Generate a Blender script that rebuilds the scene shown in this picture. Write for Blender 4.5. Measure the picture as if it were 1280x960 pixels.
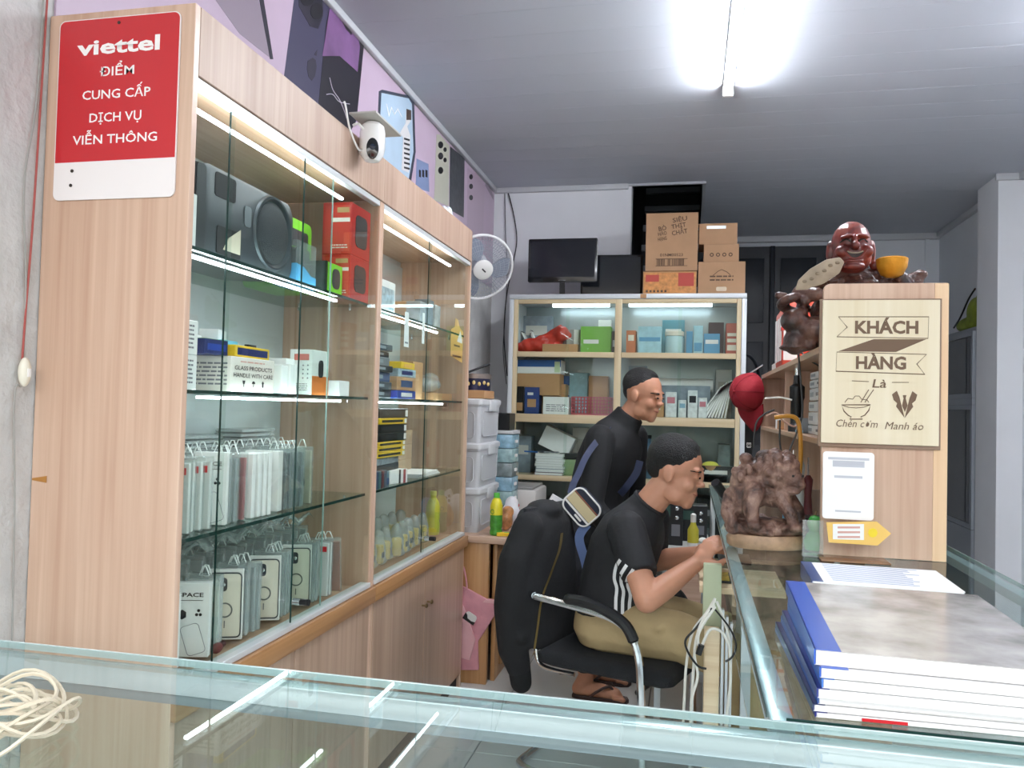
import bpy, bmesh, math, random
from mathutils import Vector, Matrix, Euler
from mathutils.bvhtree import BVHTree
random.seed(7)
scene = bpy.context.scene
COL = scene.collection
for o in list(bpy.data.objects): bpy.data.objects.remove(o)

# ---------------------------------------------------------------- camera
YAW, PITCH, ROLL, FPX = 0.217816, 0.027845, 0.025077, 1007.4
EYE = Vector((0, 0, 1.27))
FWD = Vector((-math.sin(YAW)*math.cos(PITCH), math.cos(YAW)*math.cos(PITCH), math.sin(PITCH)))
_r = Vector((math.cos(YAW), math.sin(YAW), 0)); _u = _r.cross(FWD)
RT = _r*math.cos(ROLL) + _u*math.sin(ROLL); UP = RT.cross(FWD)
cd = bpy.data.cameras.new('camera'); cam = bpy.data.objects.new('camera', cd); COL.objects.link(cam)
cd.sensor_width = 36; cd.lens = 36*FPX/1280; cd.clip_start = .02
mw = Matrix.Identity(4)
for i in range(3):
    mw[i][0], mw[i][1], mw[i][2], mw[i][3] = RT[i], UP[i], -FWD[i], EYE[i]
cam.matrix_world = mw
scene.camera = cam

# ---------------------------------------------------------------- world, light, exposure
W = bpy.data.worlds.new('sky'); scene.world = W; W.use_nodes = True
wn = W.node_tree.nodes; wl = W.node_tree.links
bg = wn['Background']
tc = wn.new('ShaderNodeTexCoord'); sx = wn.new('ShaderNodeSeparateXYZ'); cr = wn.new('ShaderNodeValToRGB')
wl.new(tc.outputs['Generated'], sx.inputs[0]); wl.new(sx.outputs['Z'], cr.inputs[0])
cr.color_ramp.elements[0].color = (1.0, .985, .96, 1); cr.color_ramp.elements[1].color = (.78, .88, 1.0, 1)
wl.new(cr.outputs[0], bg.inputs[0]); bg.inputs[1].default_value = 4.1
scene.view_settings.view_transform = 'Standard'; scene.view_settings.look = 'None'
scene.view_settings.gamma = 1; scene.view_settings.use_curve_mapping = False
scene.view_settings.exposure = 0.25
scene.cycles.transparent_max_bounces = 40
scene.cycles.max_bounces = 10

# ---------------------------------------------------------------- helpers
def P(px, py, Y=None, x=None, z=None):
    """point of the place seen in direction (px,py) of the 1280x960 photo, on the plane Y=, x= or z="""
    d = FWD + RT*((px-640)/FPX) - UP*((py-480)/FPX)
    t = Y/d.y if Y is not None else (x/d.x if x is not None else (z-EYE.z)/d.z)
    return EYE + d*t
def lin(h):
    h = h.lstrip('#'); out = []
    for i in (0, 2, 4):
        c = int(h[i:i+2], 16)/255
        out.append(c/12.92 if c <= .04045 else ((c+.055)/1.055)**2.4)
    return (*out, 1)
MATS = {}; INV = {}
def mat(key, col=None, rough=.5, metal=0, var=0, vscale=8, bump=0, bscale=60, emit=0, coat=0, spec=.5, sss=0, stretch=None):
    if key in MATS: return MATS[key]
    m = bpy.data.materials.new(key); MATS[key] = m; m.use_nodes = True
    nt = m.node_tree; b = nt.nodes['Principled BSDF']; c = lin(col)
    b.inputs['Base Color'].default_value = c; b.inputs['Roughness'].default_value = rough
    b.inputs['Metallic'].default_value = metal; b.inputs['Specular IOR Level'].default_value = spec
    b.inputs['Coat Weight'].default_value = coat; b.inputs['Coat Roughness'].default_value = .08
    if sss:
        b.inputs['Subsurface Weight'].default_value = sss; b.inputs['Subsurface Radius'].default_value = (.012, .005, .003)
        b.inputs['Subsurface Scale'].default_value = 1
    if emit:
        b.inputs['Emission Color'].default_value = c; b.inputs['Emission Strength'].default_value = emit
    if var or bump:
        t = nt.nodes.new('ShaderNodeTexCoord'); src = t.outputs['Object']
        if stretch:
            mp = nt.nodes.new('ShaderNodeMapping'); mp.inputs['Scale'].default_value = stretch
            nt.links.new(src, mp.inputs[0]); src = mp.outputs[0]
    if var:
        n = nt.nodes.new('ShaderNodeTexNoise'); n.inputs['Scale'].default_value = vscale; n.inputs['Detail'].default_value = 6
        nt.links.new(src, n.inputs['Vector'])
        r = nt.nodes.new('ShaderNodeValToRGB')
        r.color_ramp.elements[0].position = .3; r.color_ramp.elements[1].position = .7
        r.color_ramp.elements[0].color = tuple(max(0, k*(1-var)) for k in c[:3])+(1,)
        r.color_ramp.elements[1].color = tuple(min(1, k*(1+var)) for k in c[:3])+(1,)
        nt.links.new(n.outputs['Fac'], r.inputs[0]); nt.links.new(r.outputs[0], b.inputs['Base Color'])
    if bump:
        n2 = nt.nodes.new('ShaderNodeTexNoise'); n2.inputs['Scale'].default_value = bscale; n2.inputs['Detail'].default_value = 4
        nt.links.new(src, n2.inputs['Vector'])
        bp = nt.nodes.new('ShaderNodeBump'); bp.inputs['Strength'].default_value = bump; bp.inputs['Distance'].default_value = .01
        nt.links.new(n2.outputs['Fac'], bp.inputs['Height']); nt.links.new(bp.outputs[0], b.inputs['Normal'])
    return m
def wood(key, c1='', c2='', axis='z', rough=.35, coat=.25, scale=1.0):
    """laminate with grain running along axis"""
    if key in MATS: return MATS[key]
    m = bpy.data.materials.new(key); MATS[key] = m; m.use_nodes = True
    nt = m.node_tree; b = nt.nodes['Principled BSDF']
    t = nt.nodes.new('ShaderNodeTexCoord'); mp = nt.nodes.new('ShaderNodeMapping')
    s = [55*scale]*3; s['xyz'.index(axis)] = 1.3*scale
    mp.inputs['Scale'].default_value = s
    nt.links.new(t.outputs['Object'], mp.inputs[0])
    n = nt.nodes.new('ShaderNodeTexNoise'); n.inputs['Scale'].default_value = 1.0; n.inputs['Detail'].default_value = 8; n.inputs['Distortion'].default_value = .6
    nt.links.new(mp.outputs[0], n.inputs['Vector'])
    n2 = nt.nodes.new('ShaderNodeTexNoise'); n2.inputs['Scale'].default_value = .23; n2.inputs['Detail'].default_value = 3
    nt.links.new(mp.outputs[0], n2.inputs['Vector'])
    ad = nt.nodes.new('ShaderNodeMath'); ad.operation = 'MULTIPLY_ADD'; ad.inputs[1].default_value = .5
    hf = nt.nodes.new('ShaderNodeMath'); hf.operation = 'MULTIPLY'; hf.inputs[1].default_value = .5
    nt.links.new(n2.outputs['Fac'], hf.inputs[0]); nt.links.new(n.outputs['Fac'], ad.inputs[0]); nt.links.new(hf.outputs[0], ad.inputs[2])
    r = nt.nodes.new('ShaderNodeValToRGB'); r.color_ramp.elements[0].position = .36; r.color_ramp.elements[1].position = .62
    r.color_ramp.elements[0].color = lin(c1); r.color_ramp.elements[1].color = lin(c2)
    nt.links.new(ad.outputs[0], r.inputs[0]); nt.links.new(r.outputs[0], b.inputs['Base Color'])
    b.inputs['Roughness'].default_value = rough; b.inputs['Coat Weight'].default_value = coat; b.inputs['Coat Roughness'].default_value = .25
    return m
def clear(key, tint, refl=1.0, rough=.02, milk=0.0):
    """thin sheet: see-through with Fresnel reflection, tinted; milk adds a diffuse film"""
    if key in MATS: return MATS[key]
    m = bpy.data.materials.new(key); MATS[key] = m; m.use_nodes = True
    nt = m.node_tree; nt.nodes.remove(nt.nodes['Principled BSDF']); out = nt.nodes['Material Output']
    tr = nt.nodes.new('ShaderNodeBsdfTransparent'); tr.inputs[0].default_value = lin(tint)
    gl = nt.nodes.new('ShaderNodeBsdfGlossy'); gl.inputs['Roughness'].default_value = rough
    fr = nt.nodes.new('ShaderNodeFresnel'); fr.inputs[0].default_value = 1.45
    mu = nt.nodes.new('ShaderNodeMath'); mu.operation = 'MULTIPLY'; mu.inputs[1].default_value = refl
    ge = nt.nodes.new('ShaderNodeNewGeometry'); fb = nt.nodes.new('ShaderNodeMath'); fb.operation = 'SUBTRACT'; fb.inputs[0].default_value = 1
    nt.links.new(ge.outputs['Backfacing'], fb.inputs[1])
    m0 = nt.nodes.new('ShaderNodeMath'); m0.operation = 'MULTIPLY'
    nt.links.new(fr.outputs[0], m0.inputs[0]); nt.links.new(fb.outputs[0], m0.inputs[1]); nt.links.new(m0.outputs[0], mu.inputs[0])
    mx = nt.nodes.new('ShaderNodeMixShader'); nt.links.new(mu.outputs[0], mx.inputs[0])
    base = tr.outputs[0]
    if milk:
        df = nt.nodes.new('ShaderNodeBsdfDiffuse'); df.inputs[0].default_value = (.85, .88, .88, 1)
        m2 = nt.nodes.new('ShaderNodeMixShader'); m2.inputs[0].default_value = milk
        nt.links.new(tr.outputs[0], m2.inputs[1]); nt.links.new(df.outputs[0], m2.inputs[2]); base = m2.outputs[0]
    nt.links.new(base, mx.inputs[1]); nt.links.new(gl.outputs[0], mx.inputs[2]); nt.links.new(mx.outputs[0], out.inputs[0])
    return m

class MB:
    """collects geometry; build() links it as one mesh object"""
    def __init__(s): s.v = []; s.f = []
    def add(s, vs, fs):
        k = len(s.v); s.v += [tuple(v) for v in vs]; s.f += [tuple(i+k for i in f) for f in fs]; return s
    def box(s, x0, x1, y0, y1, z0, z1, M=None):
        vs = [Vector((x, y, z)) for z in (z0, z1) for x, y in ((x0, y0), (x1, y0), (x1, y1), (x0, y1))]
        if M: vs = [M @ v for v in vs]
        return s.add(vs, [(3, 2, 1, 0), (4, 5, 6, 7), (0, 1, 5, 4), (1, 2, 6, 5), (2, 3, 7, 6), (3, 0, 4, 7)])
    def cyl(s, a, b, r0, r1=None, n=16, cap=True):
        a = Vector(a); b = Vector(b); r1 = r0 if r1 is None else r1
        d = (b-a).normalized(); u = d.orthogonal().normalized(); w = d.cross(u)
        vs = []
        for p, r in ((a, r0), (b, r1)):
            for i in range(n):
                t = 2*math.pi*i/n; vs.append(p+(u*math.cos(t)+w*math.sin(t))*r)
        fs = [(i, (i+1) % n, n+(i+1) % n, n+i) for i in range(n)]
        if cap: fs += [tuple(range(n))[::-1], tuple(range(n, 2*n))]
        return s.add(vs, fs)
    def lathe(s, prof, c=(0, 0, 0), n=24, axis=(0, 0, 1), sx=1, sy=1, cap=True):
        """prof: (radius, height) pairs up the axis"""
        c = Vector(c); d = Vector(axis).normalized()
        u = Vector((1, 0, 0)) if abs(d.x) < .9 else Vector((0, 1, 0)); u = (u-d*u.dot(d)).normalized(); w = d.cross(u)
        vs = []
        for r, h in prof:
            for i in range(n):
                t = 2*math.pi*i/n; vs.append(c+d*h+u*(math.cos(t)*r*sx)+w*(math.sin(t)*r*sy))
        fs = [(k*n+i, k*n+(i+1) % n, (k+1)*n+(i+1) % n, (k+1)*n+i) for k in range(len(prof)-1) for i in range(n)]
        if cap: fs += [tuple(range(n))[::-1], tuple(range((len(prof)-1)*n, len(prof)*n))]
        return s.add(vs, fs)
    def ell(s, c, r, M=None, nu=16, nv=10):
        """ellipsoid; M a 3x3 rotation"""
        c = Vector(c); r = (r, r, r) if not hasattr(r, '__len__') else r
        vs = []; M = M or Matrix.Identity(3)
        for j in range(1, nv):
            p = math.pi*j/nv
            for i in range(nu):
                t = 2*math.pi*i/nu
                vs.append(c+M @ Vector((math.sin(p)*math.cos(t)*r[0], math.sin(p)*math.sin(t)*r[1], math.cos(p)*r[2])))
        top = len(vs); vs += [c+M @ Vector((0, 0, r[2])), c-M @ Vector((0, 0, r[2]))]
        fs = [(j*nu+i, (j+1)*nu+i, (j+1)*nu+(i+1) % nu, j*nu+(i+1) % nu) for j in range(nv-2) for i in range(nu)]
        fs += [(top, i, (i+1) % nu) for i in range(nu)] + [(top+1, (nv-2)*nu+(i+1) % nu, (nv-2)*nu+i) for i in range(nu)]
        return s.add(vs, fs)
    def limb(s, pts, n=14):
        """tapered round-ended limb through [(point, radius)...]"""
        for (a, r0), (b, r1) in zip(pts[:-1], pts[1:]): s.cyl(a, b, r0, r1, n)
        for p, r in pts: s.ell(p, r, None, n, 8)
        return s
    def tube(s, pts, r, n=8, closed=False):
        pts = [Vector(p) for p in pts]; m = len(pts); u = None; vs = []
        for i, p in enumerate(pts):
            a = pts[(i-1) % m] if closed or i else p; b = pts[(i+1) % m] if closed or i < m-1 else p
            d = (b-a)
            d = d.normalized() if d.length > 1e-9 else Vector((0, 0, 1))
            u = d.orthogonal() if u is None else u-d*u.dot(d)
            if u.length < 1e-6: u = d.orthogonal()
            u = u.normalized(); w = d.cross(u); rr = r[i] if hasattr(r, '__len__') else r
            for k in range(n):
                t = 2*math.pi*k/n; vs.append(p+(u*math.cos(t)+w*math.sin(t))*rr)
        fs = [(i*n+k, i*n+(k+1) % n, ((i+1) % m)*n+(k+1) % n, ((i+1) % m)*n+k) for i in range(m if closed else m-1) for k in range(n)]
        if not closed: fs += [tuple(range(n))[::-1], tuple(range((m-1)*n, m*n))]
        return s.add(vs, fs)
    def loft(s, rings, cap=True):
        """rings: lists of equally many points"""
        n = len(rings[0]); vs = [p for r in rings for p in r]
        fs = [(k*n+i, k*n+(i+1) % n, (k+1)*n+(i+1) % n, (k+1)*n+i) for k in range(len(rings)-1) for i in range(n)]
        if cap: fs += [tuple(range(n))[::-1], tuple(range((len(rings)-1)*n, len(rings)*n))]
        return s.add(vs, fs)
    def prism(s, poly, M, t0, t1):
        """2-D polygon (x right, y up) extruded along M's z"""
        n = len(poly)
        vs = [M @ Vector((x, y, t)) for t in (t0, t1) for x, y in poly]
        return s.add(vs, [tuple(range(n))[::-1], tuple(range(n, 2*n))]+[(i, (i+1) % n, n+(i+1) % n, n+i) for i in range(n)])
    def mesh(s, bev=0, seg=2, smooth=None):
        me = bpy.data.meshes.new('mesh'); me.from_pydata([tuple(v) for v in s.v], [], s.f); me.update()
        bm = bmesh.new(); bm.from_mesh(me)
        if bev: bmesh.ops.bevel(bm, geom=list(bm.edges), offset=bev, segments=seg, affect='EDGES', profile=.5, clamp_overlap=True)
        bmesh.ops.recalc_face_normals(bm, faces=bm.faces)
        bm.to_mesh(me); bm.free()
        if smooth is None: smooth = 35 if (bev or len(s.v) > 8) else 0
        if smooth:
            me.polygons.foreach_set('use_smooth', [True]*len(me.polygons))
            try: me.set_sharp_from_angle(angle=math.radians(smooth))
            except Exception: pass
        return me
    def build(s, name, m, parent=None, bev=0, seg=2, smooth=None):
        return obj(name, s.mesh(bev, seg, smooth), m, parent)
def obj(name, me, m, parent=None):
    if m is not None:
        me.materials.clear(); me.materials.append(m)
    o = bpy.data.objects.new(name, me); me.name = name; COL.objects.link(o)
    if parent is not None:
        o.parent = parent
        if parent.name in INV: o.matrix_parent_inverse = INV[parent.name]
    return o
def remesh(mb, voxel=.005, smooth=6, name='body', m=None, parent=None):
    """fuse the collected solids into one continuous smooth surface"""
    me = bpy.data.meshes.new('t'); me.from_pydata([tuple(v) for v in mb.v], [], mb.f); me.update()
    bm = bmesh.new(); bm.from_mesh(me); bmesh.ops.recalc_face_normals(bm, faces=bm.faces); bm.to_mesh(me); bm.free()
    o = bpy.data.objects.new('t', me); COL.objects.link(o)
    r = o.modifiers.new('r', 'REMESH'); r.mode = 'VOXEL'; r.voxel_size = voxel
    if smooth:
        k = o.modifiers.new('s', 'SMOOTH'); k.factor = .5; k.iterations = smooth
    dg = bpy.context.evaluated_depsgraph_get()
    me2 = bpy.data.meshes.new_from_object(o.evaluated_get(dg)); bpy.data.objects.remove(o); bpy.data.meshes.remove(me)
    me2.polygons.foreach_set('use_smooth', [True]*len(me2.polygons))
    return obj(name, me2, m, parent)
def frame(o, right, up):
    """4x4 placing local x along right, y along up, z outward"""
    r = Vector(right).normalized(); u = Vector(up); u = (u-r*u.dot(r)).normalized(); n = r.cross(u)
    M = Matrix.Identity(4); o = Vector(o)
    for i in range(3): M[i][0], M[i][1], M[i][2], M[i][3] = r[i], u[i], n[i], o[i]
    return M
FONT_CACHE = {}
def text(s, M, h, m, parent, bold=0, shear=0, w=None, depth=.0004, name='lettering', lift=.0006, space=1.0, maxw=None):
    """raised flat lettering centred on frame M; h cap height; w fits the width"""
    key = (s, bold, shear, space)
    if key not in FONT_CACHE:
        cu = bpy.data.curves.new('t', 'FONT'); cu.body = s; cu.align_x = 'CENTER'; cu.align_y = 'CENTER'; cu.size = 1
        cu.offset = bold; cu.shear = shear; cu.resolution_u = 2; cu.space_character = space
        o = bpy.data.objects.new('t', cu); COL.objects.link(o)
        dg = bpy.context.evaluated_depsgraph_get()
        me = bpy.data.meshes.new_from_object(o.evaluated_get(dg)); bpy.data.objects.remove(o)
        FONT_CACHE[key] = me
    me = FONT_CACHE[key].copy()
    xs = [v.co.x for v in me.vertices]; 
    if not xs: return None
    x0, x1 = min(xs), max(xs)
    sy = h/.70; sxx = (w/(x1-x0)) if w else sy
    if maxw and sxx*(x1-x0) > maxw: sxx = maxw/(x1-x0)
    for v in me.vertices: v.co = M @ Vector(((v.co.x-(x0+x1)/2)*sxx, v.co.y*sy, lift))
    return obj(name, me, m, parent)
def tag(o, label=None, cat=None, group=None, kind=None):
    if label: o['label'] = label
    if cat: o['category'] = cat
    if group: o['group'] = group
    if kind: o['kind'] = kind
    return o
def thing(name, label, cat, loc=(0, 0, 0), rz=0, group=None, rot=None, world=False):
    """an Empty at the thing's base; world=True: its parts are given in room coordinates"""
    o = bpy.data.objects.new(name, None); COL.objects.link(o); o.empty_display_size = .05
    o.location = loc; o.rotation_euler = rot if rot else (0, 0, rz)
    if world: INV[o.name] = Matrix.LocRotScale(Vector(loc), Euler(o.rotation_euler), None).inverted()
    return tag(o, label, cat, group)
def copy_tree(o, parent=None):
    c = o.copy(); COL.objects.link(c)
    if parent is not None: c.parent = parent
    for ch in list(o.children): copy_tree(ch, c)
    return c
def struct(name, mb, m, parent=None, bev=0, label=None, **k):
    o = mb.build(name, m, parent, bev, **k)
    if parent is None: tag(o, label=label, kind='structure')
    return o
def bez(pts, n=10):
    """Catmull-Rom through the points"""
    pts = [Vector(p) for p in pts]; out = []
    for i in range(len(pts)-1):
        p0 = pts[max(i-1, 0)]; p1 = pts[i]; p2 = pts[i+1]; p3 = pts[min(i+2, len(pts)-1)]
        for k in range(n):
            t = k/n
            out.append(.5*((2*p1)+(p2-p0)*t+(2*p0-5*p1+4*p2-p3)*t*t+(3*p1-p0-3*p2+p3)*t**3))
    return out+[pts[-1]]
def rrect(w, h, r, n=5, cx=0, cy=0):
    out = []
    for sx_, sy_, a in ((1, 1, 0), (-1, 1, 90), (-1, -1, 180), (1, -1, 270)):
        for k in range(n+1):
            t = math.radians(a+90*k/n); out.append((cx+sx_*(w/2-r)+r*math.cos(t), cy+sy_*(h/2-r)+r*math.sin(t)))
    return out
I4 = Matrix.Identity(4)
RX, RY, RZ = Vector((1, 0, 0)), Vector((0, 1, 0)), Vector((0, 0, 1))

# ---------------------------------------------------------------- common materials
OAK = wood('oak_laminate_vertical', '#bd9880', '#d6b7a0')
OAKX = wood('oak_laminate_along_x', '#bd9880', '#d6b7a0', 'x')
OAKY = wood('oak_laminate_along_y', '#ba9272', '#d2b094', 'y')
PALEW = wood('pale_beech', '#d9bd97', '#ecd7b6', 'x', rough=.5, coat=.05)
ALU = mat('aluminium', '#c9ced2', .32, .85)
CHROME = mat('chrome', '#d8dadc', .12, 1)
WHITE = mat('white_plastic', '#eceae6', .4)
PAPER = mat('white_paper', '#f1f0ee', .6)
CARDW = mat('white_card', '#e9e6e3', .55)
BLACK = mat('black_plastic', '#17181a', .35)
BLACKM = mat('black_matte', '#101113', .7)
INK = mat('black_ink', '#1c1c20', .7)
GREYINK = mat('grey_ink', '#7b7b82', .7)
GLASS = clear('window_glass', '#f8fcfa', 1.0)
GEDGE = mat('glass_edge_green', '#1d3a35', .25)
GEDGEL = mat('glass_edge_pale', '#9fb9b4', .25)
SLEEVE = clear('clear_sleeve', '#f4f7f6', 1.3, .12, milk=.16)
SLEEVE2 = clear('crinkled_sleeve', '#eef2f1', 1.5, .2, milk=.26)
LED = mat('led_strip', '#eef6ff', .4, emit=20)
CARTON = mat('carton_brown', '#b08a68', .75, var=.08, vscale=12)
REDP = mat('red_print', '#c8232b', .35)
BLUEP = mat('blue_print', '#23439c', .4)
# ================================================================ SETTING
TILE = mat('floor_tile', '#cfcecb', .18, var=.06, vscale=3)
CONC = mat('grout', '#7d7c7a', .8)
fl = struct('floor', MB().box(-1.5, 2.1, -.3, 7.2, -.12, -.006), CONC, label='pale grey tiled shop floor')
tm = MB().box(-.298, .298, -.298, .298, -.006, 0).mesh(bev=.0015, seg=1)
for i in range(6):
    for j in range(12):
        o = obj('tile', tm, TILE, fl); o.location = (-1.05+i*.6, .2+j*.6, 0)
ROUGHW = mat('rough_plaster', '#c6c5c3', .9, var=.10, vscale=9, bump=.9, bscale=26)
WHITEW = mat('white_paint', '#e4e6ea', .7, var=.03, vscale=3)
GREYW = mat('grey_paint', '#e0e4ea', .7, var=.03, vscale=2)
struct('wall_left', MB().box(-1.5, -1.33, -.3, 7.2, 0, 2.8), ROUGHW, label='rough whitewashed plaster wall behind the display cabinets')
struct('wall_back_white', MB().box(-1.33, -.40, 5.30, 5.42, 0, 2.75), WHITEW, label='white partition above the rear glass cabinet')
struct('wall_back', MB().box(-1.5, 2.1, 7.05, 7.2, 0, 2.8).box(1.42, 1.44, 7.03, 7.05, 0, 2.75).box(1.83, 1.86, 7.02, 7.05, 0, 2.75), GREYW, label='grey rear wall behind the dark doors')
struct('wall_right', MB().box(1.94, 2.1, -.3, 7.2, 0, 2.8), GREYW, label='grey painted wall on the right')
struct('trim_1', MB().box(1.80, 1.94, 5.36, 5.72, 0, 2.75), WHITEW, label='white wall pilaster on the right')
# stairwell opening: dark shaft with steps
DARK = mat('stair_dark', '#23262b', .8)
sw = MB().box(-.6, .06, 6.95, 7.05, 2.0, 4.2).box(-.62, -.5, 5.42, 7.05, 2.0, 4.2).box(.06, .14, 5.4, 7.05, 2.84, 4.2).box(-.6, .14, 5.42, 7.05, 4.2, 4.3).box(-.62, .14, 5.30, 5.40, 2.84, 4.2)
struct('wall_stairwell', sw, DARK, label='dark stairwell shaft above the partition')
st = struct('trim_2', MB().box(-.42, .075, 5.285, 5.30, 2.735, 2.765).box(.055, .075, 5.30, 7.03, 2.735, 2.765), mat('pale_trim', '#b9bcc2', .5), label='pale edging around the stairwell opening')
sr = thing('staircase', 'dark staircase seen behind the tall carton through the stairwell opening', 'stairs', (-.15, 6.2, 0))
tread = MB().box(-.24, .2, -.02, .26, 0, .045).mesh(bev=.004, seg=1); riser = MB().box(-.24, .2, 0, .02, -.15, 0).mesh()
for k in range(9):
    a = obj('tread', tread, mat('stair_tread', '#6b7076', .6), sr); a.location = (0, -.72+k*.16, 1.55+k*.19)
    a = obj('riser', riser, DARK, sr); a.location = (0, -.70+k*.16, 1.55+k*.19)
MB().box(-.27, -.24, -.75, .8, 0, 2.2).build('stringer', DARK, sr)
# ceiling of grey plastic planks
CEILM = mat('ceiling_plank', '#bfc3cc', .62, var=.02, vscale=2, spec=.3)
ce = struct('ceiling', MB().box(-1.5, 2.1, -.3, 5.3, 2.758, 2.84).box(.075, 2.1, 5.3, 7.2, 2.758, 2.84), mat('ceiling_joint', '#8a8d93', .8), label='grey plastic plank ceiling')
pa = MB().box(-1.33, 1.94, -.0994, .0994, 0, .008).mesh(bev=.0005, seg=1); pb = MB().box(.076, 1.94, -.0994, .0994, 0, .008).mesh(bev=.0005, seg=1)
for k in range(37):
    y = -.2+k*.2
    if y > 7: break
    o = obj('plank', pa if y < 5.25 else pb, CEILM, ce); o.location = (0, y, 2.75)
TR = mat('cornice_white', '#c4c6ca', .5)
struct('trim_3', MB().box(-1.33, -1.305, 1.42, 5.3, 2.72, 2.75).box(-1.33, -.42, 5.27, 5.3, 2.715, 2.75), TR, bev=.004, label='white cornice strip under the ceiling on the left and back')
struct('trim_4', MB().box(.076, 1.94, 7.0, 7.05, 2.70, 2.75).box(1.905, 1.94, 5.72, 7.0, 2.71, 2.75).box(1.905, 1.94, 1, 5.36, 2.71, 2.75).box(1.78, 1.94, 5.335, 5.36, 2.71, 2.75), TR, bev=.004, label='white cornice strip under the ceiling on the right and far end')
# dark panelled doors in the rear wall
DW = mat('dark_door_wood', '#1e232b', .4, var=.15, vscale=10)
d1 = struct('door_1', MB().box(-.1, .645, 7.0, 7.045, 0, 2.66), DW, label='dark carved wooden door leaf behind the cartons')
d2 = struct('door_2', MB().box(.655, 1.40, 7.0, 7.045, 0, 2.66), DW, label='dark carved wooden door leaf behind the laughing statue')
for d, x0, x1 in ((d1, -.1, .645), (d2, .655, 1.40)):
    for z0, z1 in ((.15, 1.0), (1.10, 1.86), (2.02, 2.56)):
        for a, b in ((x0+.06, (x0+x1)/2-.03), ((x0+x1)/2+.03, x1-.06)):
            MB().box(a, b, 6.985, 7.0, z0, z1).build('panel', DW, d, bev=.005)
            if z0 == 1.10:
                c = (a+b)/2
                MB().tube([(c+.11*math.cos(t*math.pi/10), 6.98, 1.55+.2*math.sin(t*math.pi/10)) for t in range(11)], .012).build('arch_moulding', DW, d)
MB().box(.63, .67, 6.97, 7.0, 0, 2.66).build('meeting_stile', DW, d1, bev=.006)
# street outside the open shop front (behind the viewer)
struct('street_ground', MB().box(-14, 14, -16, -.3, -.14, -.12), mat('street_concrete', '#a5a19b', .9, var=.08), label='grey concrete street outside the open shop front')
sf = MB().box(-14, 14, -11.3, -11, -.1, 4.2)
struct('wall_street', sf, mat('street_facade', '#b8ada0', .9, var=.1, vscale=1), label='facade across the street from the shop')
for k, (x0, x1, c) in enumerate(((-9, -6, '#3a4450'), (-5, -1.5, '#cdd3d8'), (-.5, 2.5, '#37424a'), (3.5, 8, '#8a4a40'))):
    MB().box(x0, x1, -11, -10.9, .1, 2.6).build('shutter', mat('street_panel_%d' % k, c, .5), bpy.data.objects['wall_street'], bev=.02)

# ================================================================ CEILING TUBE LIGHTS
def tube_light(label, x, y0, y1):
    t = thing('tube_light', label, 'light', (x, (y0+y1)/2, 2.75)); L = (y1-y0)/2
    MB().box(-.022, .022, -L, L, -.02, 0).build('batten', WHITE, t, bev=.004)
    MB().tube([(0, -L+.012, -.034), (0, L-.012, -.034)], .017, 14).build('tube', mat('tube_glow', '#f4f8ff', .4, emit=140), t)
    for s in (-1, 1): MB().box(-.024, .024, s*L-.012, s*L+.012, -.054, 0).build('end_cap', WHITE, t, bev=.005)
tube_light('lit white tube lamp on the grey ceiling', .142, 2.53, 3.73)
tube_light('added white tube lamp on the ceiling out of view at the right, brightening the rear', 1.5, 2.2, 3.4)  # added lamp out of view, brightens the right rear wall and ceiling
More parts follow.
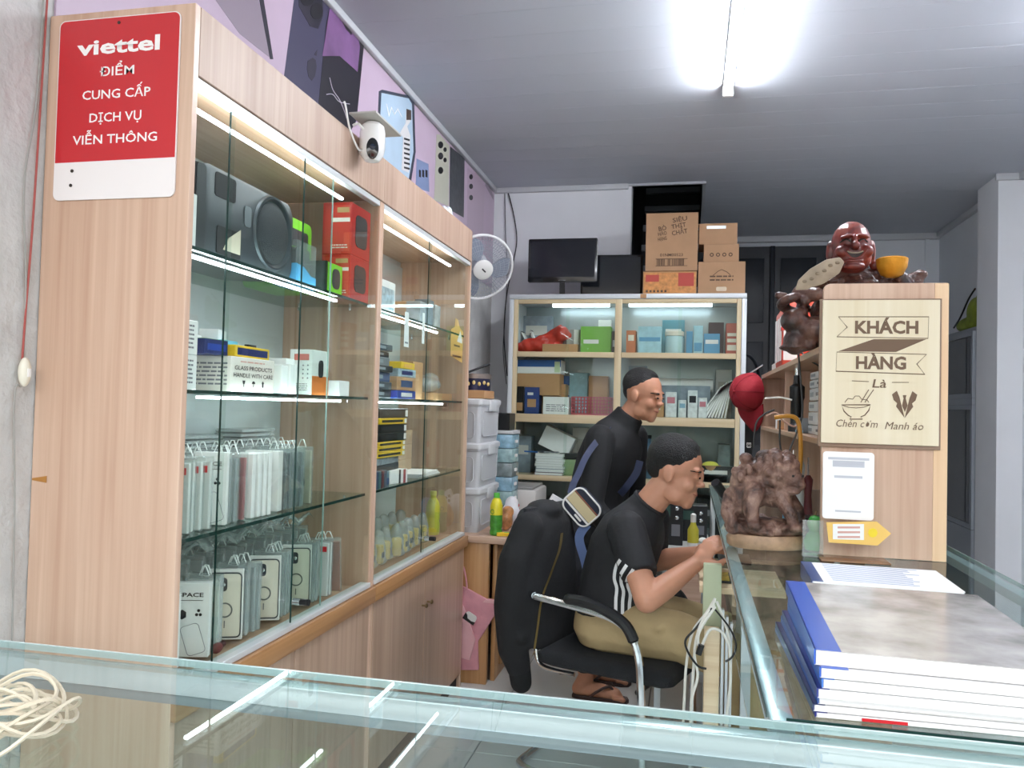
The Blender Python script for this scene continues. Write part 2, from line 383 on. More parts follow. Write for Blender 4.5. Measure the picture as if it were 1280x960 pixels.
# ================================================================ WALL DISPLAY CABINETS (left)
INNER = mat('cabinet_back_panel', '#c6cccd', .55)
def display_cabinet(label, y0, y1, panes, led2, first):
    t = thing('display_cabinet', label, 'cabinet', (-1.16, (y0+y1)/2, 0), world=True)
    if first:
        MB().box(-1.328, -.985, y0, y0+.018, 0, 2.066).build('end_panel', OAK, t, bev=.0012, seg=1)
    else:
        MB().box(-1.328, -.99, y0, y0+.018, .0, 1.925).build('divider_panel', OAK, t, bev=.0012, seg=1)
    MB().box(-1.328, -.99, y1-.018, y1, 0, 2.066 if not first else 1.925).build('end_panel' if not first else 'divider_panel', OAK, t, bev=.0012, seg=1)
    ya, yb = y0+.019, y1-.019
    MB().box(-1.326, -1.318, ya, yb, .69, 1.90).build('back_panel', INNER, t)
    MB().box(-1.327, -1.004, ya, yb, 1.925, 1.943).build('top_panel', OAKY, t)
    MB().box(-1.003, -.985, ya if first else y0+.001, yb if not first else y1, 1.925, 2.066).build('fascia', wood('oak_fascia', '#a98b77', '#bfa491', 'z', rough=.45, coat=.05), t, bev=.001, seg=1)
    MB().box(-1.012, -.99, ya, yb, 1.907, 1.924).build('upper_track', mat('white_track', '#d9dcdd', .35, .3), t, bev=.001, seg=1)
    MB().box(-1.327, -.988, ya, yb, .66, .682).build('base_board', OAKY, t)
    MB().box(-1.02, -.984, ya, yb, .683, .697).build('lower_track', mat('white_track'), t, bev=.001, seg=1)
    MB().box(-.987, -.972, ya-.018, yb+.018, .632, .681).build('edge_band', wood('oak_band', '#94683f', '#b4875c', 'y'), t, bev=.003)
    MB().box(-1.2, -1.005, ya, yb, 0, .06).build('plinth', BLACKM, t)
    ym = P(368, 815, x=-.99).y if first else P(530, 760, x=-.99).y
    for a, b, k in ((ya, ym-.002, 1), (ym+.002, yb, 0)):
        d = MB().box(-1.006, -.988, a, b, .062, .628).build('door', wood('oak_door', '#a2856f', '#bc9f8a', 'z', rough=.3, coat=.5), t, bev=.001, seg=1)
        kb = b-.03 if k else a+.03
        MB().lathe([(.004, 0), (.004, .012), (.009, .016), (.009, .022), (.003, .025)], (-.988, kb, .5), 12, axis=(1, 0, 0)).build('knob', mat('dull_brass', '#8d7a5c', .35, .9), d)
    for z in (1.587, 1.288, .98):
        s = MB().box(-1.315, -1.014, ya, yb, z-.008, z).build('shelf', clear('shelf_glass', '#eef5f2', .9), t)
        MB().box(-1.014, -1.012, ya, yb, z-.008, z).build('shelf_edge', GEDGE, s)
        for yy in (ya+.006, yb-.006):
            for xx in (-1.08, -1.26): MB().cyl((xx, yy, z-.02), (xx, yy, z-.009), .005, n=8).build('shelf_pin', CHROME, s)
    for k, (a, b) in enumerate(panes):
        x = -.996-.008*(k % 2)
        g = MB().box(x-.002, x+.002, a, b, .698, 1.906).build('sliding_pane', GLASS, t)
        for yy in (() if k == 0 else ((a, b) if k == 1 and first else (a,))):
            MB().box(x-.0021, x+.0021, yy-.0006, yy+.0006, .698, 1.906).build('pane_edge', GEDGE if not (first and yy == panes[1][1]) else GEDGEL, g)
    for z, x, a, b in led2:
        MB().box(x-.0045, x+.0045, a, b, z-.006, z).build('led_strip', LED, t)
    yl = panes[-1][0]+.006
    l = MB().cyl((-.992, yl, .752), (-.972, yl, .752), .009, n=14).build('lock', CHROME, t)
    MB().cyl((-.972, yl, .752), (-.948, yl, .752), .0085, n=14).build('lock_barrel', BLACK, l)
    return t
Y0, YD, Y1 = 1.42, 2.452, 3.553
e1, e2, e3, e4 = P(285, 450, x=-.99).y, P(376, 450, x=-.99).y, P(416, 430, x=-.99).y, P(537, 450, x=-.99).y
display_cabinet('tall oak display cabinet with the red sign on its end panel', Y0, YD,
                [(1.44, e1+.004), (e1, e3), (e2, 2.432)], [(1.885, -1.035, 1.46, 2.24), (1.574, -1.035, 1.46, 2.22), (1.276, -1.035, 1.55, 2.27)], True)
display_cabinet('oak display cabinet section beside the wall fan and grey bins', YD+.001, Y1,
                [(YD+.02, e4+.004), (e4, Y1-.02)], [(1.88, -1.035, 2.50, 3.36), (1.572, -1.035, 2.50, 3.2), (1.276, -1.035, 2.5, 3.3)], False)

# red sign on the end panel
sg = thing('shop_sign', 'red and white plate with white lettering on the oak end panel', 'sign', (-1.158, 1.419, 1.86), world=True)
cx, cz, hw, hh = -1.1575, 1.8615, .1425, .1885
F = frame((cx, 1.419, cz), RX, RZ)
MB().prism(rrect(hw*2, hh*2, .014), F, 0, .003).build('plate', mat('sign_white', '#ece6e4', .3, coat=.3), sg)
zr = .012
red = [(x, y) for x, y in rrect(hw*2-.004, hh*2-.004, .013) if y > 0]
zb = -.109
red = [(hw-.002, zb), *red, (-hw+.002, zb-.001)]
MB().prism(red, F, .003, .0034).build('red_field', mat('sign_red', '#c41f28', .3, coat=.4), sg)
WL = mat('sign_lettering', '#f3efec', .4)
for s, dy, h, w, b in (('viettel', .126, .030, .195, .03), ('ĐIỂM', .074, .0185, .081, .012), ('CUNG CẤP', .027, .0185, .160, .012), ('DỊCH VỤ', -.021, .0185, .122, .012), ('VIỄN THÔNG', -.066, .0185, .198, .012)):
    text(s, frame((cx, 1.4155, cz+dy), RX, RZ), h, WL, sg, bold=b, w=w)
for x, z in ((0, .175), (-.098, -.128), (-.1, -.158)):
    MB().cyl((cx+x, 1.4165, cz+z), (cx+x, 1.4145, cz+z), .0035, n=10).build('screw', mat('screw_dark', '#4b443f', .4, .8), sg)
MB().prism([(0, -.003), (.035, -.007), (.035, .007), (0, .001)], frame((-1.325, 1.4195, 1.096), RX, RZ), 0, .0006).build('amber_tape', mat('amber_tape', '#b07a3a', .5), bpy.data.objects['display_cabinet'])

# cord and inline switch on the plaster wall
sw = thing('inline_switch', 'white inline cord switch hanging on the plaster wall', 'switch', (-1.318, 1.375, 1.27), world=True)
ys = 1.378
MB().ell((-1.315, ys, 1.315), (.011, .013, .030)).build('switch_body', mat('aged_plastic', '#e4dfce', .4), sw)
MB().box(-1.306, -1.302, ys-.004, ys+.004, 1.305, 1.322).build('rocker', CARDW, sw, bev=.001)
MB().tube(bez([(-1.322, ys, 1.34), (-1.322, ys+.004, 1.45), (-1.322, ys+.012, 1.62), (-1.322, ys+.02, 1.9), (-1.322, ys+.028, 2.2), (-1.322, ys+.03, 2.35)]), .0022).build('red_cord', mat('red_cord', '#a8504a', .5), sw)
MB().tube(bez([(-1.322, ys+.002, 1.34), (-1.323, ys+.002, 1.5), (-1.323, ys-.012, 1.7), (-1.323, ys+.012, 1.9), (-1.323, ys+.02, 2.3)]), .0018).build('grey_cord', mat('grey_cord', '#9b9a95', .5), sw)
MB().tube(bez([(-1.322, ys, 1.285), (-1.322, ys-.015, 1.26), (-1.322, ys-.002, 1.0), (-1.322, ys+.01, .5)]), .0018).build('grey_cord', mat('grey_cord'), sw)

# security camera on the fascia
sc_ = thing('security_camera', 'white egg shaped security camera on a small bracket shelf', 'camera', (-.945, 2.232, 2.05), world=True)
MB().box(-.984, -.90, 2.16, 2.37, 2.108, 2.114).build('bracket_shelf', mat('bracket_grey', '#b9b5ae', .5), sc_, bev=.001)
MB().lathe([(.004, .107), (.024, .105), (.0345, .095), (.038, .075), (.038, .03), (.034, .008), (.022, -.008), (.004, -.013)], (-.94, 2.235, 1.999), 28).build('shell', mat('gloss_white', '#f2f0ee', .25, coat=.5), sc_)
fd = Vector((.40, -.9, 0)).normalized(); sd = Vector((-fd.y, fd.x, 0)); cc = Vector((-.94, 2.235, 2.018))
MB().prism([(x*.018, y*.031) for x, y in [(math.cos(t*.314), math.sin(t*.314)) for t in range(20)]], frame(cc+fd*.0305, sd, RZ), 0, .009).build('black_face', mat('gloss_black', '#0c0d10', .1, coat=.6), sc_, bev=.001)
MB().lathe([(.009, 0), (.009, .003), (.005, .005)], cc+fd*.0385+RZ*.004, 16, axis=fd).build('lens', mat('lens_blue', '#1b2233', .05), sc_)
MB().tube(bez([(-.984, 2.19, 2.085), (-.968, 2.192, 2.09), (-.957, 2.20, 2.078), (-.95, 2.21, 2.075)]), .004).build('arm', WHITE, sc_)
MB().tube(bez([(-.988, 2.135, 2.135), (-.983, 2.135, 2.12), (-.975, 2.15, 2.06), (-.965, 2.19, 2.015), (-.955, 2.21, 2.02)]), .003).build('cable', WHITE, sc_)

# printed mural on the wall above the cabinets
mu = thing('phone_poster', 'lilac printed poster of phones along the wall above the cabinets', 'poster', (-1.325, 3.3, 2.1), world=True)
MB().box(-1.329, -1.324, 1.43, 5.28, 2.07, 2.715).build('print_sheet', mat('poster_lilac', '#bfaabd', .4, var=.10, vscale=1.6), mu)
def onwall(pts, dx, col, name, key, h=.0006, **k):
    """flat print on the poster; pts are photo directions met with the wall plane"""
    q = [P(a, b, x=-1.322) for a, b in pts]
    MB().prism([(p.y, p.z) for p in q], frame((-1.324+dx, 0, 0), RY, RZ), 0, h).build(name, mat(key, col, .4, **k), mu)
PUR, NIGHT = 'poster_purple', 'poster_night'
onwall([(355, 100), (368, 0), (380, -90), (424, -90), (415, 30), (398, 140)], .0002, '#3d3a52', 'printed_phone', PUR)
onwall([(398, 135), (408, 30), (414, 2), (420, -2), (450, 42), (455, 58), (446, 150), (438, 165)], .0009, '#17141f', 'printed_phone', NIGHT)
onwall([(403, 70), (412, 12), (418, 4), (446, 42), (450, 58), (447, 90), (425, 70)], .0016, '#7a5684', 'printed_screen', 'poster_violet', var=.35, vscale=6)
onwall([(428, 21), (434, 26), (440, 40), (439, 44), (432, 36), (427, 26)], .0023, '#121018', 'printed_notch', 'poster_black')
onwall([(372, -30), (402, -30), (404, 20), (398, 36), (388, 33), (374, 8)], .0009, '#22202e', 'printed_camera_bump', 'poster_dark')
for a, b, r in ((384, -4, 9), (396, 14, 8)):
    onwall([(a+r*math.cos(t*.449), b+r*1.3*math.sin(t*.449)) for t in range(14)], .0016, '#0d0d14', 'printed_lens', 'poster_lens')
ap = [(391, 72), (395, 75), (396, 84), (394, 95), (390, 101), (386, 96), (384, 86), (385, 76), (388, 74)]
onwall(ap, .0009, '#211e2c', 'printed_fruit_mark', 'poster_dark')
onwall([(393, 68), (397, 62), (396, 70)], .0009, '#211e2c', 'printed_fruit_leaf', 'poster_dark')
for c in ([(412, 97), (416, 112), (424, 124), (430, 138), (433, 148)], [(408, 118), (416, 118), (424, 127), (437, 130)]):
    q = bez([P(a, b, x=-1.322) for a, b in c], 5); q = [Vector((-1.3218, p.y, p.z)) for p in q]
    MB().tube(q, .0015, 5).build('printed_curve', mat('poster_line', '#cfc6d4', .5), mu)
onwall([(256, -20), (320, -20), (338, 72), (300, 42)], .0002, '#8d7f8c', 'printed_phone', 'poster_mauve')
onwall([(320, -25), (326, -25), (342, 74), (338, 74)], .0006, '#3a3644', 'printed_phone_edge', 'poster_dark')
onwall([(474, 114), (478, 112), (514, 120), (518, 128), (520, 190), (514, 228), (470, 210)], .0002, '#39404f', 'printed_phone_edge', 'poster_slate')
onwall([(477, 116), (511, 123), (515, 130), (517, 190), (511, 224), (473, 206)], .0009, '#aec4d6', 'printed_screen', 'poster_paleblue', var=.06)
onwall([(508, 138), (513, 140), (513, 152), (509, 158), (513, 170), (511, 216), (502, 212), (504, 172), (500, 166), (507, 154)], .0016, '#d8d6d6', 'printed_figure', 'poster_shirt')
onwall([(508, 136), (514, 138), (514, 150), (508, 150)], .0023, '#4a3a33', 'printed_figure_head', 'poster_brown')
for k in range(7):
    onwall([(505, 172+k*6), (512, 174+k*6), (512, 176.5+k*6), (505, 174.5+k*6)], .0023, '#2b2b33', 'printed_stripe', 'poster_black')
q = [P(a, b, x=-1.322) for a, b in ((483, 130), (486, 145), (489, 134), (493, 143), (497, 136), (502, 146))]
MB().tube([Vector((-1.3218, p.y, p.z)) for p in q], .003, 5).build('printed_script', mat('poster_script', '#f0f3f6', .5), mu)
onwall([(521, 198), (536, 205), (537, 240), (520, 235)], .0002, '#7f8fb4', 'printed_phone', 'poster_bluephone')
for k in range(3): onwall([(524+k*4, 212), (526.5+k*4, 213), (526.5+k*4, 222), (524+k*4, 221)], .0009, '#1b1c24', 'printed_lens', 'poster_lens')
onwall([(546, 168), (550, 168), (562, 182), (561, 258), (543, 250)], .0002, '#b9b8a8', 'printed_phone', 'poster_sage')
for b, r in ((181, 4.5), (195, 4.5), (213, 4.5)):
    onwall([(551+r*.7*math.cos(t*.52), b+r*math.sin(t*.52)) for t in range(12)], .0009, '#15151b', 'printed_lens', 'poster_lens')
for b, r in ((187, 3), (200, 3)):
    onwall([(556.5+r*.7*math.cos(t*.52), b+r*math.sin(t*.52)) for t in range(12)], .0009, '#15151b', 'printed_lens', 'poster_lens')
onwall([(563, 183), (581, 198), (580, 272), (562, 262)], .0002, '#3c4044', 'printed_phone', 'poster_graphite', var=.4, vscale=30)
onwall([(585, 210), (606, 232), (604, 300), (584, 288)], .0002, '#b7a3b4', 'printed_phone', 'poster_pink')
for b, r in ((221, 3.4), (233, 3.4), (247, 3.4)):
    onwall([(589+r*.7*math.cos(t*.52), b+r*math.sin(t*.52)) for t in range(12)], .0009, '#15151b', 'printed_lens', 'poster_lens')
onwall([(608, 222), (617, 245), (617, 250), (607, 232)], .0002, '#8f8a98', 'printed_shape', 'poster_mauve')
tp = thing('tissue_pack', 'crumpled white plastic pack lying on top of the far display cabinet', 'plastic pack', (-1.06, 3.36, 2.0665), rz=.3)
m_ = MB(); m_.ell((0, 0, .028), (.035, .06, .028)).ell((.01, .03, .05), (.02, .03, .03)).ell((-.01, -.02, .045), (.02, .035, .025))
remesh(m_, .006, 2, 'wrapper', mat('milky_plastic', '#dfe6ea', .3), tp)
# ================================================================ SHELF GOODS
def fframe(size, face):
    dx, dy, dz = size
    return {'x+': frame((dx/2, 0, dz/2), RY, RZ), 'y-': frame((0, -dy/2, dz/2), RX, RZ), 'z+': frame((0, 0, dz), RX, RY), 'x-': frame((-dx/2, 0, dz/2), -RY, RZ)}[face]
def fdim(size, face):
    dx, dy, dz = size
    return {'x+': (dy, dz), 'x-': (dy, dz), 'y-': (dx, dz), 'z+': (dx, dy)}[face]
def carton(name, label, cat, at, size, m, rz=0, prints=(), texts=(), group=None, flap=None, tilt=None):
    """a printed box; at = base centre; prints (face,u0,u1,v0,v1,material) in fractions; texts (face,u,v,string,cap height fraction,material,width fraction,bold)"""
    t = thing(name, label, cat, at, rz, group, rot=tilt)
    dx, dy, dz = size
    bev = min(.0016, min(size)*.12)
    MB().box(-dx/2, dx/2, -dy/2, dy/2, 0, dz).build('body', m, t, bev=bev, seg=1)
    lay = {}
    for f, u0, u1, v0, v1, pm in prints:
        F = fframe(size, f); w, h = fdim(size, f); k = lay.get(f, 0); lay[f] = k+1
        F = F @ Matrix.Translation((0, 0, .0002+.0003*k))
        MB().prism([((u0-.5)*w, (v0-.5)*h), ((u1-.5)*w, (v0-.5)*h), ((u1-.5)*w, (v1-.5)*h), ((u0-.5)*w, (v1-.5)*h)], F, -.0003, .0003).build('printed_panel', pm, t)
    for tx in texts:
        f, u, v, s, hf, tm = tx[:6]; wf = tx[6] if len(tx) > 6 else None; bo = tx[7] if len(tx) > 7 else 0; sh = tx[8] if len(tx) > 8 else 0
        F = fframe(size, f); w, h = fdim(size, f)
        F = F @ Matrix.Translation(((u-.5)*w, (v-.5)*h, .0007+.0003*lay.get(f, 0)))
        text(s, F, hf*h, tm, t, bold=bo, w=wf*w if wf else None, shear=sh)
    if flap:
        F = fframe(size, 'z+'); MB().box(-dx/2, dx/2, -.0015, .0015, dz, dz+.0008).build('flap_seam', flap, t)
    return t
def fineprint(t, size, face, u0, u1, v0, v1, rows, m, seed=1):
    """rows of small dashes standing for small print"""
    F = fframe(size, face); w, h = fdim(size, face); r = random.Random(seed); mb = MB()
    for k in range(rows):
        v = v1-(v1-v0)*(k+.5)/rows; hh = (v1-v0)/rows*.42*h/2; u = u0
        while u < u1-.02:
            L = r.uniform(.04, .14)*(u1-u0)*2
            L = min(L, u1-u)
            mb.prism([((u-.5)*w, (v-.5)*h-hh), ((u+L-.5)*w, (v-.5)*h-hh), ((u+L-.5)*w, (v-.5)*h+hh), ((u-.5)*w, (v-.5)*h+hh)], F, .0002, .0007)
            u += L+.04*(u1-u0)
    mb.build('fine_print', m, t)
LIME = mat('lime_plastic', '#7ac92b', .4); SKYB = mat('sky_blue_card', '#5aa7d8', .4); DGREY = mat('dark_grey_plastic', '#33373c', .5)
ORANGE = mat('orange_card', '#e8803a', .45); YELLOW = mat('yellow_card', '#e8c02a', .45); NAVY = mat('navy_card', '#1f2a63', .45)
CREAM = mat('cream_card', '#e6dccb', .55); CARTONL = mat('off_white_carton', '#e9e1d8', .6); RED2 = mat('red_box', '#c2322c', .3, coat=.4); KRAFT = mat('kraft', '#b98d62', .7)
Z1, Z2, Z3, Z4 = 1.5875, 1.2885, .9805, .6975
# ---- top shelf
carton('white_box', 'tall white box at the left end of the top shelf of the near cabinet', 'box', (-1.15, 1.475, Z1), (.24, .05, .19), CARDW)
carton('white_box', 'small white box with a gold sticker beside the black speaker', 'box', (-1.055, 1.485, Z1), (.05, .06, .115), PAPER, prints=[('x+', .35, .75, .72, .9, mat('gold_sticker', '#d8b765', .4))])
sp = thing('speaker', 'big black loudspeaker with a round grille on the top shelf', 'speaker', (-1.15, 1.775, Z1), world=True)
bod = [Vector((x, y, z)) for x, y, z in ()]
def rr3(x, y0, y1, z0, z1, r):
    return [Vector((x, (y0+y1)/2+a, (z0+z1)/2+b)) for a, b in rrect(y1-y0, z1-z0, r)]
MB().loft([rr3(-1.24, 1.62, 1.98, Z1+.004, 1.775, .03), rr3(-1.09, 1.575, 2.0, Z1, 1.80, .03), rr3(-1.068, 1.575, 2.0, Z1, 1.80, .035), rr3(-1.06, 1.585, 1.99, Z1+.008, 1.79, .035)]).build('cabinet', mat('speaker_black', '#34393e', .45), sp, smooth=50)
gc = (-1.0595, 1.885, 1.70)
MB().lathe([(.080, 0), (.088, .006), (.094, .006), (.097, 0)], gc, 40, axis=RX, cap=False).build('grille_ring', mat('gun_metal', '#4a5055', .3, .5), sp)
MB().lathe([(.079, .001), (.06, .010), (.02, .014), (.001, .0145)], gc, 40, axis=RX).build('grille', mat('grille_mesh', '#2c3136', .6, bump=.6, bscale=500), sp)
MB().prism(rrect(.085, .055, .008), frame((-1.0605, 1.665, 1.76), RY, RZ), -.004, .002).build('handle_recess', BLACKM, sp)
MB().prism(rrect(.10, .065, .008), frame((-1.0605, 1.685, 1.635), RY, RZ), -.004, .002).build('port_recess', BLACKM, sp)
MB().prism([(-.02, -.03), (.05, -.03), (.05, .03), (.0, .0)], frame((-1.058, 1.68, 1.645), RY, RZ), 0, .002).build('cream_flap', mat('cream_plastic', '#c9bda9', .5), sp)
MB().prism(rrect(.03, .05, .008), frame((-1.0595, 1.762, 1.715), RY, RZ), 0, .002).build('badge', mat('badge_silver', '#9aa0a5', .3, .7), sp)
MB().loft([rr3(-1.10, 1.545, 1.578, Z1+.002, 1.80, .012), rr3(-1.05, 1.540, 1.575, Z1+.002, 1.785, .012)]).build('side_wing', mat('speaker_dark', '#202428', .5), sp, smooth=50)
lm = thing('lime_speaker', 'lime green speaker frame behind the blue tray on the top shelf', 'speaker', (-1.18, 2.13, Z1), world=True)
MB().loft([rr3(-1.23, 2.03, 2.24, Z1, 1.80, .02), rr3(-1.13, 2.03, 2.24, Z1, 1.80, .02)]).build('shell', LIME, lm, smooth=50)
MB().prism(rrect(.13, .05, .01), frame((-1.131, 2.15, 1.745), RY, RZ), 0, .003).build('window', DGREY, lm)
MB().prism(rrect(.19, .09, .01), frame((-1.131, 2.135, 1.645), RY, RZ), 0, .003).build('lower_panel', mat('maroon_panel', '#6a3a3a', .5), lm)
bt = thing('boxed_speaker', 'black speaker in a blue tray with clear cover on the top shelf', 'speaker', (-1.085, 2.065, Z1), world=True)
MB().prism([(-.055, 0), (.062, 0), (.062, .034), (.03, .036), (-.01, .055), (-.055, .06)], frame((-1.055, 2.065, Z1), RY, RZ), -.07, 0).build('tray', SKYB, bt)
MB().loft([rr3(-1.118, 2.018, 2.10, Z1+.01, 1.70, .012), rr3(-1.062, 2.018, 2.10, Z1+.036, 1.695, .012)]).build('speaker_body', DGREY, bt, smooth=50)
MB().box(-1.124, -1.056, 2.011, 2.126, Z1+.03, 1.712).build('clear_cover', SLEEVE, bt)
lb = carton('speaker_box', 'small box with a lime speaker beside the red boxes', 'box', (-1.075, 2.215, Z1), (.07, .115, .093), LIME, prints=[('y-', .0, 1, 0, 1, mat('dark_photo', '#3c4540', .4, var=.5, vscale=40)), ('x+', .0, .10, 0, 1, BLACK)])
MB().prism(rrect(.052, .06, .02), frame((.0352, .012, .049), RY, RZ), 0, .002).build('speaker_oval', DGREY, lb)
for z, h, lab in ((Z1, .135, 'lower'), (Z1+.1355, .16, 'upper')):
    rb = carton('red_box', f'{lab} of the two shrink wrapped red speaker boxes on the top shelf', 'box', (-1.067, 2.355, z), (.095, .148, h), RED2,
                prints=[('y-', .08, .95, .06, .94, mat('red_print2', '#cf4a3f', .3)), ('y-', .3, .95, .62, .70, CARDW), ('y-', .5, .92, .80, .90, mat('tan_print', '#b79a6a', .5)), ('x+', .05, .95, .04, .97, mat('red_print3', '#b5302c', .3))], group='red speaker boxes')
    MB().prism(rrect(.088, h*.62, .02), frame((.048, .0, h*.5), RY, RZ), 0, .002).build('printed_speaker', mat('speaker_photo', '#3f3a3b', .4), rb)
    fineprint(rb, (.095, .148, h), 'y-', .3, .9, .10, .2, 2, CARDW, 4)
# ---- second shelf
for k in range(2):
    w = carton('white_box', ['lower white gadget box with small icons at the left of the second shelf', 'upper white gadget box with small icons at the left of the second shelf'][k], 'box', (-1.085, 1.50, Z2+k*.0745), (.09, .10, .074), PAPER)
    fineprint(w, (.09, .10, .074), 'x+', .3, .85, .15, .9, 6, GREYINK, k); fineprint(w, (.09, .10, .074), 'y-', .3, .85, .15, .9, 5, GREYINK, k+9)
gp = carton('carton', 'white carton printed with a fragile glass warning on the second shelf', 'box', (-1.14, 1.79, Z2), (.19, .20, .083), CARTONL,
            texts=[('x+', .5, .68, 'GLASS PRODUCTS', .12, INK, .86, .01), ('x+', .5, .47, 'HANDLE WITH CARE', .12, INK, .9, .01)])
fineprint(gp, (.19, .20, .083), 'x+', .2, .75, .82, .92, 1, mat('pale_red_ink', '#d8a79c', .6), 6)
fineprint(gp, (.19, .20, .083), 'y-', .5, .95, .15, .85, 6, GREYINK, 3)
for k, u in enumerate((.28, .5, .72)):
    F = fframe((.19, .20, .083), 'x+') @ Matrix.Translation(((u-.5)*.2, -.021, .0006))
    gl = [[(-.006, .007), (.006, .007), (.004, .0), (.001, -.002), (.001, -.007), (.004, -.008), (-.004, -.008), (-.001, -.007), (-.001, -.002), (-.004, 0)],
          [(-.008, .0), (-.005, .005), (0, .007), (.005, .005), (.008, 0), (.001, 0), (.001, -.008), (-.001, -.008), (-.001, 0)],
          [(-.003, -.008), (.003, -.008), (.003, .002), (.006, .002), (0, .008), (-.006, .002), (-.003, .002)]][k]
    MB().prism(gl, F, 0, .0004).build('handling_mark', INK, gp)
zc = Z2+.0835
carton('film_box', 'navy and yellow flat box lying on the fragile glass carton', 'box', (-1.09, 1.80, zc), (.07, .17, .028), YELLOW, rz=.04, prints=[('x+', .06, .94, .18, .8, NAVY)])
carton('film_box', 'small navy box with a green top on the fragile glass carton', 'box', (-1.10, 1.655, zc), (.08, .085, .034), NAVY, rz=-.05, prints=[('z+', 0, 1, 0, 1, mat('green_card', '#5aa04a', .5)), ('x+', .1, .9, .25, .7, BLUEP)])
carton('white_box', 'white lidded box behind the flat boxes on the second shelf', 'box', (-1.22, 1.72, zc), (.08, .12, .055), PAPER, rz=.1)
carton('white_box', 'white tilted pack standing behind the navy and yellow box', 'box', (-1.20, 1.85, zc), (.05, .07, .075), PAPER, rz=.3)
carton('blue_box', 'light blue flat box on top behind the navy and yellow box', 'box', (-1.155, 1.82, zc+.0005), (.05, .075, .045), mat('light_blue_card', '#6fbcdc', .45), rz=.05)
mb = thing('black_bracket', 'black angled plastic bracket beside the light blue box', 'bracket', (-1.095, 1.925, Z2), world=True)
MB().prism([(-.03, 0), (.035, 0), (.035, .105), (.02, .105), (.02, .115), (0, .115), (0, .125), (-.04, .125), (-.04, .115), (-.012, .112), (-.012, .10), (-.03, .10)], frame((-1.13, 1.925, Z2), RY, RZ), 0, .012).build('bracket_body', BLACK, mb, bev=.001)
for k, (y, w, h, dx) in enumerate(((1.955, .035, .075, 0), (1.995, .036, .080, .004), (2.04, .05, .098, -.03))):
    v = carton('adapter_box', ['slim white adapter box nearest the fragile glass carton', 'slim white adapter box between two white boxes', 'wider white adapter box with a black corner mark'][k], 'box', (-1.085+dx, y, Z2), (.07, w, h), PAPER)
    if k == 2: MB().box(.035, .0358, -.012, .008, .062, .08).build('printed_mark', INK, v)
wb = carton('camera_box', 'tall white and orange box with rows of icons on the second shelf', 'box', (-1.075, 2.145, Z2), (.07, .105, .128), PAPER, prints=[('x+', 0, 1, 0, .42, ORANGE), ('y-', .2, .85, .76, .9, mat('pale_red', '#d9776a', .5))])
MB().prism(rrect(.03, .05, .012), frame((.0356, .0, .075), RY, RZ), 0, .001).build('printed_camera', INK, wb)
for r in range(4):
    for c in range(4):
        MB().prism([(math.cos(t)*.0025, math.sin(t)*.0025) for t in (0, 1.05, 2.1, 3.14, 4.2, 5.2)], frame((-.022+c*.0145, -.0528, .083-r*.012), RX, RZ), 0, .0005).build('icon', GREYINK, wb)
fineprint(wb, (.07, .105, .128), 'y-', .15, .8, .08, .26, 4, GREYINK, 8)
carton('white_box', 'little white cube box at the right end of the second shelf', 'box', (-1.065, 2.305, Z2), (.055, .075, .047), PAPER)

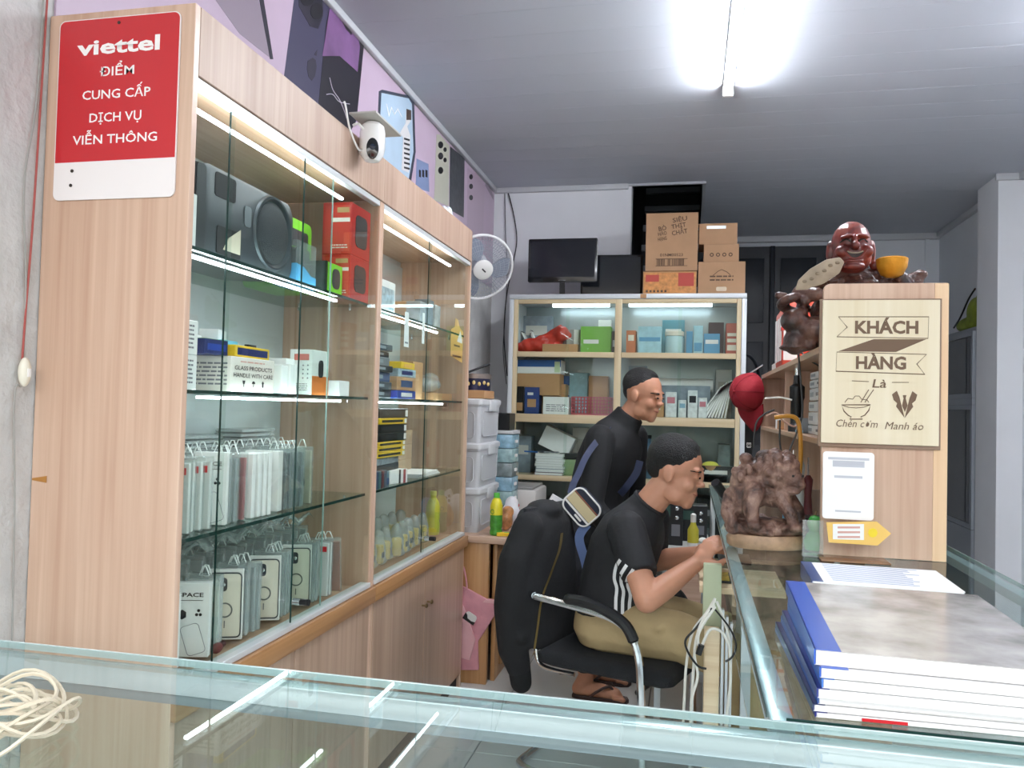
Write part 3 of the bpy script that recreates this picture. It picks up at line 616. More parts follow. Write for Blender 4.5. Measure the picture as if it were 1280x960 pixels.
# ---- hanging packs
ZIG = mat('hanger_white', '#eceeec', .35)
def pack(name, label, group, card, w=.078, h=.15, th=.011, art=None, sleeve=SLEEVE, hook=True):
    t = thing(name, label, 'pack', group=group)
    c = MB().box(-w/2+.004, w/2-.004, -th/2+.001, th/2-.001, .002, h).build('card', card, t, bev=.0008, seg=1)
    MB().box(-w/2, w/2, -th/2, th/2, 0, h+.012).build('sleeve', sleeve, t, bev=.001, seg=1)
    if hook:
        hz = h+.010
        MB().tube([(-.013, 0, hz), (-.004, 0, hz+.020), (.004, 0, hz+.020), (.013, 0, hz)], .0019, 5, closed=True).build('hanger', ZIG, t)
    if art == 'case':
        y = -th/2-.0006; F = frame((0, y, h/2), RX, RZ)
        ring = rrect(w*.86, h*.92, .011, 4); inn = rrect(w*.80, h*.88, .009, 4)
        mbf = MB(); n = len(ring)
        vs = [F @ Vector((a, b, 0)) for a, b in ring]+[F @ Vector((a, b, .0008)) for a, b in inn]
        mbf.add(vs, [(i, (i+1) % n, n+(i+1) % n, n+i) for i in range(n)]); mbf.build('case_frame', DGREY, t)
        MB().prism(inn, F, -.0008, -.0002).build('case_back', CREAM, t)
        cb = MB().prism(rrect(.03, .032, .007, 3, -.011, h*.29), F, 0, .0015).build('camera_bump', DGREY, t)
        for a, b in ((-.018, .0075), (-.018, -.0075), (-.0045, 0)):
            MB().lathe([(.0052, 0), (.0052, .0015), (.003, .002)], F @ Vector((a, h*.29+b, .0015)), 12, axis=-RY).build('lens', CHROME, cb)
        MB().lathe([(.018, .0002), (.018, .001), (.0145, .001), (.0145, .0002)], F @ Vector((0, -h*.07, 0)), 24, axis=-RY, cap=False).build('magnet_ring', mat('mid_grey', '#6b6b68', .5), t)
        MB().box(-.0012, .0012, y-.001, y, h*.18, h*.28).build('magnet_tail', mat('mid_grey'), t)
    elif art == 'space':
        y = -th/2-.0004
        text('SPACE', frame((0, y, h*.84), RX, RZ), .009, INK, t, bold=.02, w=w*.62)
        MB().box(-w*.3, w*.3, y-.0004, y, h*.765, h*.772).build('printed_rule', INK, t)
        MB().prism([(math.cos(k*1.047+.5)*.010, math.sin(k*1.047+.5)*.011) for k in range(6)], frame((-w*.2, y, h*.58), RX, RZ), 0, .0005).build('printed_badge', INK, t)
        for a, b in ((-.004, 0), (.004, 0), (0, .009)):
            MB().lathe([(.0035, 0), (.0035, .0005)], (w*.2+a, y, h*.58+b), 8, axis=-RY).build('printed_dot', INK, t)
        mbl = MB(); n = 16; ring = rrect(w*.46, h*.4, .008, 3); M2 = frame((w*.08, y, h*.25), Vector((.95, 0, .3)), Vector((-.3, 0, .95)))
        mbl.tube([M2 @ Vector((a, b, .0002)) for a, b in ring], .0006, 4, closed=True); mbl.build('printed_outline', GREYINK, t)
    elif art == 'red':
        MB().box(w*.1, w*.38, -th/2-.0006, -th/2, h*.84, h*.94).build('red_tag', REDP, t)
    elif art == 'ring':
        MB().lathe([(.016, 0), (.016, .0006), (.012, .0006), (.012, 0)], (0, -th/2, h*.4), 20, axis=-RY, cap=False).build('printed_ring', INK, t)
    return t
def place(proto, spots, label=None):
    for i, (x, y, z, rz, tx) in enumerate(spots):
        o = proto if i == 0 else copy_tree(proto)
        o.location = (x, y, z); o.rotation_euler = (tx, 0, rz)
R = random.Random(3)
def row(ys, x, z, jit=.006, tilt=.04):
    return [(x+R.uniform(-jit, jit), y, z, R.uniform(-.05, .05), -R.uniform(0, tilt)) for y in ys]
GREYC = mat('grey_card', '#9aa0a3', .5); SILV = mat('silver_card', '#c3c6c8', .4)
# third shelf, front row
g3 = 'packs standing in the front row of the third shelf'
carton('phone_case_box', 'cream box with a red tag at the left end of the third shelf', 'box', (-1.075, 1.475, Z3), (.08, .018, .165), CREAM, rz=.1, prints=[('y-', .05, .6, .84, .95, REDP), ('y-', .2, .6, .1, .16, mat('brown_ink', '#7a4a3a', .6))])
p1 = pack('phone_case_pack', 'slim white hanging pack left of the printed white box on the third shelf', g3, PAPER, art='red')
place(p1, row([1.512+k*.024 for k in range(5)], -1.075, Z3, tilt=.02))
sbx = pack('phone_case_box', 'white phone case box with printed outline standing on the third shelf', None, PAPER, w=.082, h=.168, th=.02, art='space', sleeve=clear('film', '#ffffff', .6), hook=False)
place(sbx, [(-1.07, 1.665, Z3, .3, 0)])
p2 = pack('phone_case_pack', 'grey hanging pack in the middle of the third shelf', g3, GREYC)
place(p2, row([1.708+k*.0155 for k in range(3)], -1.08, Z3, tilt=.03))
p3 = pack('phone_case_pack', 'red hanging pack in the middle of the third shelf', None, mat('dull_red_card', '#a84a4e', .5))
place(p3, row([1.762], -1.075, Z3, tilt=.02))
p4 = pack('phone_case_box', 'slim white case box beside the red hanging pack on the third shelf', 'slim white case boxes on the third shelf', PAPER, h=.158, th=.018, hook=False, sleeve=clear('film', '#ffffff', .6))
place(p4, row([1.79+k*.024 for k in range(4)], -1.07, Z3, tilt=.01))
p5 = pack('phone_case_box', 'wide pale box standing right of the slim white case boxes', None, CARDW, w=.10, h=.158, th=.03, hook=False, sleeve=clear('film', '#ffffff', .6))
place(p5, [(-1.085, 1.925, Z3, .1, 0)])
p6 = pack('phone_case_pack', 'grey hanging pack near the right end of the third shelf', g3, mat('slate_card', '#5d666b', .5))
place(p6, row([1.97+k*.018 for k in range(6)], -1.08, Z3, tilt=.03))
p7 = pack('phone_case_pack', 'kraft pack with a printed ring at the right end of the third shelf', None, mat('sand_card', '#d9c9b2', .5), w=.07, art='ring')
place(p7, [(-1.075, 2.115, Z3, -.1, 0), ])
p8 = pack('phone_case_pack', 'clear hanging pack in the second row of the third shelf', 'packs in the second row of the third shelf', SILV, sleeve=SLEEVE2)
place(p8, row([1.55+k*.042 for k in range(16)], -1.18, Z3+.001, tilt=.03))
# stacks of flat sleeves lying behind
fs = MB().box(-.045, .045, -.085, .085, 0, .0115).mesh(bev=.003, seg=1); fc = MB().box(-.036, .036, -.076, .076, .003, .0085).mesh()
def sleeves(label, group, x, y, z, n):
    for k in range(n):
        t = thing('flat_sleeve', label, 'pack', (x+R.uniform(-.006, .006), y+R.uniform(-.008, .008), z+k*.0122), R.uniform(-.08, .08), group)
        obj('sleeve', fs, SLEEVE2, t); obj('card', fc, PAPER if k % 3 else SILV, t)
sleeves('flat clear sleeve in the stack at the back right of the third shelf', 'stack of flat sleeves at the back right of the third shelf', -1.245, 2.10, Z3+.001, 17)
sleeves('flat clear sleeve in the stack at the back left of the third shelf', 'stack of flat sleeves at the back left of the third shelf', -1.262, 1.62, Z3+.001, 14)
sleeves('flat clear sleeve in the middle stack at the back of the third shelf', 'middle stack of flat sleeves on the third shelf', -1.262, 1.87, Z3+.001, 16)
# bottom compartment
g4 = 'packs on the bottom shelf of the near cabinet'
s2 = pack('phone_case_box', 'white phone case box with bold printing on the bottom shelf', None, PAPER, w=.088, h=.165, th=.022, art='space', sleeve=clear('film', '#ffffff', .6), hook=False)
place(s2, [(-1.071, 1.610, Z4, .3, 0)])
q1 = pack('phone_case_box', 'slim white box left of the bold printed box on the bottom shelf', 'slim boxes on the bottom shelf', PAPER, w=.085, h=.16, th=.014, hook=False, sleeve=clear('film', '#ffffff', .6))
place(q1, row([1.485, 1.508, 1.531], -1.085, Z4, tilt=.01))
q2 = pack('phone_case_pack', 'clear hanging pack right of the bold printed box on the bottom shelf', g4, CARDW, w=.085, h=.16, sleeve=SLEEVE2)
place(q2, row([1.655, 1.672], -1.075, Z4, tilt=.02))
for k, (y, x) in enumerate(((1.745, -1.072), (1.925, -1.072), (2.10, -1.072))):
    c = pack('phone_case_pack', ['largest phone case pack with ring magnet on the bottom shelf', 'phone case pack with ring magnet in the middle of the bottom shelf', 'phone case pack with ring magnet right of the lock on the bottom shelf'][k], 'ring magnet case packs', CARDW, w=.088, h=.168, th=.014, art='case', sleeve=clear('film', '#ffffff', .6), hook=False)
    place(c, [(x, y, Z4, .38, 0)])
q3 = pack('phone_case_pack', 'cloudy hanging pack between the ring magnet cases on the bottom shelf', g4, GREYC, w=.086, h=.158, sleeve=SLEEVE2)
place(q3, row([1.79+k*.018 for k in range(4)]+[1.97+k*.018 for k in range(4)]+[2.14+k*.018 for k in range(3)], -1.085, Z4, tilt=.03))
q4 = pack('phone_case_pack', 'pack with a tan case leaning at the right end of the bottom shelf', None, mat('tan_case', '#9a5a41', .45), w=.075, h=.155)
place(q4, [(-1.06, 2.29, Z4, .2, .16)])
q5 = pack('phone_case_pack', 'red and white hanging pack near the right end of the bottom shelf', 'red and white packs on the bottom shelf', CARDW, w=.07, h=.155, art='red')
place(q5, row([2.215, 2.235], -1.065, Z4))
q6 = pack('phone_case_pack', 'cloudy hanging pack in the back row of the bottom shelf', 'packs in the back row of the bottom shelf', SILV, w=.085, h=.175, sleeve=SLEEVE2)
place(q6, row([1.52+k*.05 for k in range(17)], -1.20, Z4+.001, tilt=.06))
sleeves('flat cloudy sleeve in the stack at the back of the near cabinet bottom', 'flat sleeves at the back of the near cabinet bottom', -1.262, 1.72, Z4+.001, 15)
t = thing('rubber_band_roll', 'small dark red stamp lying before the packs on the bottom shelf', 'stamp', (-1.03, 1.648, Z4)); MB().ell((0, 0, .012), (.01, .018, .012)).build('roll', mat('maroon', '#6a2a28', .5), t); MB().cyl((0, .012, .012), (0, .026, .016), .007, n=10).build('cap', mat('dark_maroon', '#41191a', .5), t)

fm = thing('plastic_film', 'crumpled clear plastic film lying over the packs on the bottom shelf', 'film', (-1.19, 1.95, .885))
rf_ = random.Random(21); gx, gy = 14, 46; vs = []
for i in range(gx):
    for j in range(gy):
        vs.append((-.095+.17*i/(gx-1), -.40+.74*j/(gy-1), .004+.020*rf_.random()+.012*math.sin(j*.9+i)+(.02 if i > 6 else .01)))
MB().add(vs, [(i*gy+j, (i+1)*gy+j, (i+1)*gy+j+1, i*gy+j+1) for i in range(gx-1) for j in range(gy-1)]).build('film', SLEEVE2, fm, smooth=0)
# ---- far cabinet section
b_ = carton('white_box', 'white device box at the left of the far cabinet top shelf', 'box', (-1.10, 2.67, Z1), (.10, .16, .115), PAPER, prints=[('x+', .08, .92, .12, .78, mat('pale_photo', '#9fb3bd', .4, var=.4, vscale=40))])
carton('flat_box', 'flat orange box on the far cabinet top shelf', 'box', (-1.12, 2.95, Z1), (.08, .18, .02), ORANGE, rz=.05)
carton('carton', 'plain brown carton at the back of the far cabinet top shelf', 'box', (-1.20, 3.2, Z1), (.16, .2, .10), KRAFT)
for k, (y, h, c) in enumerate(((3.05, .09, '#8d9499'), (3.15, .11, '#5f6d78'), (3.24, .10, '#a9b1b4'))):
    carton('gadget_box', ['grey gadget box', 'blue grey gadget box', 'pale gadget box'][k]+' on the top shelf of the far cabinet', 'box', (-1.075, y, Z1), (.06, .07, h), mat('gadget%d' % k, c, .4, var=.3, vscale=30))
for k, (px, py0, py1, w) in enumerate(((509, 391, 434, .052), (530, 392, 430, .03))):
    a, b = P(px, py0, x=-1.012), P(px, py1, x=-1.012)
    t = thing('price_tag', ['larger white price tag hanging behind the far cabinet glass', 'narrow white price tag hanging behind the far cabinet glass'][k], 'tag', (-1.0125, a.y, b.z))
    h = a.z-b.z
    MB().prism([(-w/2, 0), (w/2, 0), (w*.36, h), (w*.3, h), (w*.3, h*1.02), (-w*.3, h*1.02), (-w*.42, h)], frame((0, 0, 0), RY, RZ), 0, .0006).build('card', PAPER, t)
    if k == 0: MB().box(.0006, .0012, -.016, .016, h*.10, h*.15).build('printed_line', GREYINK, t)
a, b = P(571, 398, x=-1.012), P(571, 455, x=-1.012)
t = thing('hang_tag', 'amber card with a white triangle at the far end of the cabinet glass', 'card', (-1.0135, a.y-.005, b.z)); h = a.z-b.z
MB().prism([(-.07, .03), (.11, .01), (.115, h*.75), (.06, h*.82), (.03, h*.98), (-.01, h), (-.02, h*.8), (-.075, h*.72)], frame((0, 0, 0), RY, RZ), 0, .0008).build('card', mat('amber_card', '#eab566', .5), t)
MB().prism([(.02, h*.5), (.1, h*.48), (.09, h*.62), (.07, h*.76), (.045, h*.64)], frame((.001, 0, 0), RY, RZ), 0, .0006).build('white_patch', PAPER, t)
for v, w in ((.40, .09), (.17, .13)):
    MB().box(.001, .0016, .02-w/2, .02+w/2, h*v-.004, h*v+.004).build('printed_line', mat('brown_ink'), t)
rr = random.Random(11)
kinds = [('#2b2f33', 'black'), ('#4a4f55', 'charcoal'), ('#3a4f7a', 'blue'), ('#23262a', 'dark'), ('#7d858a', 'grey')]
z = Z2
for k in range(7):
    h = (.03, .026, .034, .022, .03, .02, .024)[k]; c, nm = kinds[k % 5]
    carton('gadget_box', f'{["first", "second", "third", "fourth", "fifth", "sixth", "topmost"][k]} {nm} box from the bottom in the left stack of the far cabinet', 'box', (-1.085+rr.uniform(-.01, .01), 2.60+rr.uniform(-.01, .01), z), (.11, .19-k*.008, h-.0006), mat('gad_'+nm, c, .4), rz=rr.uniform(-.06, .06), prints=[('x+', .15, .6, .3, .7, mat('gad_print', '#9aa4ab', .5))]); z += h
z = Z2
for k in range(4):
    h = (.03, .05, .03, .025)[k]
    carton('gadget_box', f'{["lowest blue", "kraft", "pale blue", "yellow topmost"][k]} box in the middle stack of the far cabinet', 'box', (-1.08, 2.84+rr.uniform(-.01, .01), z), (.11, .20-k*.02, h-.0006), [BLUEP, KRAFT, mat('pale_photo'), YELLOW][k], rz=rr.uniform(-.08, .08), prints=[('x+', .2, .8, .25, .75, [CARDW, mat('gad_blue', '#3a4f7a', .4), NAVY, mat('amber_card')][k])]); z += h
carton('carton', 'upright brown carton in the middle of the far cabinet', 'box', (-1.15, 3.08, Z2), (.16, .12, .15), KRAFT)
carton('carton', 'low brown carton with a bag on it in the far cabinet', 'box', (-1.12, 3.33, Z2), (.16, .26, .03), KRAFT)
m_ = MB().ell((0, 0, .035), (.06, .09, .035)).ell((0, .04, .05), (.04, .05, .04)); bg_ = thing('plastic_bag', 'clear bag lying on the low carton in the far cabinet', 'bag', (-1.11, 3.32, Z2+.031)); remesh(m_, .008, 2, 'film', SLEEVE2, bg_)
# stack of black and yellow boxes on third shelf
z = Z3
for k in range(4):
    c, nm = (('#33517c', 'blue'), ('#6b8a95', 'teal'), ('#3b3f44', 'dark'), ('#8f9aa0', 'grey'))[k]
    carton('gadget_box', f'{nm} box under the black and yellow boxes in the far cabinet', 'box', (-1.10, 2.69, z), (.12, .26, .0245), mat('under_'+nm, c, .45, var=.3, vscale=60), rz=.02*k); z += .025
for k, (c, h) in enumerate(((YELLOW, .02), (YELLOW, .018), (YELLOW, .018), (BLACK, .03), (BLACK, .03), (YELLOW, .022), (BLACK, .034))):
    carton('cable_box', f'{["lowest yellow", "second yellow", "third yellow", "lower black", "middle black", "upper yellow", "topmost black"][k]} box of the black and yellow stack in the far cabinet', 'box', (-1.085, 2.70+.004*k, z), (.11, .27, h-.0006), c, rz=-.02+.01*(k % 3),
           prints=[('x+', .08, .84, .3, .7, INK if c is YELLOW else mat('black_band', '#2d3033', .4)), ('x+', .9, .985, .15, .85, CARDW)]); z += h
carton('card_box', 'white box with red and black stripes at the front of the far cabinet', 'box', (-1.05, 2.78, Z3), (.05, .12, .05), PAPER, rz=-.2, prints=[('x+', .5, .6, 0, 1, INK), ('x+', .75, .88, 0, 1, mat('dull_red_card'))])
for k in range(5):
    carton('small_case', f'{["black", "blue", "teal", "maroon", "slate"][k]} small case in the row at the left of the far cabinet', 'box', (-1.04, 2.515+k*.026, Z3), (.05, .023, .06 if k else .09), mat('smallcase%d' % k, ('#17191c', '#2e4266', '#3c6a70', '#6a3036', '#566070')[k], .4), rz=.05)
for k in range(3):
    t = thing('paper_sheet', f'{["lowest", "middle", "topmost"][k]} white paper pad lying at the right of the far cabinet', 'paper', (-1.09, 3.14, Z3+k*.005), .04*k); MB().box(-.06, .06, -.14, .14, 0, .0045).build('sheet', PAPER, t, bev=.0006, seg=1); MB().box(-.06, .06, -.142, -.136, 0, .0048).build('binding', SILV, t)
z = Z3+.016
for k in range(3):
    carton('gadget_box', f'{["lower", "middle", "upper"][k]} tan box stacked behind the paper pads', 'box', (-1.2, 3.15, Z3+k*.06), (.1, .22, .0595), mat('tan_box', '#b59a7c', .6))
# bottom of far cabinet: bags of earphones and a bottle
eb = thing('earphone_bag', 'clear bag with a yellow and black gadget at the bottom of the far cabinet', 'bag', (0, 0, 0), group='gadget bags at the bottom of the far cabinet')
m_ = MB().ell((0, 0, .055), (.035, .03, .055)).ell((.005, 0, .1), (.02, .028, .03)).ell((0, .0, .02), (.04, .036, .02))
remesh(m_, .007, 3, 'film', SLEEVE2, eb); MB().box(-.012, .024, -.018, .012, .01, .075).build('gadget', YELLOW, eb, bev=.006); MB().box(.0, .028, -.01, .01, .03, .05).build('gadget_face', BLACK, eb, bev=.003)
place(eb, [(-1.07+rr.uniform(-.01, .01), 2.52+k*.082, Z4, rr.uniform(-.5, .5), 0) for k in range(9)])
e2_ = copy_tree(eb); e2_['label'] = 'clear gadget bag in the second row at the bottom of the far cabinet'; e2_['group'] = 'second row gadget bags'
place(e2_, [(-1.19+rr.uniform(-.01, .01), 2.55+k*.085, Z4, rr.uniform(-.5, .5), 0) for k in range(9)])
sleeves('flat cloudy sleeve in the stack at the back of the far cabinet bottom', 'flat sleeves at the back of the far cabinet bottom', -1.262, 2.75, Z4+.001, 13)
t = thing('drink_bottle', 'yellow plastic bottle standing at the bottom right of the far cabinet', 'bottle', (-1.10, 3.42, Z4))
MB().lathe([(.028, 0), (.031, .008), (.031, .05), (.028, .06), (.031, .07), (.031, .12), (.024, .145), (.013, .16), (.013, .172)], (0, 0, 0), 20).build('bottle_body', mat('yellow_bottle', '#c9c04a', .3), t)
MB().cyl((0, 0, .172), (0, 0, .19), .015, n=16).build('cap', mat('pale_yellow', '#d8d27a', .4), t)
# ================================================================ REAR GLASS CABINET
YB = 4.85
BEIGE = wood('beige_frame', '#c9b48d', '#dccaa5', 'x', rough=.5, coat=.05); BEIGEZ = wood('beige_frame_upright', '#c9b48d', '#dccaa5', 'z', rough=.5, coat=.05)
FRAMEW = mat('frame_white', '#d5dadd', .35, .2)
X0, XM, X1, ZT = -1.10, -.428, .312, 1.962
rc = thing('glass_cabinet', 'wide glass fronted cabinet against the white partition with cartons on top', 'cabinet', (-.39, 5.03, 0), world=True)
MB().box(X0, X1, YB-.012, 5.25, ZT-.03, ZT).build('top_board', FRAMEW, rc, bev=.004)
for x0, x1 in ((X0, X0+.028), (X1-.028, X1)):
    MB().box(x0, x1, YB-.012, 5.25, 0, ZT-.031).build('side_frame', FRAMEW, rc, bev=.003)
MB().box(X0+.029, X1-.029, 5.23, 5.25, .05, ZT-.032).build('back_panel', mat('mirror_grey', '#a9b3b6', .25, .35), rc)
for x0, x1 in ((X0+.029, X0+.055), (XM-.02, XM+.02), (X1-.055, X1-.029)):
    MB().box(x0, x1, YB-.008, YB+.02, .05, ZT-.032).build('upright', BEIGEZ, rc, bev=.002)
for z, h in ((1.61, .032), (1.228, .05), (.855, .03), (.40, .04)):
    for a, b in ((X0+.056, XM-.021), (XM+.021, X1-.056)):
        MB().box(a, b, YB-.006, YB+.016, z-h, z).build('shelf_rail', BEIGE, rc, bev=.002)
        MB().box(a, b, YB+.02, 5.228, z-.012, z).build('shelf', BEIGE, rc)
for a, b in ((X0+.056, XM-.021), (XM+.021, X1-.056)):
    MB().box(a, b, YB-.006, YB+.016, 1.905, 1.93).build('shelf_rail', BEIGE, rc, bev=.002)
    for z0, z1 in ((1.612, 1.903), (1.23, 1.577), (.857, 1.176), (.41, .823)):
        m = (a+b)/2
        for k, (u, v) in enumerate(((a, m+.02), (m, b))):
            MB().box(u, v, YB+.002+.007*k, YB+.006+.007*k, z0, z1).build('pane', GLASS, rc)
for a, b in ((-.86, -.5), (-.38, .12)):
    MB().cyl((a, 5.02, 1.915), (b, 5.02, 1.915), .011, n=10).build('lamp_tube', mat('cabinet_lamp', '#e6f6ff', .4, emit=8), rc)
MB().box(-.30, -.265, YB-.016, YB-.0125, ZT-.028, ZT-.003).build('tape_patch', KRAFT, rc)
def cbox(name, label, px0, px1, pyt, z0, Y, depth, m, cat='box', rz=0, prints=(), texts=(), group=None):
    pc = (px0+px1)/2; x0, x1 = P(px0, pyt, Y=Y).x, P(px1, pyt, Y=Y).x; h = P(pc, pyt, Y=Y).z-z0
    return carton(name, label, cat, ((x0+x1)/2, Y+depth/2, z0), (x1-x0, depth, h), m, rz, prints, texts, group)
TEALB = mat('pale_teal_box', '#9cc6d2', .45, var=.12, vscale=30); BLUEB = mat('blue_box', '#4a8fb5', .45); GREENB = mat('green_box', '#6fae3c', .45)
zr = 1.6105
rb_ = thing('plastic_bag', 'crumpled red plastic bag on the top shelf of the rear cabinet', 'bag', (-.90, 4.98, zr))
m_ = MB()
for k in range(16):
    a = k/15; m_.ell((-.14+.27*a, random.uniform(-.03, .03), .035+.10*a*random.uniform(.5, 1.1)), (random.uniform(.03, .055), .045, random.uniform(.03, .05)), Matrix.Rotation(random.uniform(-.8, .8), 3, 'Y'))
m_.ell((.02, 0, .03), (.13, .06, .03)).limb([((.05, 0, .12), .03), ((.10, 0, .17), .012)])
remesh(m_, .01, 3, 'film', mat('red_plastic', '#c4382c', .25, bump=.8, bscale=25), rb_)
for k, (a, r) in enumerate(((-.99, -.5), (-.955, -.35), (-.925, -.6))):
    t = thing('card_sheet', f'{["first", "second", "third"][k]} white card leaning at the left end of the rear cabinet', 'card', (a, 5.12+.02*k, zr), rot=(0, r, 0)); MB().box(-.004, .004, -.06, .06, 0, .16).build('sheet', PAPER, t); MB().box(-.0045, .0045, -.06, .06, .155, .163).build('edge', INK, t)
cbox('grey_box', 'grey striped box lying behind the green box in the rear cabinet', 702, 733, 412, zr, 4.98, .12, mat('grey_stripe', '#8f8b88', .5), rz=.5, prints=[('y-', .3, .5, 0, 1, CARDW), ('y-', .7, .8, 0, 1, INK)])
cbox('green_box', 'bright green box on the top shelf of the rear cabinet', 726, 764, 408, zr, 4.92, .10, GREENB, prints=[('y-', .1, .6, .35, .5, CARDW)])
cbox('flat_box', 'low brown box under the grey striped box in the rear cabinet', 678, 722, 430, zr, 4.9, .06, KRAFT)
cbox('dark_box', 'small dark box beside the green box in the rear cabinet', 765, 771, 414, zr, 4.95, .10, BLACK, prints=[('y-', .2, .8, .3, .6, GREYC)])
cbox('orange_box', 'orange brown box just right of the rear cabinet centre post', 783, 795, 413, zr, 4.93, .10, mat('rust_box', '#b9673a', .5), prints=[('y-', .2, .8, .55, .8, CREAM)])
cbox('teal_box', 'large pale teal box on the rear cabinet top shelf', 798, 827, 408, zr, 4.92, .12, TEALB, prints=[('y-', .05, .95, .45, .6, BLUEB)])
t = thing('tub', 'pale blue round tub with a lid in the rear cabinet', 'tub', (P(843, 425, Y=4.98).x, 4.98, zr)); MB().lathe([(.05, 0), (.055, .01), (.055, .10), (.05, .11)], n=24).build('tub_body', mat('pale_tub', '#b7d3d8', .4), t); MB().lathe([(.057, .111), (.057, .135), (.05, .14)], n=24).build('lid', CREAM, t)
cbox('blue_box', 'slim blue box beside the round tub in the rear cabinet', 858, 866, 414, zr, 4.95, .10, BLUEB)
cbox('teal_box', 'tall pale box between two blue boxes in the rear cabinet', 867, 879, 407, zr, 4.94, .10, TEALB, prints=[('y-', .1, .9, .1, .4, BLUEB)])
cbox('blue_box', 'wide blue box near the right end of the rear cabinet', 880, 900, 417, zr, 4.93, .12, BLUEB, prints=[('y-', .1, .9, .5, .7, CARDW)])
cbox('dark_box', 'dark box behind the wide blue box in the rear cabinet', 886, 905, 403, zr, 5.08, .10, mat('plum_box', '#3a2730', .5))
cbox('red_box', 'narrow red box with pale bands at the right end of the rear cabinet', 908, 922, 404, zr, 4.92, .12, mat('brick_red', '#b0503f', .5), prints=[('y-', .1, .9, .12, .3, CREAM), ('y-', .1, .9, .38, .5, CREAM), ('y-', .1, .9, .58, .68, CREAM)])
zr = 1.2285
cbox('carton', 'long low brown carton on the second row of the rear cabinet', 644, 700, 467, zr+.115, 4.92, .16, KRAFT)
cbox('keyboard_box', 'blue and white keyboard box on the long brown carton in the rear cabinet', 646, 702, 450, zr+.115+P(672, 467, Y=4.92).z-zr-.114, 4.93, .14, PAPER, rz=-.04, prints=[('y-', 0, 1, .5, 1, mat('royal_blue', '#2f64b0', .4)), ('y-', .86, .98, .1, .9, mat('pale_green', '#c6d9b0', .5))])
cbox('dark_box', 'dark box at the left end of the second row in the rear cabinet', 642, 655, 483, zr, 4.9, .16, BLACK, prints=[('y-', .1, .9, .1, .4, KRAFT)])
cbox('navy_box', 'navy blue box with an orange picture in the rear cabinet', 656, 674, 484, zr, 4.9, .12, mat('navy_box', '#26407f', .4), prints=[('y-', .2, .8, .25, .55, KRAFT), ('y-', .2, .6, .7, .8, CARDW)])
cbox('carton', 'brown carton behind the white labelled box in the rear cabinet', 677, 707, 480, zr, 5.0, .12, KRAFT)
w = cbox('white_box', 'white box with handwriting on the second row of the rear cabinet', 679, 711, 496, zr, 4.88, .09, PAPER)
fineprint(w, (.15, .09, .075), 'y-', .1, .9, .2, .85, 4, GREYINK, 5)
t = thing('basket', 'pink mesh basket on the second row of the rear cabinet', 'basket', (P(740, 500, Y=4.95).x, 4.97, zr))
PINKM = mat('pink_mesh', '#c4606a', .5); hw_, hh_ = .12, .11
MB().box(-hw_, hw_, -.06, .06, 0, .006).build('base', PINKM, t)
for s in (-1, 1):
    mw_ = MB()
    for k in range(13): mw_.box(-hw_+k*.02-.0025, -hw_+k*.02+.0025, s*.06-.002, s*.06+.002, .004, hh_)
    for k in range(6): mw_.box(-hw_, hw_, s*.06-.002, s*.06+.002, .01+k*.02-.0025, .01+k*.02+.0025)
    mw_.build('mesh_wall', PINKM, t)
    MB().box(s*hw_-.002, s*hw_+.002, -.06, .06, .004, hh_).build('end_wall', PINKM, t)
cbox('carton', 'upright brown box behind the pink mesh basket', 736, 760, 470, zr, 5.08, .1, KRAFT)
cbox('white_box', 'pale box above the pink mesh basket in the rear cabinet', 712, 735, 466, zr, 5.12, .08, TEALB)
cbox('black_box', 'black box behind the standing man in the rear cabinet', 786, 809, 457, zr, 5.0, .12, mat('slate_box', '#56697a', .4))
t = thing('paper_roll', 'long white paper roll lying high in the rear cabinet', 'roll', (P(850, 463, Y=5.1).x, 5.1, zr+.16)); MB().cyl((-.2, 0, .04), (.2, 0, .04), .04, n=20).build('roll', PAPER, t); MB().cyl((-.201, 0, .04), (.201, 0, .04), .018, n=12).build('core', KRAFT, t)
cbox('support_box', 'grey box holding the long paper roll in the rear cabinet', 812, 888, 482, zr, 5.05, .12, mat('grey_box', '#8e9aa5', .4, var=.2, vscale=25))
for k in range(9):
    c = ['#d9d6cd', '#6f7d4e', '#c9c4b8', '#4f5a63', '#e3e0da', '#8a8f5c', '#d2cfc8', '#3f4650', '#b7a56e'][k]
    t = thing('notebook', f'{["white", "olive", "cream", "slate", "ivory", "moss", "pale", "charcoal", "straw"][k]} notebook leaning at the right end of the rear cabinet', 'notebook', (.05+k*.019, 4.94, zr), rot=(0, .62-.055*k, 0))
    MB().box(-.005, .005, 0, .16, .004, .23).build('pages', PAPER, t); MB().box(-.0065, -.005, 0, .162, .002, .232).build('cover', mat('cover%d' % k, c, .5), t); MB().box(.005, .0065, 0, .162, .002, .232).build('cover', mat('cover%d' % k), t)
for k, (a, b, y) in enumerate(((832, 846, 490), (848, 858, 500), (860, 872, 488), (873, 884, 497))):
    cbox('white_pack', f'{["first", "second", "third", "fourth"][k]} white pack right of the standing man in the rear cabinet', a, b, y, zr, 4.93, .06, mat('pack_white', '#dfe3e4', .4, var=.15, vscale=40), prints=[('y-', .15, .85, .55, .8, [mat('pink_print', '#c87a86', .5), mat('sky_print', '#8fb7cf', .5), INK, mat('pink_print')][k])])
zr = .8555
carton('white_box', 'white tilted box in the third row of the rear cabinet', 'box', (P(690, 560, Y=4.95).x, 5.02, zr+.145), (.20, .12, .13), PAPER, tilt=(0, .42, 0))
carton('carton', 'brown carton propping the tilted white box in the rear cabinet', 'box', (P(690, 560, Y=4.95).x, 5.05, zr), (.14, .12, .13), KRAFT)
z = zr
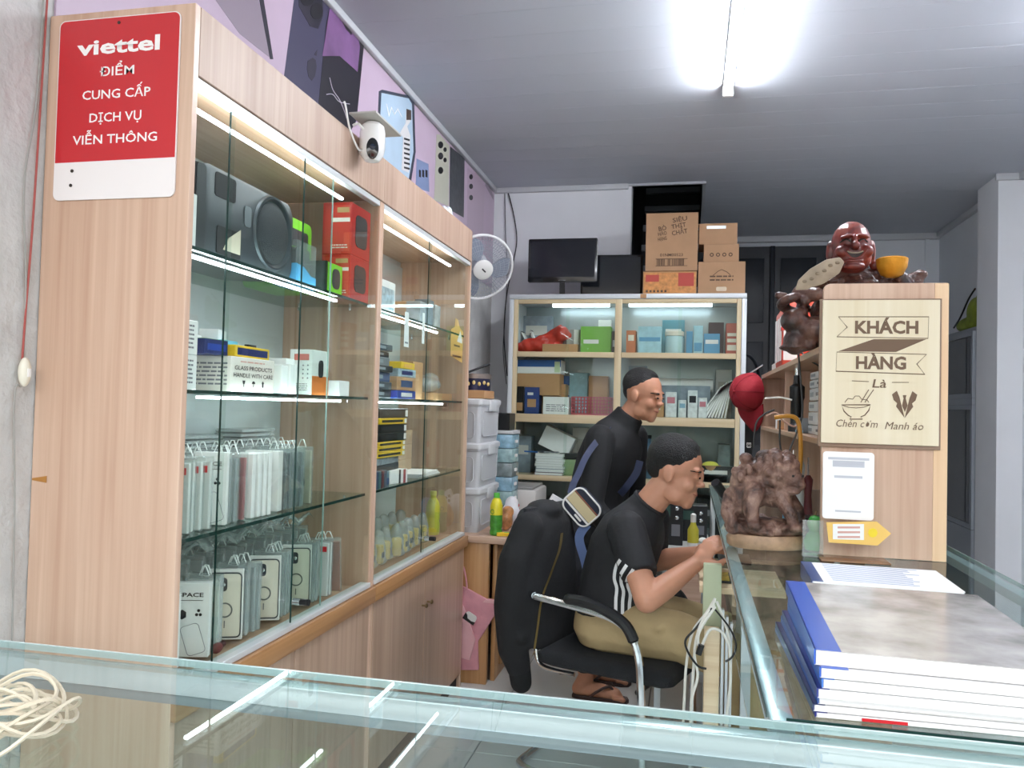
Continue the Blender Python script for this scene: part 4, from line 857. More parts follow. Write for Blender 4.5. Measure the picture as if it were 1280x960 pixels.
for k in range(8):
    h = (.018, .022, .014, .016, .014, .016, .014, .018)[k]; c = ('#7c3340', '#31476f', '#c9ccd2', '#e8e6e0', '#d9d9da', '#eeeae2', '#cfd4da', '#eceae6')[k]
    t = thing('book', f'{["maroon bottom", "navy second", "silver third", "ivory fourth", "grey fifth", "cream sixth", "pale blue seventh", "white topmost"][k]} book of the flat stack in the rear cabinet', 'book', (P(687, 580, Y=4.9).x+.004*(k % 3), 4.92, z), .02*(k % 3)); MB().box(-.085, .085, -.055, .055, .001, h-.002).build('pages', PAPER, t); MB().box(-.087, .087, -.057, .057, 0, .0015).build('cover', mat('bk%d' % k, c, .5), t); MB().box(-.087, .087, -.057, .057, h-.0022, h-.0006).build('cover', mat('bk%d' % k), t); MB().box(-.0875, -.085, -.057, .057, 0, h-.0006).build('spine', mat('bk%d' % k), t); z += h
t = thing('storage_box', 'green storage box with a dark lid behind the shoulder bag strap', 'box', (P(722, 575, Y=4.95).x, 4.98, zr)); MB().box(-.10, .09, -.06, .06, 0, .10).build('tub', mat('sage_green', '#8ea67a', .4), t, bev=.006); MB().box(-.11, .10, -.07, .07, .101, .135).build('lid', mat('lid_black', '#25292a', .4), t, bev=.006)
t = thing('bottle', 'dark blue bottle behind the two men in the rear cabinet', 'bottle', (P(810, 560, Y=4.97).x, 4.97, zr)); MB().lathe([(.045, 0), (.05, .01), (.05, .16), (.03, .2), (.018, .215), (.018, .24)], n=20).build('bottle_body', mat('steel_blue', '#4c6a82', .3), t); MB().cyl((0, 0, .24), (0, 0, .262), .021, n=14).build('cap', BLACK, t)
for k, (px, w, h, c) in enumerate(((848, .09, .17, '#a9b7b9'), (868, .07, .20, '#6f6a60'), (905, .07, .22, '#8f9c9a'))):
    carton('gadget_box', ['pale grey box above the seated man in the rear cabinet', 'brown grey box above the seated man in the rear cabinet', 'tall grey box at the right end of the third row'][k], 'box', (P(px, 560, Y=5.02).x, 5.05, zr), (w, .1, h), mat('gb%d' % k, c, .5, var=.25, vscale=25))
t = thing('bowl', 'tan bowl of yellow sponges in the rear cabinet', 'bowl', (P(888, 575, Y=4.93).x, 4.93, zr+.052)); MB().lathe([(.03, 0), (.05, .012), (.062, .045), (.058, .045), (.045, .015), (.004, .01)], n=22).build('bowl_body', KRAFT, t); MB().ell((0, 0, .045), (.048, .04, .022)).build('sponge', mat('lemon', '#e4de5a', .6), t)
carton('white_box', 'flat white box under the tan bowl in the rear cabinet', 'box', (P(888, 575, Y=4.93).x, 4.94, zr), (.2, .12, .051), TEALB)
zr = .405
for k, (x, w, h, c, l) in enumerate(((-.95, .2, .3, '#33383b', 'black equipment case'), (-.72, .18, .22, '#7d868a', 'grey equipment case'), (-.28, .2, .33, '#20262a', 'dark equipment box'), (-.06, .18, .26, '#2b3234', 'black amplifier box'), (.15, .2, .35, '#23282a', 'dark audio box'))):
    q = carton('equipment_box', f'{l} in the lowest row of the rear cabinet', 'box', (x, 5.04, zr), (w, .2, h), mat('eq%d' % k, c, .4), prints=[('y-', .1, .9, .7, .8, GREYINK), ('y-', .1, .5, .2, .5, mat('eqp', '#4a5354', .4))])
# smaller goods filling the rear cabinet
extra = [('white_box', 'thin white box standing between the green box and the centre post', 748, 764, 400, 1.6105, 5.1, .06, PAPER), ('grey_box', 'grey carton at the back left of the top row of the rear cabinet', 652, 690, 395, 1.6105, 5.14, .07, mat('grey_box')),
         ('teal_box', 'dark teal box at the back behind the round tub', 828, 856, 400, 1.6105, 5.12, .07, mat('deep_teal', '#4f8a96', .5)), ('kraft_box', 'flat brown box on the second row below the teal boxes', 800, 830, 503, 1.2285, 4.9, .05, KRAFT),
         ('blue_box', 'bright blue box at the back of the second row left', 700, 716, 470, 1.2285, 5.13, .07, mat('royal_blue')), ('white_box', 'white carton behind the leaning notebooks', 895, 915, 462, 1.2285, 5.14, .06, PAPER),
         ('grey_box', 'grey box at the left end of the third row of the rear cabinet', 643, 664, 545, .8555, 5.0, .12, mat('grey_box')), ('white_box', 'white box behind the green storage box in the third row', 716, 752, 535, .8555, 5.13, .08, CARDW),
         ('teal_box', 'pale teal box behind the seated man in the third row', 832, 846, 552, .8555, 5.12, .08, TEALB), ('dark_box', 'black device at the right end of the third row', 872, 916, 583, .8555, 4.88, .04, BLACK),
         ('red_box', 'small red box in the third row behind the blue bottle', 786, 800, 560, .8555, 5.1, .08, RED2)]
for n_, l_, a_, b_, t_, z_, y_, d_, m_x in extra: cbox(n_, l_, a_, b_, t_, z_, y_, d_, m_x, prints=[('y-', .15, .85, .5, .75, mat('eqp2', '#d5d2cb', .5))])
for k in range(5):
    p = P(664+6*k, 566, Y=4.9); t = thing('pen', f'{["blue", "black", "white", "navy", "grey"][k]} pen lying on the flat book stack in the rear cabinet', 'pen', (p.x, 4.90+.006*k, .9885+.0), rz=.25*k-.4); MB().cyl((-.05, 0, .005), (.05, 0, .005), .0045, n=8).build('barrel', mat('pen%d' % k, ('#2f6fc0', '#1a1a1c', '#e4e4e4', '#1f2f6a', '#7d8288')[k], .4), t); MB().cyl((.05, 0, .005), (.062, 0, .005), .0045, .001, n=8).build('tip', CHROME, t)
MB().box(X0+.03, X1-.03, YB, YB+.015, .06, .355).build('base_door', OAKX, rc)

# ---- on top of the rear cabinet
ztop = ZT+.0005
def monitor(label, px0, px1, pyt, pyb, Y, ry, stand, logo):
    a, b = P(px0, pyt, Y=Y), P(px1, pyb, Y=Y); w, h = (b.x-a.x), (a.z-b.z); xc = (a.x+b.x)/2
    t = thing('monitor', label, 'monitor', (xc, Y, ztop)); zb = b.z-ztop if stand else .004
    F = frame((0, 0, zb+h/2), Vector((1, ry, 0)), RZ)
    MB().prism(rrect(w, h, .008), F, -.03, 0).build('bezel', mat('monitor_black', '#131417', .2, coat=.5), t, bev=.002)
    MB().prism(rrect(w-.03, h-.045, .002, 2, 0, .008), F, 0, .0006).build('screen', mat('screen_off', '#1b1e24', .12), t)
    MB().prism(rrect(w*.6, h*.6, .02), F, -.055, -.03).build('rear_shell', BLACK, t)
    if logo: text('SAMSUNG', F @ Matrix.Translation((0, -h/2+.009, .0005)), .006, mat('silver_ink', '#b9bcc0', .4), t, w=.045)
    if stand:
        MB().box(-.015, .015, .0, .03, 0, zb+.01).build('neck', BLACK, t); MB().lathe([(.11, 0), (.11, .006), (.02, .012)], (0, .02, 0), 28, sy=.7).build('foot', BLACK, t)
    else:
        MB().box(-w/2-.02, w/2-.03, -.04, .06, 0, .012).build('foot', BLACK, t, bev=.004)
monitor('wide black monitor on its stand at the left of the rear cabinet top', 661, 746, 299, 352, 4.93, 0, True, True)
monitor('second black monitor standing lower beside the tall carton', 727, 803, 308, 361, 5.06, .04, False, False)
BROWNINK = mat('carton_ink', '#5a4432', .7)
fb = cbox('carton', 'flat carton with red and yellow print under the tall carton', 804, 871, 339, ztop, 4.88, .30, KRAFT, prints=[('y-', .02, .98, .06, .94, mat('noodle_print', '#c98a4e', .6, var=.3, vscale=40)), ('y-', .05, .3, .55, .85, mat('noodle_red', '#b5463a', .6)), ('y-', .66, .95, .35, .92, mat('noodle_red'))])
for k in range(6): MB().box(-.14+k*.022, -.127+k*.022, -.1516, -.151, .012, .026).build('printed_mark', BROWNINK, fb)
zf = P(838, 339, Y=4.88).z+.001
tc_ = cbox('carton', 'tall brown carton with slanted black lettering on the flat printed carton', 808, 873, 266, zf, 4.87, .30, mat('carton_tan', '#b08a68', .75, var=.05, vscale=10))
w_, h_ = P(873, 266, Y=4.87).x-P(808, 266, Y=4.87).x, P(840, 266, Y=4.87).z-zf
for s, u, v, wf, hf in (('SIÊU', .65, .88, .28, .075), ('THỊT', .63, .77, .28, .075), ('CHẤT', .65, .66, .3, .075), ('BÒ', .32, .73, .15, .075), ('HẢO', .32, .64, .17, .06), ('HẠNG', .32, .55, .17, .06), ('01NM00523', .5, .27, .44, .05)):
    up_ = Vector((0, 0, 1)); rt_ = Vector((1, 0, .16)) if v > .5 else RX
    text(s, frame(((u-.5)*w_, -.1508, v*h_), rt_, up_), hf*h_, BROWNINK, tc_, bold=.015, w=wf*w_)
bar = MB()
for k in range(22):
    if random.random() < .75: bar.box((-.28+k*.0265)*w_, (-.268+k*.0265+random.random()*.008)*w_, -.1512, -.1505, .09*h_, .2*h_)
bar.box(-.3*w_, .31*w_, -.1512, -.1505, .2*h_, .21*h_).box(-.3*w_, .31*w_, -.1512, -.1505, .08*h_, .088*h_)
bar.build('barcode', BROWNINK, tc_)
b1 = cbox('carton', 'lowest brown carton of the right stack on the rear cabinet', 873, 932, 327, ztop, 4.88, .28, mat('carton_tan'))
fineprint(b1, (P(932, 327, Y=4.88).x-P(873, 327, Y=4.88).x, .28, P(902, 327, Y=4.88).z-ztop), 'y-', .25, .75, .38, .6, 2, BROWNINK, 6)
MB().tube([(-.05, -.1405, .11), (-.02, -.1405, .135), (0, -.1405, .145), (.03, -.1405, .13), (.05, -.1405, .112)], .0025, 4).build('printed_arc', BROWNINK, b1)
MB().prism(rrect(.06, .025, .008), frame((0, -.141, .03), RX, RZ), 0, .0006).build('tape', mat('clear_tape', '#d8c7ae', .25), b1)
z2_ = P(902, 327, Y=4.88).z+.001
b2 = cbox('carton', 'middle brown carton with four round marks on the rear cabinet', 880, 924, 305, z2_, 4.89, .24, mat('carton_tan'))
for k in range(4):
    MB().lathe([(.012, 0), (.012, .0006), (.006, .0006), (.006, 0)], (-.055+k*.036, -.1203, .042), 14, axis=-RY, cap=False).build('printed_mark', BROWNINK, b2)
z3_ = P(902, 305, Y=4.89).z+.001
b3 = cbox('carton', 'topmost brown carton with loose flaps and a taped label', 874, 922, 279, z3_, 4.9, .24, mat('carton_tan'), prints=[('y-', .2, .7, .74, .88, mat('tape_white', '#d9e0e4', .2))])
hh3 = P(898, 279, Y=4.9).z-z3_
MB().box(-.12, .11, -.11, .0, hh3+.001, hh3+.004, Matrix.Rotation(.06, 4, 'X')).build('flap', mat('carton_tan'), b3)
MB().box(-.10, .02, -.05, .09, hh3+.004, hh3+.007, Matrix.Rotation(-.07, 4, 'Y')).build('flap', mat('carton_tan'), b3)

# ================================================================ WALL FAN
fn = thing('wall_fan', 'white wall fan with round wire cage beside the display cabinet', 'fan', (-1.30, 4.55, 2.14), world=True)
fc_ = P(601, 334, Y=4.42); nrm = Vector((.50, -.74, -.45)).normalized()
u_ = nrm.orthogonal().normalized(); v_ = nrm.cross(u_)
FANW = mat('fan_white', '#d7d9de', .4); WIRE = mat('fan_wire', '#aeb4bf', .4)
def circ(c, r, n=48): return [c+u_*(math.cos(2*math.pi*k/n)*r)+v_*(math.sin(2*math.pi*k/n)*r) for k in range(n)]
RF = .188
MB().tube(circ(fc_, RF), .008, 8, True).build('cage_rim', mat('fan_rim', '#f0f0f0', .35), fn)
cg = MB()
for k in range(1, 7): cg.tube(circ(fc_+nrm*(.045*(1-(k/7)**2)), RF*k/7, 36), .0012, 4, True)
for k in range(60):
    t = 2*math.pi*k/60; d = u_*math.cos(t)+v_*math.sin(t)
    cg.tube([fc_+d*RF, fc_+d*RF*.85+nrm*.022, fc_+d*RF*.55+nrm*.038, fc_+d*.05+nrm*.046], .0011, 4)
    cg.tube([fc_+d*RF, fc_+d*RF*.85-nrm*.03, fc_+d*RF*.4-nrm*.045], .0011, 4)
o = cg.build('wire_cage', WIRE, fn)
MB().lathe([(.058, .040), (.058, .050), (.045, .058), (.003, .060)], fc_, 28, axis=nrm).build('hub_cap', mat('fan_hub', '#e9e8e4', .4), fn)
MB().prism(rrect(.008, .03, .003), frame(fc_+nrm*.0605, u_, v_), 0, .001).build('hub_mark', INK, fn)
MB().lathe([(.025, -.06), (.03, .0), (.028, .02), (.003, .03)], fc_, 20, axis=nrm).build('spinner', FANW, fn)
for k in range(3):
    mbk = MB(); rings = []
    for j in range(7):
        r = .03+(RF-.045)*j/6; ww = .35+.75*math.sin(math.pi*(j+.6)/7.4)
        a0 = k*2.094+.25*j/6; pts = []
        for s, off in ((-1, -.014), (1, .014)):
            t = a0+s*ww*.5; pts.append(fc_+(u_*math.cos(t)+v_*math.sin(t))*r+nrm*(off-.002))
        p, q = pts; e = nrm*.003; rings.append([p, q, q+e, p+e])
    mbk.loft(rings).build('blade', mat('fan_blade', '#8f97a6', .35), fn)
MB().lathe([(.05, -.16), (.06, -.13), (.06, -.07), (.045, -.05)], fc_, 20, axis=nrm).build('motor', FANW, fn)
mp_ = fc_-nrm*.13
MB().tube(bez([mp_, mp_+Vector((-.02, .0, -.10)), (-1.30, mp_.y+.04, mp_.z-.14)]), .016, 10).build('arm', FANW, fn)
MB().box(-1.329, -1.30, mp_.y-.02, mp_.y+.10, mp_.z-.24, mp_.z-.06).build('wall_bracket', FANW, fn, bev=.008)
# cords hanging down the partition
cd_ = thing('hanging_cord', 'thin dark cords running down the partition beside the fan', 'cord', (-1.22, 5.29, 1.3), world=True)
c_ = [P(a, b, Y=5.29) for a, b in ((635, 240), (642, 268), (646, 300), (641, 330), (633, 372), (630, 420), (634, 470))]
MB().tube(bez(c_), .004, 6).build('cord', mat('cord_dark', '#3b3b40', .5), cd_)
c_ = [P(a, b, Y=5.292) for a, b in ((631, 240), (632, 290), (634, 340), (631, 400), (629, 440), (633, 480))]
MB().tube(bez(c_), .003, 6).build('cord', mat('cord_grey', '#6b6b70', .5), cd_)

# ================================================================ DESK BESIDE THE CABINET
dk = thing('desk', 'oak desk holding the stacked grey bins beside the display cabinet', 'desk', (-1.03, 4.1, 0), world=True)
ZD = .672
MB().box(-1.328, -.80, 3.585, 4.82, ZD-.03, ZD).build('desk_top', OAKX, dk, bev=.002)
MB().box(-1.06, -.885, 3.60, 3.63, 0, ZD-.031).build('front_panel', wood('oak_desk', '#b27d4a', '#cb9b68', 'z'), dk, bev=.002)
MB().box(-.88, -.86, 3.66, 4.78, .0, ZD-.031).build('side_panel', wood('oak_desk'), dk, bev=.002)
MB().box(-1.328, -.88, 4.77, 4.80, 0, ZD-.031).build('rear_panel', wood('oak_desk'), dk)
MB().box(-.87, -.845, 3.75, 4.7, .05, .30).build('drawer', wood('oak_drawer', '#8a643d', '#a57d52', 'y'), dk, bev=.003)
BIN = mat('bin_grey', '#c4c5c8', .45)
def bin_(k, label):
    z = ZD+.0005+k*.2105; t = thing('storage_bin', label, 'bin', (-1.055, 3.86, z))
    def ring(w, d, zz): return [Vector((a, b, zz)) for a, b in rrect(w, d, .02)]
    MB().loft([ring(.18, .36, 0), ring(.195, .385, .17), ring(.20, .39, .172), ring(.20, .39, .182)]).build('tub', BIN, t, smooth=40)
    MB().loft([ring(.21, .40, .182), ring(.21, .40, .203), ring(.19, .38, .2095)]).build('lid', mat('bin_lid', '#d0d1d3', .45), t, smooth=40)
    for yy in (-1, 1): pass
    MB().tube([(.097+.0, a, .09+b) for a, b in rrect(.30, .12, .02, 4)], .003, 5, True).build('raised_panel', BIN, t)
    MB().tube([(a, -.189, .085+b) for a, b in rrect(.13, .12, .02, 4)], .003, 5, True).build('raised_panel', BIN, t)
    MB().box(.10, .112, -.06, .06, .15, .20).build('latch', mat('bin_lid'), t, bev=.004)
for k, l in enumerate(('lowest grey plastic storage bin on the oak desk', 'middle grey plastic storage bin of the stack of three', 'topmost grey plastic storage bin under the round tin')): bin_(k, l)
zb_ = ZD+.632+.001
carton('carton', 'flat brown carton between the topmost bin and the round tin', 'box', (-1.035, 3.80, zb_), (.165, .20, .038), KRAFT, prints=[('y-', .05, .3, .1, .9, ORANGE)])
t = thing('biscuit_tin', 'round navy tin with gold decoration on the flat carton', 'tin', (-1.03, 3.79, zb_+.0385))
MB().lathe([(.083, 0), (.083, .062)], n=36).build('tin_body', mat('tin_navy', '#1d1f3f', .3, .2), t)
MB().lathe([(.086, .056), (.086, .078), (.08, .08)], n=36).build('lid', mat('tin_lid', '#8a7f78', .35, .6), t)
for k in range(9):
    a = -2.9+k*.32; MB().ell((math.cos(a)*.083, math.sin(a)*.083, .03+.006*(k % 2)), (.008, .008, .010), None, 8, 6).build('gold_flower', mat('gold_paint', '#d9bd7a', .4), t)
t = thing('marker_pen', 'black pen lying tilted on the round tin', 'pen', (-1.03, 3.79, zb_+.1195), rz=.3); MB().cyl((-.03, 0, .006), (.075, 0, .05), .0055, n=10).build('barrel', BLACK, t); MB().cyl((.05, 0, .0395), (.076, 0, .0505), .0065, n=10).build('pen_cap', DGREY, t)
t = thing('drink_bottle', 'green tea bottle with a yellow label on the desk edge', 'bottle', (-.868, 3.655, ZD+.0005))
MB().lathe([(.024, 0), (.029, .006), (.029, .02), (.026, .03), (.029, .04), (.029, .095)], n=20).build('bottle_body', mat('tea_green', '#4f9a3a', .25, var=.3, vscale=40), t)
MB().lathe([(.0295, .094), (.0295, .135), (.022, .16), (.013, .172)], n=20).build('label', mat('tea_yellow', '#e2d334', .35), t); MB().lathe([(.014, .172), (.014, .192), (.011, .195)], n=16).build('cap', mat('cap_green', '#5ebc4b', .4), t)
MB().tube([(math.cos(k*.5)*.008-.012, -.0275, .11+math.sin(k*.5)*.010) for k in range(13)], .002, 5, True).build('label_ring', mat('tea_green_dark', '#3c8a2c', .4), t)
m_ = MB().ell((0, 0, .05), (.035, .03, .05)).ell((.01, 0, .09), (.03, .02, .03)); t = thing('snack_bag', 'orange and white snack bag beside the tea bottle', 'bag', (-.855, 3.80, ZD+.001)); remesh(m_, .006, 2, 'wrapper', mat('snack_print', '#c78a5a', .3, var=.6, vscale=30), t)
m_ = MB().ell((0, 0, .06), (.05, .04, .06)).ell((.0, .02, .11), (.035, .03, .04)); t = thing('plastic_bag', 'white plastic bag with red dots on the desk', 'bag', (-.86, 3.93, ZD+.001)); remesh(m_, .006, 2, 'wrapper', mat('bag_white', '#e2dfe2', .35, bump=.6, bscale=40), t)
for k in range(4): MB().ell((.05-.006*k, -.03+.02*k, .05+.018*k), (.006, .008, .008), None, 8, 6).build('red_dot', REDP, t)
carton('small_box', 'flat yellow and green box at the desk edge', 'box', (-.825, 3.64, ZD+.001), (.03, .07, .016), YELLOW, rz=-1.2, prints=[('z+', .1, .9, .5, .9, GREENB)])
dr = thing('drawer_tower', 'clear parts drawer tower behind the grey bins', 'drawers', (-.99, 4.22, ZD+.001), world=True)
for k in range(6):
    d = MB().box(-1.08, -.905, 4.14, 4.30, ZD+.002+k*.075, ZD+.074+k*.075).build('drawer', mat(['drawer_smoke', 'drawer_teal', 'drawer_blue'][k % 3], ['#7e8a8c', '#94b2b4', '#8fb5c9'][k % 3], .2, var=.3, vscale=30), dr, bev=.003)
    MB().box(-.906, -.898, 4.20, 4.24, ZD+.03+k*.075, ZD+.045+k*.075).build('pull', CARDW, d)
MB().box(-1.085, -.90, 4.135, 4.305, ZD+.452, ZD+.47).build('top', BIN, dr, bev=.003)
carton('black_box', 'black box on top of the clear parts drawers', 'box', (-1.0, 4.21, ZD+.472), (.15, .14, .09), BLACK)
pr = thing('printer', 'white printer on the desk behind the tea bottle', 'printer', (-.93, 4.52, ZD+.001), world=True)
MB().box(-1.08, -.815, 4.36, 4.70, ZD+.001, ZD+.14).build('body', mat('printer_white', '#cfcac6', .45), pr, bev=.012)
MB().box(-1.06, -.835, 4.38, 4.68, ZD+.141, ZD+.155).build('lid', mat('printer_grey', '#8d8a88', .4), pr, bev=.004)
t = carton('phone_box', 'white phone box with three camera rings leaning on the printer', 'box', (-.755, 4.30, ZD-.02), (.075, .02, .155), PAPER, tilt=(0, .5, .2))
for a, b in ((-.018, .12), (.004, .12), (-.007, .098)): MB().lathe([(.008, 0), (.008, .002), (.004, .002)], (a, -.0105, b), 14, axis=-RY).build('printed_lens', INK, t)
st_ = thing('stool', 'low grey side table holding the phone box beside the desk', 'table', (-.66, 4.35, 0), world=True)
MB().box(-.79, -.50, 4.15, 4.60, ZD-.06, ZD-.03).build('table_top', mat('table_grey', '#9a9a98', .5), st_, bev=.003)
for a in (-.77, -.52):
    for b in (4.17, 4.58): MB().cyl((a, b, 0), (a, b, ZD-.061), .014, n=10).build('leg', ALU, st_)
m_ = MB().ell((0, 0, .04), (.08, .06, .04)).ell((.04, .02, .07), (.05, .05, .04)); t = thing('cloth', 'crumpled light blue cloth behind the shoulder bag', 'cloth', (-.62, 4.28, ZD-.029)); remesh(m_, .007, 2, 'folds', mat('cloth_blue', '#7f97bd', .8, bump=.5, bscale=30), t)
m_ = MB().ell((0, 0, .06), (.09, .08, .06)).ell((.05, 0, .1), (.05, .06, .05)); t = thing('plastic_bag', 'black crumpled bag on the low table behind the standing man', 'bag', (-.60, 4.48, ZD-.029)); remesh(m_, .007, 2, 'wrapper', mat('bag_black', '#1e2022', .3, bump=.8, bscale=30), t)

# pink bag hanging at the desk
pk = thing('pink_bag', 'pink bag with a black and white patch hanging at the desk panel', 'bag', (-.955, 3.585, .15), world=True)
PINK = mat('pink_fabric', '#dc9aa4', .6, var=.12, vscale=14, bump=.5, bscale=25)
def bagface(pts, Y, th, m, name, parent, bev=.005):
    q = [P(a, b, Y=Y) for a, b in pts]
    return MB().prism([(p.x, p.z) for p in q], frame((0, Y, 0), RX, RZ), -th, 0).build(name, m, parent, bev=bev, seg=3)
bk = bagface([(572, 730), (584, 736), (608, 749), (622, 750), (617, 771), (604, 792), (597, 802), (598, 838), (573, 838)], 3.58, .016, PINK, 'bag_body', pk)
bagface([(571, 742), (580, 760), (594, 800), (587, 826), (572, 822)], 3.5635, .012, mat('pink_light', '#e6b3b8', .6, bump=.5, bscale=25), 'front_fold', pk)
bagface([(607, 749.5), (622, 750.5), (620, 755), (603, 753)], 3.5635, .004, mat('pink_light'), 'hem', pk, .001)
MB().tube(bez([P(573, 735, Y=3.57), P(574, 715, Y=3.575), P(578, 707, Y=3.58), P(582, 720, Y=3.575), P(584, 738, Y=3.57)]), .004, 6).build('handle', PINK, pk)
Fk = frame(P(588, 772, Y=3.549), Vector((.85, 0, -.5)), Vector((.5, 0, .85)))
MB().prism(rrect(.056, .042, .014), Fk, 0, .004).build('patch_white', CARDW, pk)
MB().prism([(-.030, -.021), (.030, -.021), (.030, -.004), (.012, -.010), (-.010, -.008), (-.018, .004), (-.030, .010)], Fk, .004, .006).build('patch_black', BLACK, pk)
# ================================================================ GLASS COUNTERS
CG = clear('counter_glass', '#f5fbfa', 1.1, .015)
PALEEDGE = mat('glass_edge_bright', '#c6d5d5', .15, coat=.5)
fc2 = thing('front_counter', 'long glass counter with aluminium rails in the foreground', 'counter', (-.35, .75, 0), world=True)
MB().box(-1.32, .72, .42, .998, .902, .910).build('top_glass', CG, fc2)
MB().box(-1.32, .72, .998, 1.0015, .901, .9105).build('glass_edge', PALEEDGE, fc2)
MB().box(-1.32, .72, .968, .994, .872, .9005).build('rail', mat('rail_alu', '#cfd6d8', .25, .6), fc2, bev=.003)
MB().box(-1.32, .72, .972, .99, .858, .8715).build('rail_lip', mat('rail_grey', '#8f989b', .3, .6), fc2, bev=.002)
MB().box(-1.32, .72, .980, .985, .12, .858).build('front_glass', CG, fc2)
MB().box(-1.32, .72, .42, .994, .06, .12).build('base', ALU, fc2, bev=.004)
MB().box(-1.32, .72, .418, .442, .86, .9005).build('rail', mat('rail_alu'), fc2, bev=.003)
for x in (-1.31, .70):
    for y in (.43, .98): MB().box(x-.012, x+.012, y-.012, y+.012, 0, .872).build('post', ALU, fc2, bev=.002)
rcn = thing('side_counter', 'glass topped counter running back under the oak shelf unit', 'counter', (.40, 2.5, 0), world=True)
XA, XB, YA, YZ = .098, .712, 1.012, 4.10
poly = [(XB, YA), (XB, YZ), (XA, YZ), (XA, YA+.02), (XA+.006, YA+.006), (XA+.02, YA)]
MB().prism(poly, I4, .902, .910).build('top_glass', CG, rcn)
MB().box(XA-.0012, XA, YA+.02, YZ, .9015, .9105).build('glass_edge', mat('edge_dark', '#4a5f5c', .2), rcn)
MB().box(XB, XB+.0015, YA, YZ, .9015, .9105).build('glass_edge', GEDGEL, rcn)
MB().box(XA+.02, XB, YA-.0015, YA, .9015, .9105).build('glass_edge', GEDGE, rcn)
MB().box(XA+.002, XA+.032, YA+.01, YZ, .878, .9005).build('rail', mat('rail_pale', '#c3d3d6', .3, .4), rcn, bev=.003)
MB().box(XB-.03, XB-.002, YA+.01, YZ, .878, .9005).build('rail', mat('rail_pale'), rcn, bev=.003)
MB().box(XB-.022, XB-.016, YA+.02, YZ, .10, .877).build('outer_glass', CG, rcn)
MB().box(XA+.04, XB-.03, YA+.02, YZ-.02, .585, .592).build('shelf_glass', CG, rcn)
MB().box(XA+.06, XB-.03, 2.95, YZ-.02, .06, .56).build('base_cabinet', OAKY, rcn)
for y in (1.03, YZ-.03):
    for x in (XA+.02, XB-.02): MB().box(x-.012, x+.012, y-.012, y+.012, 0, .877).build('post', ALU, rcn, bev=.002)
MB().box(.055, .100, 2.50, 2.56, 0, .615).build('wood_post', PALEW, rcn, bev=.004)
for k in range(3): MB().box(.104+k*.012, .112+k*.012, 2.50, 2.53, 0, .68-.02*k).build('sliding_track', ALU, rcn, bev=.001)
MB().box(.05, .105, 2.57, 2.60, .60, .80).build('painted_lit_panel', mat('sage_painted_light', '#b9c0a0', .5), rcn, bev=.003)  # yellowish light on the panel is put into its pale colour
MB().box(.04, .30, 2.62, 2.95, .70, .72).build('work_ledge', PALEW, rcn, bev=.002)
for b in ((.17, .20, 2.64, 2.67, 0, .70), (.17, .20, 2.9, 2.93, 0, .70)): MB().box(*b).build('ledge_leg', ALU, rcn)
# white wires hanging by the wood post
wr = thing('cable_bundle', 'bundle of white cables hanging beside the wood post under the counter', 'cable', (.06, 2.47, 0), world=True)
CW = mat('cable_white', '#e6e3da', .4); CB = mat('cable_black', '#232323', .4)
def wpath(pts, Y): return bez([P(a, b, Y=Y+c) for a, b, c in pts], 8)
for k, pts in enumerate(([(894, 748, 0), (884, 765, 0), (866, 790, 0), (858, 830, .01), (855, 880, .02), (853, 930, .02)], [(894, 750, 0), (880, 775, 0), (870, 800, 0), (866, 850, .01), (863, 900, .02), (862, 940, .02)],
                         [(896, 752, 0), (905, 775, 0), (911, 800, 0), (913, 850, 0), (908, 900, .02), (908, 930, .02)], [(893, 755, 0), (876, 780, -.01), (868, 815, 0), (872, 845, 0), (864, 880, 0), (865, 940, 0)],
                         [(894, 758, 0), (874, 790, -.01), (875, 810, 0), (885, 790, 0), (893, 786, 0), (904, 792, 0), (912, 810, 0)])):
    MB().tube(wpath(pts, 2.46-.005*k), .0042, 6).build('white_cable', CW, wr)
MB().tube(wpath([(890, 760, 0), (870, 785, 0), (857, 800, 0), (860, 815, 0), (872, 832, 0), (883, 836, 0)], 2.44), .0035, 6).build('black_cable', CB, wr)
MB().tube(wpath([(894, 762, 0), (912, 785, 0), (920, 805, 0), (916, 820, 0), (907, 827, 0)], 2.44), .003, 6).build('black_cable', CB, wr)
MB().cyl(P(873, 818, Y=2.43), P(877, 806, Y=2.43), .009, n=10).build('plug', BLACK, wr)
# beige cable coil on the front counter
cl = thing('cable_coil', 'tangled coil of beige cable on the left end of the front counter', 'cable', (-.72, .77, .911), world=True)
rg = random.Random(5); COILM = mat('coil_beige', '#cfc3ac', .5)
for k in range(11):
    c = Vector((-.70+rg.uniform(-.02, .02), .715+rg.uniform(-.015, .015), .918+.003*k)); r = rg.uniform(.045, .085); tx, ty = rg.uniform(-.3, .3), rg.uniform(-.3, .3)
    E_ = Euler((tx, ty, rg.uniform(0, 6))).to_matrix()
    ring = [c+E_ @ Vector((math.cos(t*.209)*r, math.sin(t*.209)*r*.7, .006*math.sin(3*t*.209))) for t in range(30)]
    low = min(p.z for p in ring)
    if low < .9135: ring = [p+Vector((0, 0, .9135-low)) for p in ring]
    MB().tube(ring, .0022, 5, True).build('cable_loop', COILM, cl)

